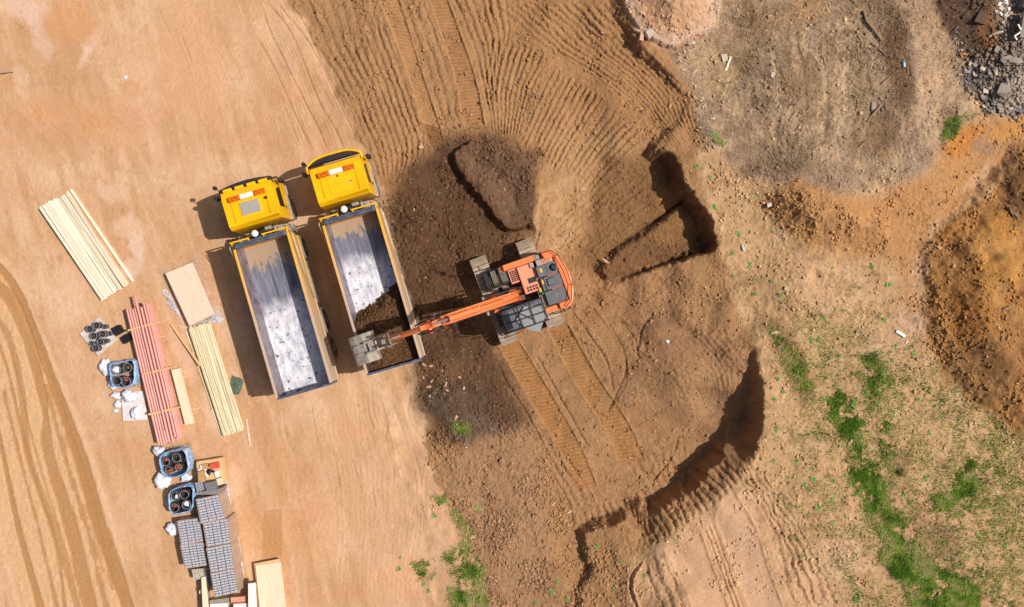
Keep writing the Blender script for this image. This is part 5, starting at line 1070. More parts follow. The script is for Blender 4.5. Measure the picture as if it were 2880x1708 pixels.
for t_ in (.12, .85):
    a = W(*ZC(100 + 660*t_, 330 + 950*t_), .045); b_ = W(*ZC(400 + 640*t_, 165 + 960*t_), .045); lath('bearer', a, b_, .07, .045, M_tim, 'wooden bearer under the pale timber pile, ' + ('upper end' if t_ < .5 else 'lower end'), 'timber')
# ---- wrapped sheets
pa, pb = W(*ZC(1430, 1000), 0), W(*ZC(1600, 1484), 0)
M_ply = wood('plywood', '#F2DABC', '#EACBA8', ang=wang(pa, pb)); M_plyw = wood('whitened_plywood', '#F3E2C6', '#E4CDA8', ang=wang(pa, pb))
M_film = film('clear_film'); M_film2 = film('thin_film', a=.12)
root = empty('sheet_stack', (W(535, 830).x, W(535, 830).y, 0)); tag(root, 'stack of plywood sheets in clear plastic wrap above the cane bundle', 'plywood stack')
Q = [(465.5, 770), (541, 739), (603, 883), (533, 917.7)]
for k in range(6):
    j = rb_.uniform(-1, 1); o = board('sheet', [W(px + j, py + j, .09 + .06 * (k + 1)) for px, py in Q], .05, M_ply, None, None, bevel=.004); o.parent = root; o.location = o.location - root.location
q = MB(); cs = [W(px, py, .46) for px, py in Q]; cc = sum(cs, Vector()) / 4
nx = 26; V = []; F = []
for j in range(nx + 1):
    for i in range(nx + 1):
        u = i / nx * 1.5 - .25; v = j / nx * 1.3 - .15
        p = (cs[0] * (1-u) + cs[1] * u) * (1-v) + (cs[3] * (1-u) + cs[2] * u) * v
        ou = max(-u, u - 1, 0); ov = max(-v, v - 1, 0); o_ = max(ou * 1.3, ov * 2.4); nz = rb_.uniform(-1, 1)
        z = .465 + .012 * abs(nz) if o_ == 0 else max(.5 - o_ * 3.2, .03 + .05 * abs(nz)) + .02 * nz
        p = Vector((p.x + .04 * nz * (o_ > 0), p.y + .04 * rb_.uniform(-1, 1) * (o_ > 0), z)); V.append(p - root.location)
for j in range(nx):
    for i in range(nx):
        e_ = min(i, j, nx - 1 - i, nx - 1 - j)
        if e_ < 2 and rb_.random() < .4: continue
        a = j * (nx + 1) + i; F.append((a, a + 1, a + nx + 2, a + nx + 1))
q.add(V, F); o = q.build('plastic_wrap', M_film2, root)
def rag(name, poly, zc, amp, m, label, cat, group=None, n=9, seed=1, base=.03, zf=None):
    """crumpled sheet lying on something: filled outline with folds"""
    r = random.Random(seed); P = [W(px, py, zc) for px, py in poly]; c = sum(P, Vector()) / len(P); k = len(P); V = [Vector((0, 0, amp * .6))]; F = []
    M_ = k * 3
    ring = []
    for i in range(k):
        for t_ in range(3):
            ring.append(P[i].lerp(P[(i+1) % k], t_ / 3) - c)
    for s_ in range(1, n + 1):
        for i, p in enumerate(ring):
            f_ = s_ / n; jj = 1 + r.uniform(-.06, .06) * f_; V.append(Vector((p.x * f_ * jj, p.y * f_ * jj, r.uniform(0, 1) * amp * (1.15 - f_))))
    for i in range(M_): F.append((0, 1 + i, 1 + (i+1) % M_))
    for s_ in range(n - 1):
        for i in range(M_): a = 1 + s_*M_ + i; b_ = 1 + s_*M_ + (i+1) % M_; F.append((a, a + M_, b_ + M_, b_))
    q = MB(); q.add(V, F); o = q.build(name, m); o.location = (c.x, c.y, zc)
    sm = o.modifiers.new('solid', 'SOLIDIFY'); sm.thickness = .004
    return tag(o, label, cat, group)
rag('plastic_film', [ZC(*p) for p in [(1385, 1180), (1440, 1165), (1500, 1250), (1570, 1390), (1600, 1484), (1540, 1420), (1440, 1310), (1460, 1260)]], .04, .12, M_film, 'crumpled clear film left of the wrapped plywood stack', 'plastic film', seed=3)
rag('plastic_film', [ZA(*p) for p in [(1440, 60), (1490, 80), (1560, 180), (1500, 215), (1400, 205), (1300, 220), (1290, 190), (1440, 150)]], .04, .1, M_film, 'crumpled clear film at the lower right corner of the wrapped plywood', 'plastic film', seed=4)
# ---- clay pipes
M_clay = mat('terracotta_pipe', '#D8968A', rough=.35, noise=.1, nscale=1.5, bump=.05, spec=.5)
M_bat = wood('batten', '#E8BE8E', '#D2A470', ang=0)
def pipe_mesh(L_, r_):
    q = MB(); q.ring((0, 0, 0), (0, 1, 0), [(r_*.84, 0), (r_, 0), (r_, L_), (r_*.84, L_)], 16); q.ring((0, 0, 0), (0, -1, 0), [(r_*.84, 0), (r_*.84, -L_)], 16); q.ring((0, L_ - .16, 0), (0, 1, 0), [(r_, 0), (r_*1.1, .02), (r_*1.1, .158)], 16)
    return q
ptop = W(*ZA(567, 75), .62); pbot = W(*ZA(893, 1448), .62)
dirp = (pbot - ptop); Lp = dirp.length; ang_p = math.atan2(dirp.y, dirp.x) - math.pi / 2
rp = .058; first = pipe_mesh(Lp, rp).build('clay_pipe', M_clay, None, smooth='auto'); used = False
across = Vector((-dirp.normalized().y, dirp.normalized().x, 0)); 
if across.x < 0: across = -across
bays = [0, 1, 2, 3, 4, 5.3, 6.6, 7.6]
rows = ['top', 'second', 'third', 'fourth']
colw = ['left edge', 'second from left', 'third from left', 'fourth from left', 'left of the gap', 'in the gap', 'right of the gap', 'right edge']
for li in range(5):
    z = .60 - li * .119 - (.02 if li > 1 else 0)
    for ci, u in enumerate(bays):
        if li > 0 and 0 < ci < 7 and li < 4 and not (ci in (5, 6)) and li > 1: pass
        o = first if not used else first.copy()
        if used: C.objects.link(o)
        used = True
        s_ = rb_.uniform(-.07, .07); b0 = ptop + across * u * .124 + dirp.normalized() * (s_ + (-.1 if ci > 5 else 0)); o.location = (b0.x, b0.y, z); o.rotation_euler = (0, 0, ang_p)
        if li == 0: lb = 'terracotta drain pipe in the top layer of the strapped bundle, ' + colw[ci]
        elif ci == 7: lb = 'terracotta pipe on the right side of the bundle below its top layer'
        else: lb = 'terracotta pipe in the lower layers of the strapped bundle'
        tag(o, lb, 'pipe', 'pipes on the right side below the top' if (ci == 7 and li > 0) else ('top layer pipes' if li == 0 else 'pipes in the lower layers'))
a = W(*ZC(1110, 1232), .73); o = first.copy(); C.objects.link(o); o.location = (a.x, a.y, .735); o.rotation_euler = (0, 0, ang_p); tag(o, 'terracotta pipe lying on top of the bundle and sticking out at its upper end', 'pipe')
for (p0, p1, w_, nm) in (((575, 290), (890, 200), .085, 'uppermost'), ((718, 735), (992, 672), .1, 'middle'), ((785, 1145), (1080, 1075), .1, 'lowest')):
    lath('batten', W(*ZA(*p0), .72), W(*ZA(*p1), .72), w_, .05, M_bat, 'light wooden batten across the terracotta pipes, ' + nm + ' of the three', 'batten', 'battens across the pipes')
    e = W(*ZA(*p1), .72); lath('batten', Vector((e.x - .02, e.y, .66)), Vector((e.x + .16, e.y + .05, .10)), .05, .05, M_bat, 'upright wooden batten standing beside the ' + nm + ' cross batten', 'batten')
for (p0, p1, nm) in (((870, 365), (945, 345), 'upper'), ((1125, 768), (1218, 748), 'middle'), ((1218, 1095), (1325, 1072), 'lower')):
    lath('bearer', W(*ZA(p0[0] - 90, p0[1] + 25), .07), W(*ZA(*p1), .07), .06, .05, M_bat, 'thin wooden bearer poking out right of the pipes, the ' + nm + ' one', 'timber')
board('timber_beam', quadw(ZA, [(1017, 690), (1100, 673), (1246, 1236), (1160, 1250)], .32), .22, M_plyw, 'broad pale timber beam lying along the right side of the terracotta pipes', 'timber')
# ---- laths / canes
ca, cb_ = W(*ZA(1300, 240), 0), W(*ZA(1640, 1340), 0)
M_cane = wood('yellow_lath', '#F4E6C4', '#D8C498', ang=wang(ca, cb_))
nL = 26
for i in range(nL):
    u = (i + .5) / nL; jt = rb_.uniform(-.05, .05); t0 = (1195 + 215 * u, 262 - 50 * u + rb_.uniform(-10, 16)); ub = min(max(u + jt * 1.4, .0), 1); b0 = (1543 + 210 * ub, 1372 - 72 * ub + rb_.uniform(-30, 10))
    z = .30 + .025 * math.sin(i * 2.3) + .004 * i / nL
    lath('lath', W(*ZA(*t0), z), W(*ZA(*b0), z + rb_.uniform(-.01, .01)), rb_.choice([.04, .05, .06]), .03, M_cane, 'yellowish thin lath in the long bundle right of the pipes', 'lath', 'laths in the long bundle')
for k in range(3): board('lath', quadw(ZA, [(1200, 268), (1408, 215), (1745, 1305), (1545, 1368)], .235 - k * .08), .07, M_cane, 'lower layer of laths beneath the long yellowish bundle', 'laths', 'lower lath layers')
lath('lath', W(*ZA(1168, 290), .06), W(*ZA(1532, 1368), .06), .05, .04, M_cane, 'lone lath on the ground along the left side of the lath bundle', 'lath')
lath('lath', W(*ZA(1210, 420), .10), W(*ZA(1440, 1100), .10), .035, .03, M_cane, 'short lath lying across the lone lath left of the bundle', 'lath')
lath('timber_plank', W(*ZA(1015, 222), .12), W(*ZA(1315, 650), .36), .10, .04, M_bat, 'light plank leaning slantwise onto the left side of the lath bundle', 'plank')
lath('stick', W(*ZA(1075, 238), .04), W(*ZA(1180, 262), .05), .03, .02, M_cane, 'short thin stick beside the upper end of the lath bundle', 'stick')
board('stick', quadw(ZA, [(1774, 1192), (1792, 1190), (1830, 1468), (1814, 1470)], .04), .03, mat('striped_staff', '#F0D6CC', rough=.5, color2='#E0A898', thresh=(.45, .5), nscale=6, bump=0), 'thin pale levelling staff lying on the sand right of the laths', 'staff')
rag('green_sheet', [ZA(*p) for p in [(1632, 742), (1752, 785), (1735, 880), (1705, 945), (1650, 940), (1612, 840), (1625, 800)]], .03, .05, mat('green_cloth', '#5B6A58', rough=.6, noise=.15, bump=.5, bscale=8), 'small dark green sheet lying between the laths and the truck shadow', 'sheet', seed=5)
# ---- black fittings on a whitish pallet sheet
M_sheet = mat('whitish_sheet', '#DCCFC8', rough=.5, color2='#C2AFA2', thresh=(.35, .6), nscale=3, bump=.4, bscale=6)
M_pal = wood('grey_pallet_wood', '#B4A090', '#8F7C6C', ang=.3)
def pallet(qd, z, label, m=None, group=None):
    n = len(qd); c = sum(qd, Vector()) / 4; root = empty('pallet', (c.x, c.y, 0)); tag(root, label, 'pallet', group)
    for k in range(7):
        u0, u1 = k / 7 + .012, (k + 1) / 7 - .012; pts = [qd[0].lerp(qd[1], u0), qd[0].lerp(qd[1], u1), qd[3].lerp(qd[2], u1), qd[3].lerp(qd[2], u0)]
        o = board('deck_board', pts, .022, m or M_pal, None, None, bevel=0); o.parent = root; o.location = o.location - root.location
    for v in (.06, .5, .94):
        a = qd[0].lerp(qd[3], v); b_ = qd[1].lerp(qd[2], v); z_ = a.z - .024; d = (qd[3] - qd[0]).normalized() * .045; pts = [Vector((*(p).xy, z_)) for p in (a - d, b_ - d, b_ + d, a + d)]
        o = board('runner', pts, z_ - .002, m or M_pal, None, None, bevel=0); o.parent = root; o.location = o.location - root.location
    return root
pallet(quadw(ZA, [(100, 322), (290, 160), (470, 372), (272, 542)], .11), .11, 'pallet under the black pipe fittings left of the terracotta pipes')
board('sheet', quadw(ZA, [(88, 320), (285, 150), (480, 375), (275, 550)], .125), .012, M_sheet, 'whitish sheet on the pallet under the black pipe fittings', 'sheet', bevel=.003)
M_pipe = mat('black_pipe', '#4C494E', rough=.35, noise=.2, nscale=4, bump=.1)
M_rimd = mat('grey_rim', '#7E7B82', rough=.35, noise=.1, bump=0)
def drum(c, r_, z0, z1, name, label, cat, group, m=M_pipe, fill=None, parent=None):
    q = MB(); h = z1 - z0
    q.ring((0, 0, 0), (0, 0, 1), [(.01, .01), (r_, 0)] + [(r_ * (1.0 if k % 2 else .94), h * k / 9) for k in range(1, 9)] + [(r_ * 1.06, h * .93), (r_ * 1.06, h), (r_ * .86, h), (r_ * .84, h * .3), (.01, h * .3)], 24)
    o = q.build(name, m, parent, smooth='auto'); o.location = (c.x, c.y, z0)
    q = MB(); q.tube([(math.cos(a_) * r_ * .96, math.sin(a_) * r_ * .96, h + .012) for a_ in [2 * math.pi * k / 20 for k in range(21)]], .02, 6, caps=False); q.build('rim', M_rimd, o, smooth=True)
    if label: tag(o, label, cat, group)
    return o
fl_ = [((190, 275), 'the leftmost one'), ((258, 238), 'the topmost one'), ((320, 325), 'the rightmost of the middle row'), ((232, 345), 'the middle one'), ((298, 405), 'the second from the bottom'), ((250, 470), 'the bottom one')]
for (p, nm) in fl_:
    drum(W(*ZA(*p), .45), .155, .127, .45, 'pipe_fitting', 'black upright pipe fitting on the whitish pallet sheet, ' + nm, 'pipe fitting', 'black pipe fittings')
for i, (p, h) in enumerate([((345, 250), .3), ((395, 320), .25), ((360, 395), .3), ((210, 420), .25)]):
    drum(W(*ZA(*p), h), .11, .127, h, 'pipe_fitting', 'short black pipe fitting lower than the tall ones on the whitish sheet', 'pipe fitting', 'short black pipe fittings')
def crate(qd, label):
    c = sum(qd, Vector()) / 4; root = empty('crate', (c.x, c.y, 0)); tag(root, label, 'crate', None)
    q = MB(); z = qd[0].z; k = 8
    for i in range(k + 1):
        u = i / k
        for (A, B, Cc, D) in ((qd[0], qd[1], qd[3], qd[2]), (qd[0], qd[3], qd[1], qd[2])):
            a = A.lerp(B, u) - c; b_ = Cc.lerp(D, u) - c; d = (b_ - a).normalized(); n = Vector((-d.y, d.x, 0)) * .009; a.z = b_.z = z - (.002 if A is qd[0] and B is qd[1] else .0)
            vs = [a - n, a + n, b_ + n, b_ - n]; q.add([v + Vector((0, 0, -.03)) for v in vs] + vs, [(0, 3, 2, 1), (4, 5, 6, 7), (0, 1, 5, 4), (1, 2, 6, 5), (2, 3, 7, 6), (3, 0, 4, 7)])
    o = q.build('grid_top', M_blk, root)
    o = board('tray', [Vector((p.x, p.y, z - .035)) for p in qd], z - .045, M_blk, None, None, bevel=.01); o.parent = root; o.location = o.location - root.location
crate(quadw(ZA, [(408, 272), (488, 230), (530, 300), (452, 345)], .25), 'black slotted plastic crate touching the corner of the whitish sheet')
crate(quadw(ZA, [(500, 365), (575, 318), (608, 385), (538, 427)], .25), 'black slotted plastic crate against the left side of the terracotta pipes')

# ---- bulk bags, sacks
M_bag = mat('white_woven_sack', '#E9EBF4', rough=.55, color2='#CFD3E2', thresh=(.35, .6), nscale=5, bump=.35, bscale=5)
M_blue = mat('blue_woven_bag', '#7FA9D6', rough=.45, color2='#C6DAF0', thresh=(.4, .62), nscale=6, bump=.9, bscale=7)
M_blue2 = mat('blue_rim', '#4F86C4', rough=.4, color2='#9FC4EA', thresh=(.4, .6), nscale=8, bump=.6, bscale=12)
def sack(px, py, rx, ry, ang, h, label, z0=0.0, m=None, seed=0, group='white sacks'):
    bm = bmesh.new(); bmesh.ops.create_icosphere(bm, subdivisions=4, radius=1); r = np.random.default_rng(seed + 50)
    ph = r.uniform(0, 6.28, 6)
    for v in bm.verts:
        x, y, z = v.co; a = math.atan2(y, x); rr = 1 + .10 * math.sin(3 * a + ph[0]) + .08 * math.sin(5 * a + ph[1]) + .04 * math.sin(11 * a + ph[2])
        sq = (abs(math.cos(a))**2.6 + abs(math.sin(a))**2.6) ** (-1 / 2.6); wr = 1 + .05 * math.sin(7 * x + ph[3]) * math.cos(9 * y + ph[4]) + .03 * math.sin(19 * x + 13 * y + ph[5])
        zz = (z + 1) / 2; v.co = (x * rx * rr * sq * wr, y * ry * rr * sq * wr, h * (zz ** .8) * (1 + .10 * math.sin(3 * x + ph[5]) * math.cos(4 * y + ph[0]) * zz))
    me = bpy.data.meshes.new('sack'); bm.to_mesh(me); bm.free(); me.polygons.foreach_set('use_smooth', [True] * len(me.polygons)); me.materials.append(m or M_bag)
    o = bpy.data.objects.new('sack', me); C.objects.link(o); p = W(px, py, z0 + h * .6); o.location = (p.x, p.y, z0); o.rotation_euler = (0, 0, -R(ang)); return tag(o, label, 'sack', group)
def bulkbag(rim, z, label, seed, base_in=.0, dark=True):
    P = [W(px, py, z) for px, py in rim]; c = sum(P, Vector()) / len(P); root = empty('bulk_bag', (c.x, c.y, 0)); tag(root, label, 'bulk bag', 'blue bulk bags'); r = random.Random(seed)
    pl = []
    k = len(P)
    for i in range(k):
        for t_ in range(4):
            a, b_, cc_, d = P[i-1], P[i], P[(i+1) % k], P[(i+2) % k]; t = t_ / 4
            pl.append(.5 * ((2*b_) + (-a+cc_)*t + (2*a-5*b_+4*cc_-d)*t*t + (-a+3*b_-3*cc_+d)*t**3) - c)
    n = len(pl); V = []; F = []; prof = [(1.0, z, 0), (1.03, z*.8, 1), (1.06, z*.5, 1), (1.05, z*.2, 1), (1.0, .01, 0), (.3, .01, 0)]
    for s_, zz, jj in prof:
        for i, p in enumerate(pl): k_ = s_ * (1 + jj * .03 * math.sin(i * 1.7 + seed)); V.append(Vector((p.x * k_, p.y * k_, zz + (.02 * math.sin(i * 2.1) if s_ == 1.0 and zz > .1 else 0))))
    for j in range(len(prof) - 1):
        for i in range(n): a = j*n+i; b_ = j*n+(i+1) % n; F.append((a, b_, b_+n, a+n))
    q = MB(); q.add(V, F); o = q.build('bag_wall', M_blue, root, smooth=True); sm = o.modifiers.new('s', 'SOLIDIFY'); sm.thickness = .015
    q = MB(); pts = [Vector((p.x, p.y, z + .02 * math.sin(i * 2.1))) for i, p in enumerate(pl)]; pts.append(pts[0]); q.tube(pts, [.028 + .008 * math.sin(i * 1.3) for i in range(len(pts))], 6, caps=False); q.build('bag_rim', M_blue2, root, smooth=True)
    return root
M_brn = mat('brown_plastic', '#B5622E', rough=.35, color2='#7A3A1C', thresh=(.35, .65), nscale=9)
M_orc = mat('orange_plastic', '#D9601F', rough=.35)
# upper bag with four black drums
pallet(quadw(ZA, [(425, 620), (690, 600), (720, 860), (450, 880)], .12), .12, 'pallet under the uppermost blue bulk bag left of the pipes')
bulkbag([ZA(*p) for p in [(395, 650), (440, 612), (520, 606), (600, 590), (638, 620), (642, 700), (640, 790), (600, 850), (520, 865), (430, 850), (405, 780)]], .8, 'pale blue bulk bag of black corrugated drums touching the left side of the pipes', 1)
for (p, nm, r_) in (((457, 688), 'holding a white bag, upper left', .215), ((572, 668), 'upper right', .205), ((470, 800), 'lower left', .2), ((560, 810), 'with an orange scrap inside, lower right', .215)):
    drum(W(*ZA(*p), .84), r_, .14, .84, 'corrugated_drum', 'black corrugated drum in the uppermost blue bag, ' + nm, 'drum', 'drums in the uppermost bag')
def scrap(px, py, z, r_, m, label, cat, seed=3, sq=.7):
    Vt, Ft = rock_template(seed, 2); q = MB(); q.add([Vector((v[0] * r_, v[1] * r_, v[2] * r_ * sq)) for v in Vt], [tuple(f) for f in Ft]); o = q.build(cat.replace(' ', '_'), m); p = W(px, py, z); o.location = (p.x, p.y, z); return tag(o, label, cat)
sack(*ZA(457, 688), .17, .16, 10, .2, 'white bag stuffed into the upper left drum of the uppermost blue bag', .62, seed=2)
scrap(*ZA(565, 785), .55, .1, M_orc, 'orange fitting lying inside the lower right drum', 'orange fitting')
scrap(*ZA(585, 665), .55, .09, mat('olive_fitting', '#8A7A4A', rough=.5), 'olive brown fitting lying inside the upper right drum', 'olive fitting', 5)
for i, (p, rx, ry, an, h, lb) in enumerate([((350, 665), .26, .40, -12, .38, 'large white sack standing left of the uppermost blue bag'), ((425, 845), .24, .17, 28, .3, 'white sack crumpled under the lower left corner of the uppermost blue bag'),
        ((455, 950), .22, .16, 10, .3, 'white sack at the upper left of the white sheeted pallet'), ((600, 955), .36, .26, 14, .42, 'big bulging white sack on top of the white sheeted pallet'),
        ((475, 1040), .16, .17, 30, .25, 'small white sack on the left edge of the white sheeted pallet'), ((455, 1105), .13, .08, -20, .12, 'small flat white bag at the lower left of the sheeted pallet'), ((655, 1130), .2, .28, 5, .3, 'white sack on the lower part of the white sheeted pallet')]):
    sack(*ZA(*p), rx, ry, an, h, lb, .14 if i in (3, 6) else 0, seed=i)
pallet(quadw(ZA, [(520, 920), (735, 912), (775, 1195), (535, 1205)], .11), .11, 'pallet below the white sheet left of the pipes')
board('sheet', quadw(ZA, [(510, 912), (742, 905), (780, 1200), (528, 1208)], .13), .012, mat('white_sheet', '#E2DCDE', rough=.5, color2='#CDBFB8', thresh=(.3, .6), nscale=5, bump=.6, bscale=6), 'white sheet over the pallet below the uppermost blue bag', 'sheet', bevel=.003)
# middle bag
pallet(quadw(ZB, [(205, 95), (415, 55), (475, 250), (260, 300)], .13), .13, 'greyish pallet showing right of the middle blue bag')
bulkbag([ZB(*p) for p in [(152, 195), (180, 150), (240, 125), (330, 108), (372, 130), (392, 200), (400, 270), (370, 315), (290, 345), (215, 340), (170, 300)]], .8, 'blue bulk bag below the pipes holding black and orange fittings', 2)
for (p, nm, r_) in (((205, 215), 'upper left', .18), ((298, 180), 'upper right', .2), ((232, 290), 'lower left', .17), ((318, 262), 'lower right', .16)):
    drum(W(*ZB(*p), .72), r_, .14, .72, 'corrugated_drum', 'black drum in the middle blue bag below the pipes, ' + nm, 'drum', 'drums in the middle bag')
for (p, r_, m_, lb, ct) in (((210, 200), .06, M_orc, 'small bright orange fitting in the upper left of the middle blue bag', 'orange fitting'), ((240, 300), .13, M_brn, 'brown fitting at the bottom of the middle blue bag', 'brown fitting'), ((315, 262), .13, M_brn, 'brown fitting at the right of the middle blue bag', 'brown fitting')):
    scrap(*ZB(*p), .68, r_, m_, lb, ct)
# lower bag
pallet(quadw(ZB, [(270, 410), (460, 390), (480, 640), (300, 680)], .13), .13, 'pallet under the lowest blue bag')
bulkbag([ZB(*p) for p in [(232, 520), (255, 470), (320, 440), (400, 425), (440, 450), (442, 520), (440, 590), (400, 645), (330, 662), (270, 668), (238, 620)]], .85, 'deep blue bulk bag of four black drums beside the grey block packs', 3)
for (p, nm) in (((290, 512), 'upper left, white lid bag'), ((368, 500), 'upper right'), ((283, 618), 'lower left, brown fitting inside'), ((385, 590), 'lower right, white bag inside')):
    drum(W(*ZB(*p), .86), .2, .14, .86, 'corrugated_drum', 'black corrugated drum in the lowest blue bag, ' + nm, 'drum', 'drums in the lowest bag')
sack(*ZB(298, 518), .07, .1, 10, .12, 'small white bag in the upper left drum of the lowest blue bag', .7, seed=11); sack(*ZB(385, 580), .12, .12, 10, .14, 'white bag in the lower right drum of the lowest blue bag', .72, seed=12)
scrap(*ZB(288, 600), .7, .09, M_brn, 'brown fitting in the lower left drum of the lowest blue bag', 'brown fitting'); scrap(*ZB(375, 470), .8, .05, M_orc, 'tiny orange fitting at the top of the lowest blue bag', 'orange fitting')
sack(*ZB(145, 120), .27, .22, 10, .55, 'white sack at the upper left of the middle blue bag', seed=14); sack(*ZB(175, 385), .38, .34, 20, .5, 'large round white sack between the middle and lowest blue bags', seed=15)
sack(*ZB(268, 802), .30, .30, 0, .45, 'white sack against the left side of the upper left block pack', seed=16); sack(*ZB(385, 352), .26, .17, -10, .32, 'greyish white sack right of the gap between the two blue bags', seed=17)
# ---- block packs
M_blkA = mat('grey_concrete_block', '#C6C4CC', rough=.75, noise=.12, nscale=9, color2='#A6A4AC', thresh=(.3, .65)); M_gap = mat('dark_joint', '#66646C', rough=.8)
M_wrapb = mat('brownish_pack_side', '#A48A78', rough=.4, color2='#BFA898', thresh=(.35, .65), nscale=4, bump=.6, bscale=6)
def pack(qd, label, group='grey block packs'):
    z = qd[0].z; c = sum(qd, Vector()) / 4; root = empty('block_pack', (c.x, c.y, 0)); tag(root, label, 'block pack', group)
    o = board('pack_core', [Vector((p.x, p.y, z - .05)) for p in qd], z - .2, M_gap, None, None, bevel=.01); o.parent = root; o.location -= root.location
    q = MB(); r = random.Random(int(z * 1000 + c.x * 10)); cols, rows_ = 3, 9
    for i in range(cols):
        for j in range(rows_):
            u0, u1 = i / cols + .02, (i + 1) / cols - .02; v0, v1 = j / rows_ + .013, (j + 1) / rows_ - .013; jz = r.uniform(-.006, .006); um = (u0 + u1) / 2
            for (a, b_) in ((u0, um - .008), (um + .008, u1)):
                f_ = lambda u, v: qd[0].lerp(qd[1], u).lerp(qd[3].lerp(qd[2], u), v) - c
                vs = [f_(a, v0), f_(b_, v0), f_(b_, v1), f_(a, v1)]
                if (vs[1] - vs[0]).cross(vs[2] - vs[1]).z < 0: vs = vs[::-1]
                top = [Vector((v.x, v.y, z + jz)) for v in vs]; lo = [Vector((v.x, v.y, z - .06)) for v in vs]
                q.add(lo + top, [(3, 2, 1, 0), (4, 5, 6, 7), (0, 1, 5, 4), (1, 2, 6, 5), (2, 3, 7, 6), (3, 0, 4, 7)])
    o = q.build('blocks', M_blkA, root, bevel=.012)
    q = MB(); n = 4; s = 1.035; hi = [Vector(((p.x - c.x) * s, (p.y - c.y) * s, z - .01)) for p in qd]; lo = [Vector((v.x * 1.01, v.y * 1.01, .16)) for v in hi]; hi2 = [Vector((v.x / s * .985, v.y / s * .985, z - .012)) for v in hi]
    q.add(lo + hi + hi2, [(i, (i+1) % 4, 4 + (i+1) % 4, 4 + i) for i in range(4)] + [(4 + i, 4 + (i+1) % 4, 8 + (i+1) % 4, 8 + i) for i in range(4)]); q.build('shrink_wrap', M_wrapb, root)
    for v in (.12, .5, .88):
        a = qd[0].lerp(qd[3], v); b_ = qd[1].lerp(qd[2], v); d = (qd[3] - qd[0]).normalized() * .05; pts = [Vector((*(p).xy, .14)) for p in (a - d, b_ - d, b_ + d, a + d)]
        o = board('pallet_runner', pts, .135, M_pal, None, None, bevel=0); o.parent = root; o.location -= root.location
pk = [([(470, 545), (665, 505), (720, 705), (512, 752)], 1.2, 'grey concrete block pack at the top of the right column of packs'), ([(530, 752), (745, 712), (772, 920), (566, 956)], 1.2, 'grey concrete block pack second in the right column'), ([(560, 972), (770, 932), (802, 1140), (600, 1180)], 1.2, 'grey concrete block pack third in the right column'), ([(598, 1192), (800, 1150), (836, 1352), (636, 1396)], 1.15, 'grey concrete block pack at the bottom of the right column'),
      ([(305, 735), (495, 708), (530, 908), (340, 940)], .85, 'lower grey block pack beside the white sack, upper of the left two'), ([(333, 945), (530, 920), (562, 1118), (375, 1146)], .85, 'lower grey block pack above the grey slats, bottom of the left two')]
for p, z, lb in pk: pack(quadw(ZB, p, z), lb)
# mixed pallet above the packs
M_card = mat('brown_cardboard', '#C09468', rough=.8, noise=.08, nscale=3); M_red = mat('red_box', '#D8503C', rough=.5, noise=.08)
pallet(quadw(ZB, [(472, 210), (690, 178), (725, 390), (490, 430)], .14), .14, 'pallet of mixed boxes above the grey block packs')
board('board_stack', quadw(ZB, [(472, 215), (690, 180), (722, 385), (485, 420)], .60), .44, M_bat, 'light wooden board stack carrying the mixed boxes above the block packs', 'boards')
for (p, z, th, m_, lb, ct) in (([(485, 300), (535, 292), (545, 402), (490, 404)], .9, .28, M_card, 'upright brown cardboard box on the mixed pallet', 'cardboard box'), ([(520, 238), (572, 230), (572, 275), (525, 290)], .74, .12, M_card, 'small cardboard box at the top of the mixed pallet', 'cardboard box'),
        ([(583, 235), (662, 218), (670, 268), (610, 280)], .8, .18, M_red, 'red box on the mixed pallet', 'red box'), ([(585, 238), (612, 233), (616, 262), (590, 266)], .86, .05, M_orc, 'orange tray lying on the red box', 'tray'), ([(640, 368), (692, 350), (706, 410), (655, 426)], .78, .16, M_plyw, 'small light wooden crate at the lower right of the mixed pallet', 'wooden crate'),
        ([(625, 300), (662, 292), (668, 350), (640, 356)], .72, .1, M_wht, 'white carton on the mixed pallet', 'carton'), ([(540, 402), (628, 385), (648, 450), (562, 474)], 1.15, .3, mat('dark_grey_slab', '#75757C', rough=.6), 'flat dark grey box on top between the boxes and block packs', 'grey box')):
    board(ct.replace(' ', '_'), quadw(ZB, p, z), th, m_, lb, ct, bevel=.008)
o = scrap(*ZB(592, 300), .75, .16, M_blk, 'dark coiled tool between the boxes on the mixed pallet', 'power tool', 4)
for (a, b_, lb) in (((505, 250), (560, 290), 'upper'), ((485, 290), (530, 270), 'left'), ((545, 300), (570, 345), 'lower')): lath('strip', W(*ZB(*a), .72), W(*ZB(*b_), .74), .09, .03, M_wht, 'white packing strip on the mixed pallet, the ' + lb + ' one', 'packing strip')
o = pack(quadw(ZB, [(462, 400), (528, 388), (545, 458), (478, 480)], .95), 'small stack of grey blocks left of the flat dark grey box', None)
board('block_stack_cover', quadw(ZB, [(480, 505), (500, 480), (690, 445), (672, 500)], 1.16), .9, mat('grey_wrapped_boards', '#8B827E', rough=.5, noise=.1), 'grey wrapped boards at the upper edge of the top block pack', 'wrapped boards', bevel=.01)
for i, (p, lb) in enumerate([([(690, 170), (715, 190), (740, 390), (712, 420), (700, 300)], 'clear film hanging beside the mixed pallet'), ([(740, 395), (765, 500), (778, 605), (745, 640), (730, 520)], 'brownish film beside the top block pack'), ([(775, 605), (800, 700), (820, 800), (800, 860), (770, 720)], 'brownish film beside the second block pack'),
        ([(825, 815), (850, 900), (866, 1030), (845, 1050), (815, 930)], 'brownish film beside the third block pack'), ([(845, 1040), (880, 1100), (892, 1230), (860, 1290), (840, 1180)], 'brownish film beside the bottom block pack')]):
    rag('plastic_film', [ZB(*q_) for q_ in p], .08, .1, M_film, lb + ' on the sand', 'plastic film', seed=20 + i, n=6)
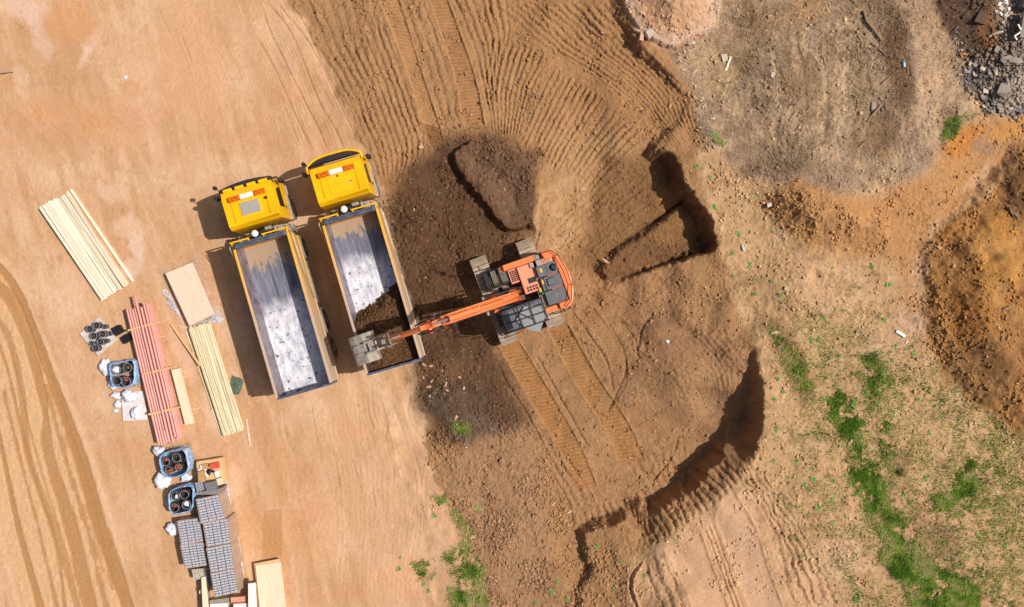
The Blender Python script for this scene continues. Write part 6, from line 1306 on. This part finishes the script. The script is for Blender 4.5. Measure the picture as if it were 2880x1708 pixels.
# bottom group
for i in range(5):
    u = i * 19; board('slat', quadw(ZB, [(430 + u, 1156 - i * 2), (446 + u, 1153 - i * 2), (468 + u, 1246 - i * 5), (452 + u, 1252 - i * 5)], .62 + .02 * (i % 2)), .06, mat('grey_beige_slat', '#BDB2A2', rough=.6, noise=.1), 'grey beige slat in the short bundle below the lower block pack', 'slat', 'short grey beige slats', .004)
board('slat_stack', quadw(ZB, [(436, 1160), (532, 1146), (548, 1226), (462, 1250)], .555), .5, M_pal, 'grey timber stack under the short grey beige slats', 'timber stack')
board('dark_crate', quadw(ZB, [(538, 1130), (588, 1120), (612, 1300), (572, 1312)], .5), .45, M_gap, 'dark crate in the shade between the slats and the bottom block pack', 'crate', bevel=.01)
board('plank', quadw(ZB, [(515, 1226), (552, 1216), (590, 1600), (532, 1600)], .75), .06, M_plyw, 'long light plank running off the bottom edge beside the block packs', 'plank')
board('plank_support', quadw(ZB, [(520, 1330), (548, 1330), (560, 1590), (536, 1590)], .688), .68, M_pal, 'timber pile under the long light plank', 'timber pile')
board('grey_board', quadw(ZB, [(585, 1425), (755, 1402), (765, 1470), (590, 1476)], .45), .4, M_gry, 'grey board stack at the bottom edge below the block packs', 'board stack')
board('white_board', quadw(ZB, [(590, 1458), (748, 1447), (752, 1620), (592, 1620)], .52), .06, M_wht, 'white board on the grey stack at the bottom edge', 'white board')
board('box', quadw(ZB, [(768, 1400), (910, 1388), (914, 1446), (776, 1452)], .6), .5, mat('salmon_box', '#D9A284', rough=.6), 'salmon coloured box left of the upright white panel', 'box', bevel=.01)
board('red_strip', quadw(ZB, [(785, 1445), (908, 1436), (909, 1444), (786, 1453)], .64), .03, M_red, 'thin red strip on the salmon coloured box', 'strip')
board('white_board', quadw(ZB, [(924, 1278), (984, 1274), (1002, 1620), (926, 1620)], .95), .12, M_wht, 'tall white panel stack standing out at the bottom edge', 'white panel')
board('panel_support', quadw(ZB, [(930, 1300), (980, 1296), (992, 1600), (934, 1600)], .826), .82, M_pal, 'timber bearers under the white panel at the bottom edge', 'bearers')
board('white_board', quadw(ZB, [(795, 1456), (922, 1450), (922, 1620), (797, 1620)], .7), .1, M_wht, 'white panel lying left of the tall white panel stack', 'white panel')
board('white_block', quadw(ZB, [(496, 1340), (520, 1338), (524, 1366), (498, 1368)], .5), .5, M_wht, 'small white block beside the long light plank', 'block')
for k in range(6):
    pts = [(988, 1120), (1207, 1090), (1275, 1640), (1040, 1640)]
    if k < 5: pts = [(976 + rb_.uniform(-3, 3), 1104 + rb_.uniform(-3, 3)), (1196, 1064 + rb_.uniform(-3, 3)), (1262, 1640), (1036, 1640)]
    board('plywood_sheet', quadw(ZB, pts, .08 + .062 * (k + 1)), .055, M_plyw if k == 5 else M_bat, 'pale top sheet of the plywood pile at the bottom edge' if k == 5 else 'plywood sheet beneath the pale top sheet at the bottom edge', 'plywood sheet', None if k == 5 else 'lower plywood sheets', .004)
board('wood_offcut', quadw(ZB, [(1222, 1190), (1246, 1192), (1244, 1202), (1222, 1202)], .05), .04, M_bat, 'small wood offcut right of the plywood pile', 'offcut')
# left edge bits
lath('stick', W(-20, 240, .06), W(31, 203, .06), .05, .04, M_bat, 'pinkish wooden stick pointing up right at the left edge', 'stick'); lath('stick', W(-20, 209, .1), W(36, 203, .1), .03, .03, M_gap, 'dark thin rod at the left edge over the wooden stick', 'rod')
for i, (px, py, r_) in enumerate([(8, 1665, .4), (26, 1690, .3), (4, 1700, .35), (18, 1656, .2)]):
    pass

# ================================================================ STONES, RUBBLE, LITTER, WEEDS
M_stone = mat('pale_stone', '#D2C0AC', rough=.8, noise=.12, nscale=5, bump=.5, bscale=14); M_conc = mat('grey_concrete_rubble', '#ADA094', rough=.85, color2='#857A70', thresh=(.3, .7), nscale=4, bump=.6, bscale=16)
M_dkst = mat('dark_slate', '#6F6A6C', rough=.8, noise=.2, nscale=6); M_pink = mat('pinkish_stone', '#D2A990', rough=.8, noise=.1, nscale=5); M_log = wood('weathered_wood', '#B09474', '#86694A', ang=.5)
def zz(o4, s=3.475, ox=0, oy=0): return (ox + o4[0] / s, oy + o4[1] / s)
rocks_ = [rock_template(200 + i, 2) for i in range(5)]
def boxrock(seed):
    r = random.Random(seed); q = []
    for sx_ in (-1, 1):
        for sy in (-1, 1):
            for sz in (-1, 1): q.append(Vector((sx_ * r.uniform(.45, 1.05), sy * r.uniform(.4, 1.0), sz * r.uniform(.35, .75))))
    bm = bmesh.new(); [bm.verts.new(v) for v in q]; bmesh.ops.convex_hull(bm, input=bm.verts); me = bpy.data.meshes.new('rubble'); bm.to_mesh(me); bm.free(); return me
BR_ = [boxrock(i) for i in range(8)]
def stone(px, py, rx, ry, rz, ang, m, label, name='stone', cat='stone', group=None, blocky=False, seed=0, sink=.35):
    p = gn(px, py)
    if blocky: me = BR_[seed % 8].copy()
    else:
        Vt, Ft = rocks_[seed % 5]; me = bpy.data.meshes.new(name); me.from_pydata([tuple(v) for v in Vt], [], [tuple(int(k) for k in f) for f in Ft])
    me.materials.clear(); me.materials.append(m); o = bpy.data.objects.new(name, me); C.objects.link(o); o.location = (p.x, p.y, p.z + rz * sink); o.scale = (rx, ry, rz); o.rotation_euler = (0, 0, R(ang))
    if blocky: bv = o.modifiers.new('b', 'BEVEL'); bv.width = .03; bv.segments = 1
    return tag(o, label, cat, group)
Zt = lambda x, y: zz((x, y), ox=1440, oy=0); Zr = lambda x, y: zz((x, y), ox=2160, oy=0); Zm = lambda x, y: zz((x, y), ox=2160, oy=427); Zl = lambda x, y: zz((x, y), ox=2160, oy=854); Zb = lambda x, y: zz((x, y), ox=2160, oy=1281)
Zc = lambda x, y: zz((x, y), ox=1440, oy=427); Zd = lambda x, y: zz((x, y), ox=1440, oy=854); Ze = lambda x, y: zz((x, y), ox=1440, oy=1281); Zf = lambda x, y: zz((x, y), ox=720, oy=1281); Zg = lambda x, y: zz((x, y), ox=720, oy=0)
stone(*Zt(1340, 345), .24, .2, .26, 30, M_stone, 'large pale boulder at the lower left foot of the gravel heap', blocky=True, seed=1)
stone(*Zt(1262, 365), .12, .25, .3, -15, M_pink, 'tall pinkish boulder left of the pale boulder at the gravel heap', blocky=True, seed=2)
stone(*Zt(1755, 430), .15, .1, .14, 10, M_stone, 'pale stone at the lower right foot of the gravel heap', seed=1)
stone(*Zt(1215, 300), .1, .1, .12, 0, M_pink, 'small pink stone on the left edge of the gravel heap', seed=2)
stone(*Zt(1905, 295), .12, .09, .1, 20, M_stone, 'pale stone in the notch on the right slope of the gravel heap', seed=3)
stone(*Zt(2080, 570), .2, .2, .07, 20, M_stone, 'flat pale concrete slab on the dry grass near the gravel heap', 'slab', 'slab', blocky=True, seed=3)
a = gn(*Zt(2135, 560)); b_ = gn(*Zt(2088, 695)); lath('wooden_stake', a + Vector((0, 0, .09)), b_ + Vector((0, 0, .05)), .08, .04, M_tim, 'pale wooden stake touching the flat concrete slab', 'stake')
stone(*Zt(1785, 700), .12, .08, .08, 40, M_pink, 'small stone right of the debris line below the gravel heap', seed=4)
stone(*Zt(1680, 685), .07, .07, .07, 0, M_stone, 'round white stone on the debris line below the gravel heap', seed=0)
stone(*Zt(1962, 1165), .09, .08, .08, 0, M_stone, 'pale stone above the green weeds at the debris line', seed=1); stone(*Zt(1840, 1252), .07, .06, .07, 0, M_stone, 'white pebble stone at the lower end of the debris line', seed=2); stone(*Zt(1550, 1022), .1, .08, .1, 60, M_pink, 'stone on the furrows near the debris line', seed=3)
stone(*Zt(885, 318), .06, .06, .06, 0, M_pink, 'small stone on the furrows left of the boulders', seed=4); stone(*Zt(1092, 402), .07, .07, .07, 0, M_pink, 'small stone just below left of the tall pink boulder', seed=1)
a = gn(*Zt(1815, 1035)); b_ = gn(*Zt(1930, 985)); q = MB(); q.tube([a + Vector((0, 0, .06)), b_ + Vector((0, 0, .06))], [.05, .04], 8); tag(q.build('log', M_log), 'short weathered log on the dry grass beside the debris line', 'log')
stone(*Zg(1612, 1445), .13, .12, .12, 30, M_pink, 'pale pink block alone above the dark soil', 'block', 'block', blocky=True, seed=4, sink=.5)
def stick(p0, p1, zf, r0, r1, label, name='branch', cat='branch', m=None, bend=.06, h=.06):
    a = gn(*zf(*p0)) + Vector((0, 0, h)); b_ = gn(*zf(*p1)) + Vector((0, 0, h)); d = b_ - a; n = Vector((-d.y, d.x, 0)) * bend
    q = MB(); q.tube([a, a.lerp(b_, .3) + n, a.lerp(b_, .65) + n * .5 + Vector((0, 0, .03)), b_], [r0, r0 * .9, r1 * 1.1, r1], 7); return tag(q.build(name, m or M_log, smooth='auto'), label, cat)
stick((930, 110), (1105, 405), Zr, .07, .045, 'long bent pale branch lying in the dark hollow at the upper right', bend=-.08)
stick((970, 1200), (1098, 1030), Zr, .035, .03, 'straight thin branch below the dark grass hollow, beside a pointed slab'); stick((1108, 825), (1190, 755), Zr, .025, .02, 'short twig in the dark grass hollow', 'twig', 'twig'); stick((1085, 490), (1160, 560), Zr, .03, .02, 'short branch at the middle of the dark grass hollow')
stick((720, 1440), (690, 1330), Zr, .02, .015, 'thin twig at the lower left of the upper right field', 'twig', 'twig'); stick((890, 1440), (960, 1370), Zr, .03, .02, 'thin stick at the lower edge of the upper right field'); stick((800, 0), (890, 70), Zr, .03, .02, 'grey twig at the top edge above the bent branch', 'twig', 'twig'); stick((2155, 365), (2290, 312), Zr, .04, .05, 'bone coloured bent stick on the dark earth at the upper right', m=M_stone, bend=.1); stick((2160, 60), (2225, 200), Zr, .025, .02, 'brown root across the orange patch at the upper right', 'root', 'root', bend=.2)
stick((1850, 1040), (1845, 1130), Zr, .03, .02, 'dark stake near the green patch beside the rubble', 'stake', 'stake'); stick((2390, 1050), (2460, 1110), Zt, .03, .02, 'thin branch at the left part of the dry grass field'); stick((2060, 825), (2160, 805), Zt, .02, .015, 'twig on dry grass below the flat concrete slab', 'twig', 'twig')
stick((350, 620), (470, 665), Zm, .03, .02, 'half buried stick in the orange earth band', h=.03); stick((2290, 60), (2370, 25), Zl, .04, .03, 'short stick on the brown heap at the right edge')
stone(*Zr(1035, 1040), .13, .22, .06, 0, M_conc, 'pointed grey slab beside the straight thin branch', 'slab', 'slab', blocky=True, seed=5); stone(*Zr(905, 1112), .08, .12, .08, -20, M_pink, 'brick left of the pointed grey slab', 'brick', 'brick', blocky=True, seed=6); stone(*Zr(45, 735), .12, .16, .05, -20, M_stone, 'flat slab at the left side of the dark grass field', 'slab', 'slab', blocky=True, seed=7)
stone(*Zr(375, 292), .12, .05, .05, -20, M_pink, 'thin pinkish slab fragment on the upper left of the dry field', 'slab', 'slab', blocky=True, seed=1); stone(*Zr(268, 130), .05, .05, .05, 0, M_stone, 'small white stone near the top of the dry field', seed=2); stone(*Zr(1920, 535), .12, .1, .12, 0, mat('orange_stone', '#C98B58', rough=.8), 'orange brown stone at the edge of the rubble heap', seed=3); stone(*Zr(45, 1210), .08, .1, .08, 0, M_pink, 'brown stone at the lower left of the dry field', seed=4)
stone(*Zr(2270, 590), .32, .28, .3, 0, M_conc, 'large round concrete lump beside the gravel at the upper right edge', 'concrete_lump', 'concrete lump', seed=1) if False else None
stone(*Zr(2365, 600), .36, .3, .25, 10, M_conc, 'large rounded concrete lump near the right edge', 'concrete_lump', 'concrete lump', seed=2); stone(*Zr(2280, 870), .34, .26, .22, 70, M_conc, 'large flat concrete lump with a dark hollow on its left', 'concrete_lump', 'concrete lump', blocky=True, seed=2)
stone(*Zr(2085, 185), .34, .3, .12, -20, mat('dark_brown_panel', '#5A4336', rough=.8), 'dark brown panel half buried beside the orange patch at the upper right', 'panel', 'panel', blocky=True, seed=3, sink=.1)
# concrete post and white frame at the right edge
g = gn(*Zr(2460, 270)); q = MB(); q.box(-.16, .16, -.55, .55, 0, .2); q.box(-.1, .1, -.4, .4, .2, .21); o = q.build('concrete_post', M_conc, bevel=.015); o.location = g + Vector((0, 0, .25)); o.rotation_euler = (R(6), 0, R(-6)); tag(o, 'thick grey concrete post lying on the rubble at the upper right edge', 'concrete post')
g = gn(*Zr(2395, 355)); q = MB(); q.box(-.2, .2, -.03, .03, 0, .05); q.box(.14, .2, .032, .34, 0, .05); q.box(-.2, -.14, -.2, -.032, 0, .05); o = q.build('broken_window', M_wht, bevel=.008); o.location = g + Vector((0, 0, .35)); o.rotation_euler = (R(10), R(-8), R(35)); tag(o, 'broken white frame at the lower end of the concrete post', 'frame')
g = gn(*Zr(2480, 60)); q = MB(); q.tube([(-.3, 0, 0), (.3, 0, 0)], .28, 14); q.box(-.1, .1, -.3, -.26, -.1, .1); o = q.build('grey_drum', M_dkst, smooth='auto'); o.location = g + Vector((0, 0, .3)); o.rotation_euler = (0, 0, R(70)); tag(o, 'dark grey lump cut by the top right corner of the view', 'drum')
wr = random.Random(77)
for i, (x, y, rx, ry) in enumerate([(2280, 90, .17, .1), (2255, 50, .12, .08), (2335, 140, .2, .11), (2370, 175, .1, .06), (2220, 120, .08, .06), (2320, 20, .16, .1), (2400, 60, .1, .16), (2270, 140, .14, .05), (2290, 225, .07, .05), (2350, 95, .1, .06), (2425, 20, .12, .08), (2440, 100, .07, .1)]):
    stone(*Zr(x, y), rx, ry, .06, wr.uniform(0, 180), M_wht if i % 2 else M_stone, 'broken white plaster piece in the litter at the top right corner', 'plaster_piece', 'plaster piece', 'white plaster pieces', True, i, .6)
zones_r = [((1930, 620), (2230, 740), 48), ((2060, 740), (2230, 980), 34), ((2080, 970), (2290, 1140), 30), ((1800, 260), (1900, 640), 22), ((2230, 470), (2480, 660), 18), ((1840, 700), (2000, 880), 22), ((2230, 980), (2480, 1180), 14)]
cnt = 0
for (p0, p1, n) in zones_r:
    for k in range(n):
        x, y = wr.uniform(p0[0], p1[0]), wr.uniform(p0[1], p1[1]); r_ = .04 + .13 * wr.random()**2.4 if p0[0] > 1850 else wr.uniform(.03, .08); cnt += 1
        dark = wr.random() < .35
        stone(*Zr(x, y), r_, r_ * wr.uniform(.4, .95), r_ * wr.uniform(.25, .6), wr.uniform(0, 360), M_dkst if dark else (M_conc if wr.random() < .7 else M_stone), ('dark slate grey' if dark else 'pale grey') + ' rubble piece on the heap at the upper right edge', 'rubble_piece', 'rubble', 'dark rubble pieces' if dark else 'pale rubble pieces', True, cnt, .7)
# litter
a = gn(*Zc(2250, 940)); q = MB(); q.ring((0, 0, 0), (0, 1, 0), [(.005, -.16), (.05, -.15), (.06, -.1), (.06, .05), (.03, .1), (.02, .15), (.005, .155)], 14); o = q.build('plastic_bottle', mat('bottle_plastic', '#D8DCEC', rough=.2, color2='#8890B8', thresh=(.4, .6), nscale=14), smooth=True); o.location = a + Vector((0, 0, .07)); o.rotation_euler = (0, 0, R(15)); tag(o, 'white plastic bottle lying on light earth right of the deep pit', 'bottle')
a = gn(*Zr(1320, 635)); q = MB(); q.ring((0, 0, 0), (0, 1, 0), [(.005, -.13), (.055, -.13), (.06, -.11), (.06, .11), (.055, .13), (.005, .13)], 14); o = q.build('blue_can', mat('blue_can', '#6FA8D0', rough=.3, color2='#C8DCEC', thresh=(.45, .6), nscale=12), smooth='auto'); o.location = a + Vector((0, 0, .08)); o.rotation_euler = (0, 0, R(8)); tag(o, 'light blue can in the dark patch of dry grass', 'can')
px_, py_ = Zd(1520, 370); sack(px_, py_, .09, .07, 20, .08, 'small white and teal plastic bag in the middle of the south excavation', float(gn(px_, py_).z) - .01, seed=30, group='litter').name = 'plastic_bag'
px_, py_ = 353, 218; sack(px_, py_, .09, .06, -50, .06, 'small white scrap on the sand at the upper left', 0.0, seed=31, group='litter').name = 'plastic_scrap'
a = gn(*Zl(1248, 268)); b_ = gn(*Zl(1335, 322)); lath('white_brick', a + Vector((0, 0, .09)), b_ + Vector((0, 0, .09)), .12, .08, M_wht, 'long white brick on light earth at the right', 'brick'); a = gn(*Zl(1345, 395)); b_ = gn(*Zl(1358, 362)); lath('wood_chip', a + Vector((0, 0, .04)), b_ + Vector((0, 0, .04)), .05, .03, M_tim, 'small pale wood chip below the long white brick', 'wood chip')
stone(*Zm(15, 525), .14, .11, .1, 10, M_stone, 'pale block between the pit and the orange earth', 'block', 'block', blocky=True, seed=5, sink=.6)
for i, (zf_, x, y, r_, lb) in enumerate([(Zl, 75, 290, .13, 'stone in the weedy ditch right of the excavation'), (Zl, 860, 310, .13, 'tan stone above the grass on the right'), (Zl, 800, 1355, .13, 'tan stone between the two green grass strips'), (Zm, 2390, 590, .26, 'brown boulder on the heap at the right edge'), (Zm, 1670, 940, .09, 'orange stone at the upper left edge of the brown heap'),
        (Ze, 560, 550, .09, 'pale oval stone in the lower middle soil'), (Ze, 400, 472, .09, 'brown stone in the lower middle soil'), (Zc, 1240, 1160, .0, ''), (Zc, 920, 1080, .14, 'pinkish lump at the mouth of the deep pit'), (Zc, 690, 360, .11, 'brown clod stone above the pit floor'), (Zf, 2120, 800, .1, 'stone at the edge of the clod field'), (Zm, 2060, 300, .05, 'small dark stone on the light track at right')]):
    if r_ > 0: stone(*zf_(x, y), r_, r_ * .8, r_ * .8, i * 40, M_pink if i not in (3,) else mat('brown_rock', '#8A6B4E', rough=.8), lb, seed=i)
for i, (x, y, r_, lb) in enumerate([(880, 590, .085, 'round tan stone in the stony soil right of the loaded truck'), (1200, 955, .1, 'pale square stone at the lower part of the stony soil'), (1080, 555, .09, 'tan stone right of the round stone'), (815, 320, .08, 'tan stone near the corner of the loaded truck bed'), (897, 342, .07, 'tan stone second from the truck bed corner'), (885, 690, .07, 'flat tan stone below the round stone'), (810, 475, .07, 'tan stone above the round stone'), (1240, 475, .07, 'tan stone in the upper middle of the stony soil'), (915, 515, .07, 'brown stone above right of the round stone'), (1290, 600, .07, 'brown stone in the middle of the stony soil'), (1090, 625, .06, 'small brown stone under the tan stone')]):
    stone(1000 + x / 4.24, 950 + y / 4.24, r_, r_ * .85, r_ * .8, i * 50, M_pink, lb, seed=i)
# weeds
M_leaf = mat('weed_leaf', '#8AB457', rough=.6, color2='#5E9248', thresh=(.35, .65), nscale=10, bump=0)
def weed_mesh(seed, n, R0):
    r = random.Random(seed); V = []; F = []
    for k in range(n):
        a = r.uniform(0, 6.28); l = R0 * r.uniform(.5, 1.1); w_ = l * r.uniform(.10, .2); h = r.uniform(.15, .5) * R0; st = Vector((r.uniform(-.35, .35) * R0, r.uniform(-.35, .35) * R0, 0)); d = Vector((math.cos(a), math.sin(a), 0)); p = Vector((-d.y, d.x, 0)); o = len(V)
        V += [st, st + d * l * .5 + p * w_ + Vector((0, 0, h * .8)), st + d * l + Vector((0, 0, h * .7)), st + d * l * .5 - p * w_ + Vector((0, 0, h * .8)), st + d * l * .55 + Vector((0, 0, h * .95))]
        F += [(o, o+1, o+4), (o+1, o+2, o+4), (o+2, o+3, o+4), (o+3, o, o+4)]
    me = bpy.data.meshes.new('weed'); me.from_pydata([tuple(v) for v in V], [], F); me.materials.append(M_leaf); return me
WM = [weed_mesh(i, 22, .14) for i in range(5)]
wl = [(Zl, 'small green weed on the light earth between the excavation and the right edge', [(540,150),(425,360),(500,355),(705,515),(1120,480),(1240,420),(1345,450),(1215,555),(770,635),(550,760),(105,735),(150,865),(55,930),(650,810),(535,935),(840,980),(945,890),(1465,935),(1415,490),(1430,325),(1100,100),(1140,155),(85,1225),(385,1275),(95,1305),(1675,1110),(1575,1265),(1870,1140),(1225,1050),(625,480),(390,590),(205,440)]),
      (Zb, 'small green weed on the light earth in the lower right corner area', [(55,50),(280,60),(195,215),(355,285),(440,230),(640,250),(410,400),(625,440),(490,510),(580,510),(405,565),(500,680),(755,595),(630,655),(335,985),(565,1215),(860,1395),(1870,560),(2430,550),(2320,880),(2310,990),(2040,765),(1950,990),(2380,1200),(2200,30),(2360,470),(1540,220),(1375,460),(1330,390)]),
      (Zm, 'small green weed near the orange earth band', [(45,775),(635,1130),(1020,1130),(40,1265),(125,1400),(1175,1300)]),
      (Zc, 'small green weed on the light earth right of the deep pit', [(1805,145),(1925,125),(1930,250),(1975,545),(2210,795),(2150,1000),(2390,1250),(2170,1215),(2385,1390),(2325,1105)]),
      (Ze, 'small green weed in the rough soil at the bottom centre', [(830,890),(1060,1040),(1300,1170),(1010,1290),(890,1410),(540,1410),(1480,1070),(240,1440),(390,1330),(450,1230)]),
      (Zf, 'small green weed between the sand and the clod field at the bottom', [(1815,455),(1975,580),(2060,740),(1745,590),(1410,1000),(1395,1110),(1505,1065),(1690,1325),(1640,1255),(2170,510),(1890,1300),(2200,1190),(1900,1160)]),
      (Zt, 'green weed at the lower end of the debris line', [(1990,1330),(2080,1395),(1960,1300)])]
k = 0
for zf_, lb, pts in wl:
    for (x, y) in pts:
        p = gn(*zf_(x, y)); o = bpy.data.objects.new('weed', WM[k % 5]); C.objects.link(o); s_ = wr.uniform(.5, 1.25); o.location = p; o.scale = (s_, s_, s_); o.rotation_euler = (0, 0, wr.uniform(0, 6.28)); tag(o, lb, 'weed', 'weeds: ' + lb[12:50]); k += 1

# ---- pieces that stand apart inside one part become parts of their own
def split_parts(gap=.12, most=14):
    for o in list(bpy.data.objects):
        if o.type != 'MESH' or o.parent is None or len(o.data.vertices) > 6000: continue
        if o.name.split('.')[0] in ('tyre', 'rim', 'crawler_track', 'blocks', 'plastic_wrap', 'grille', 'tread_strips', 'bag_wall', 'grid_top', 'mirror', 'hydraulic_pipes'): continue
        me = o.data; n = len(me.vertices); par = list(range(n))
        def find(a):
            while par[a] != a: par[a] = par[par[a]]; a = par[a]
            return a
        for e in me.edges:
            a, b_ = find(e.vertices[0]), find(e.vertices[1])
            if a != b_: par[a] = b_
        isl = {}
        for i in range(n): isl.setdefault(find(i), []).append(i)
        if len(isl) < 2: continue
        L = list(isl.values()); bb = []
        for g_ in L:
            P = np.array([me.vertices[i].co[:] for i in g_]); bb.append((P.min(0), P.max(0)))
        gp_ = list(range(len(L)))
        def f2(a):
            while gp_[a] != a: a = gp_[a]
            return a
        for i in range(len(L)):
            for j in range(i):
                d = np.maximum(0, np.maximum(bb[i][0] - bb[j][1], bb[j][0] - bb[i][1]))
                if np.sqrt((d**2).sum()) < gap: gp_[f2(i)] = f2(j)
        gr = {}
        for i in range(len(L)): gr.setdefault(f2(i), []).extend(L[i])
        if not (1 < len(gr) <= most): continue
        gid = {}
        for k_, vs in enumerate(gr.values()):
            for v in vs: gid[v] = k_
        mods = [(m_.type, {p.identifier: getattr(m_, p.identifier) for p in m_.bl_rna.properties if not p.is_readonly and p.identifier in ('width', 'segments', 'limit_method', 'angle_limit', 'split_angle', 'thickness')}) for m_ in o.modifiers]
        nm = o.name.split('.')[0]; sm = len(me.polygons) and me.polygons[0].use_smooth; kids = list(o.children)
        for k_ in range(len(gr)):
            idx = [v for v in range(n) if gid[v] == k_]; mp_ = {v: i for i, v in enumerate(idx)}
            fs = [[mp_[v] for v in p.vertices] for p in me.polygons if gid[p.vertices[0]] == k_]
            m2 = bpy.data.meshes.new(nm); m2.from_pydata([me.vertices[v].co[:] for v in idx], [], fs); m2.materials.append(me.materials[0])
            if sm: m2.polygons.foreach_set('use_smooth', [True] * len(m2.polygons))
            if k_ == 0: o.data = m2
            else:
                c = bpy.data.objects.new(nm, m2); C.objects.link(c); c.parent = o.parent; c.matrix_local = o.matrix_local.copy()
                for ty, pr_ in mods:
                    q = c.modifiers.new(ty.lower(), ty)
                    for a, b_ in pr_.items():
                        try: setattr(q, a, b_)
                        except Exception: pass
split_parts()
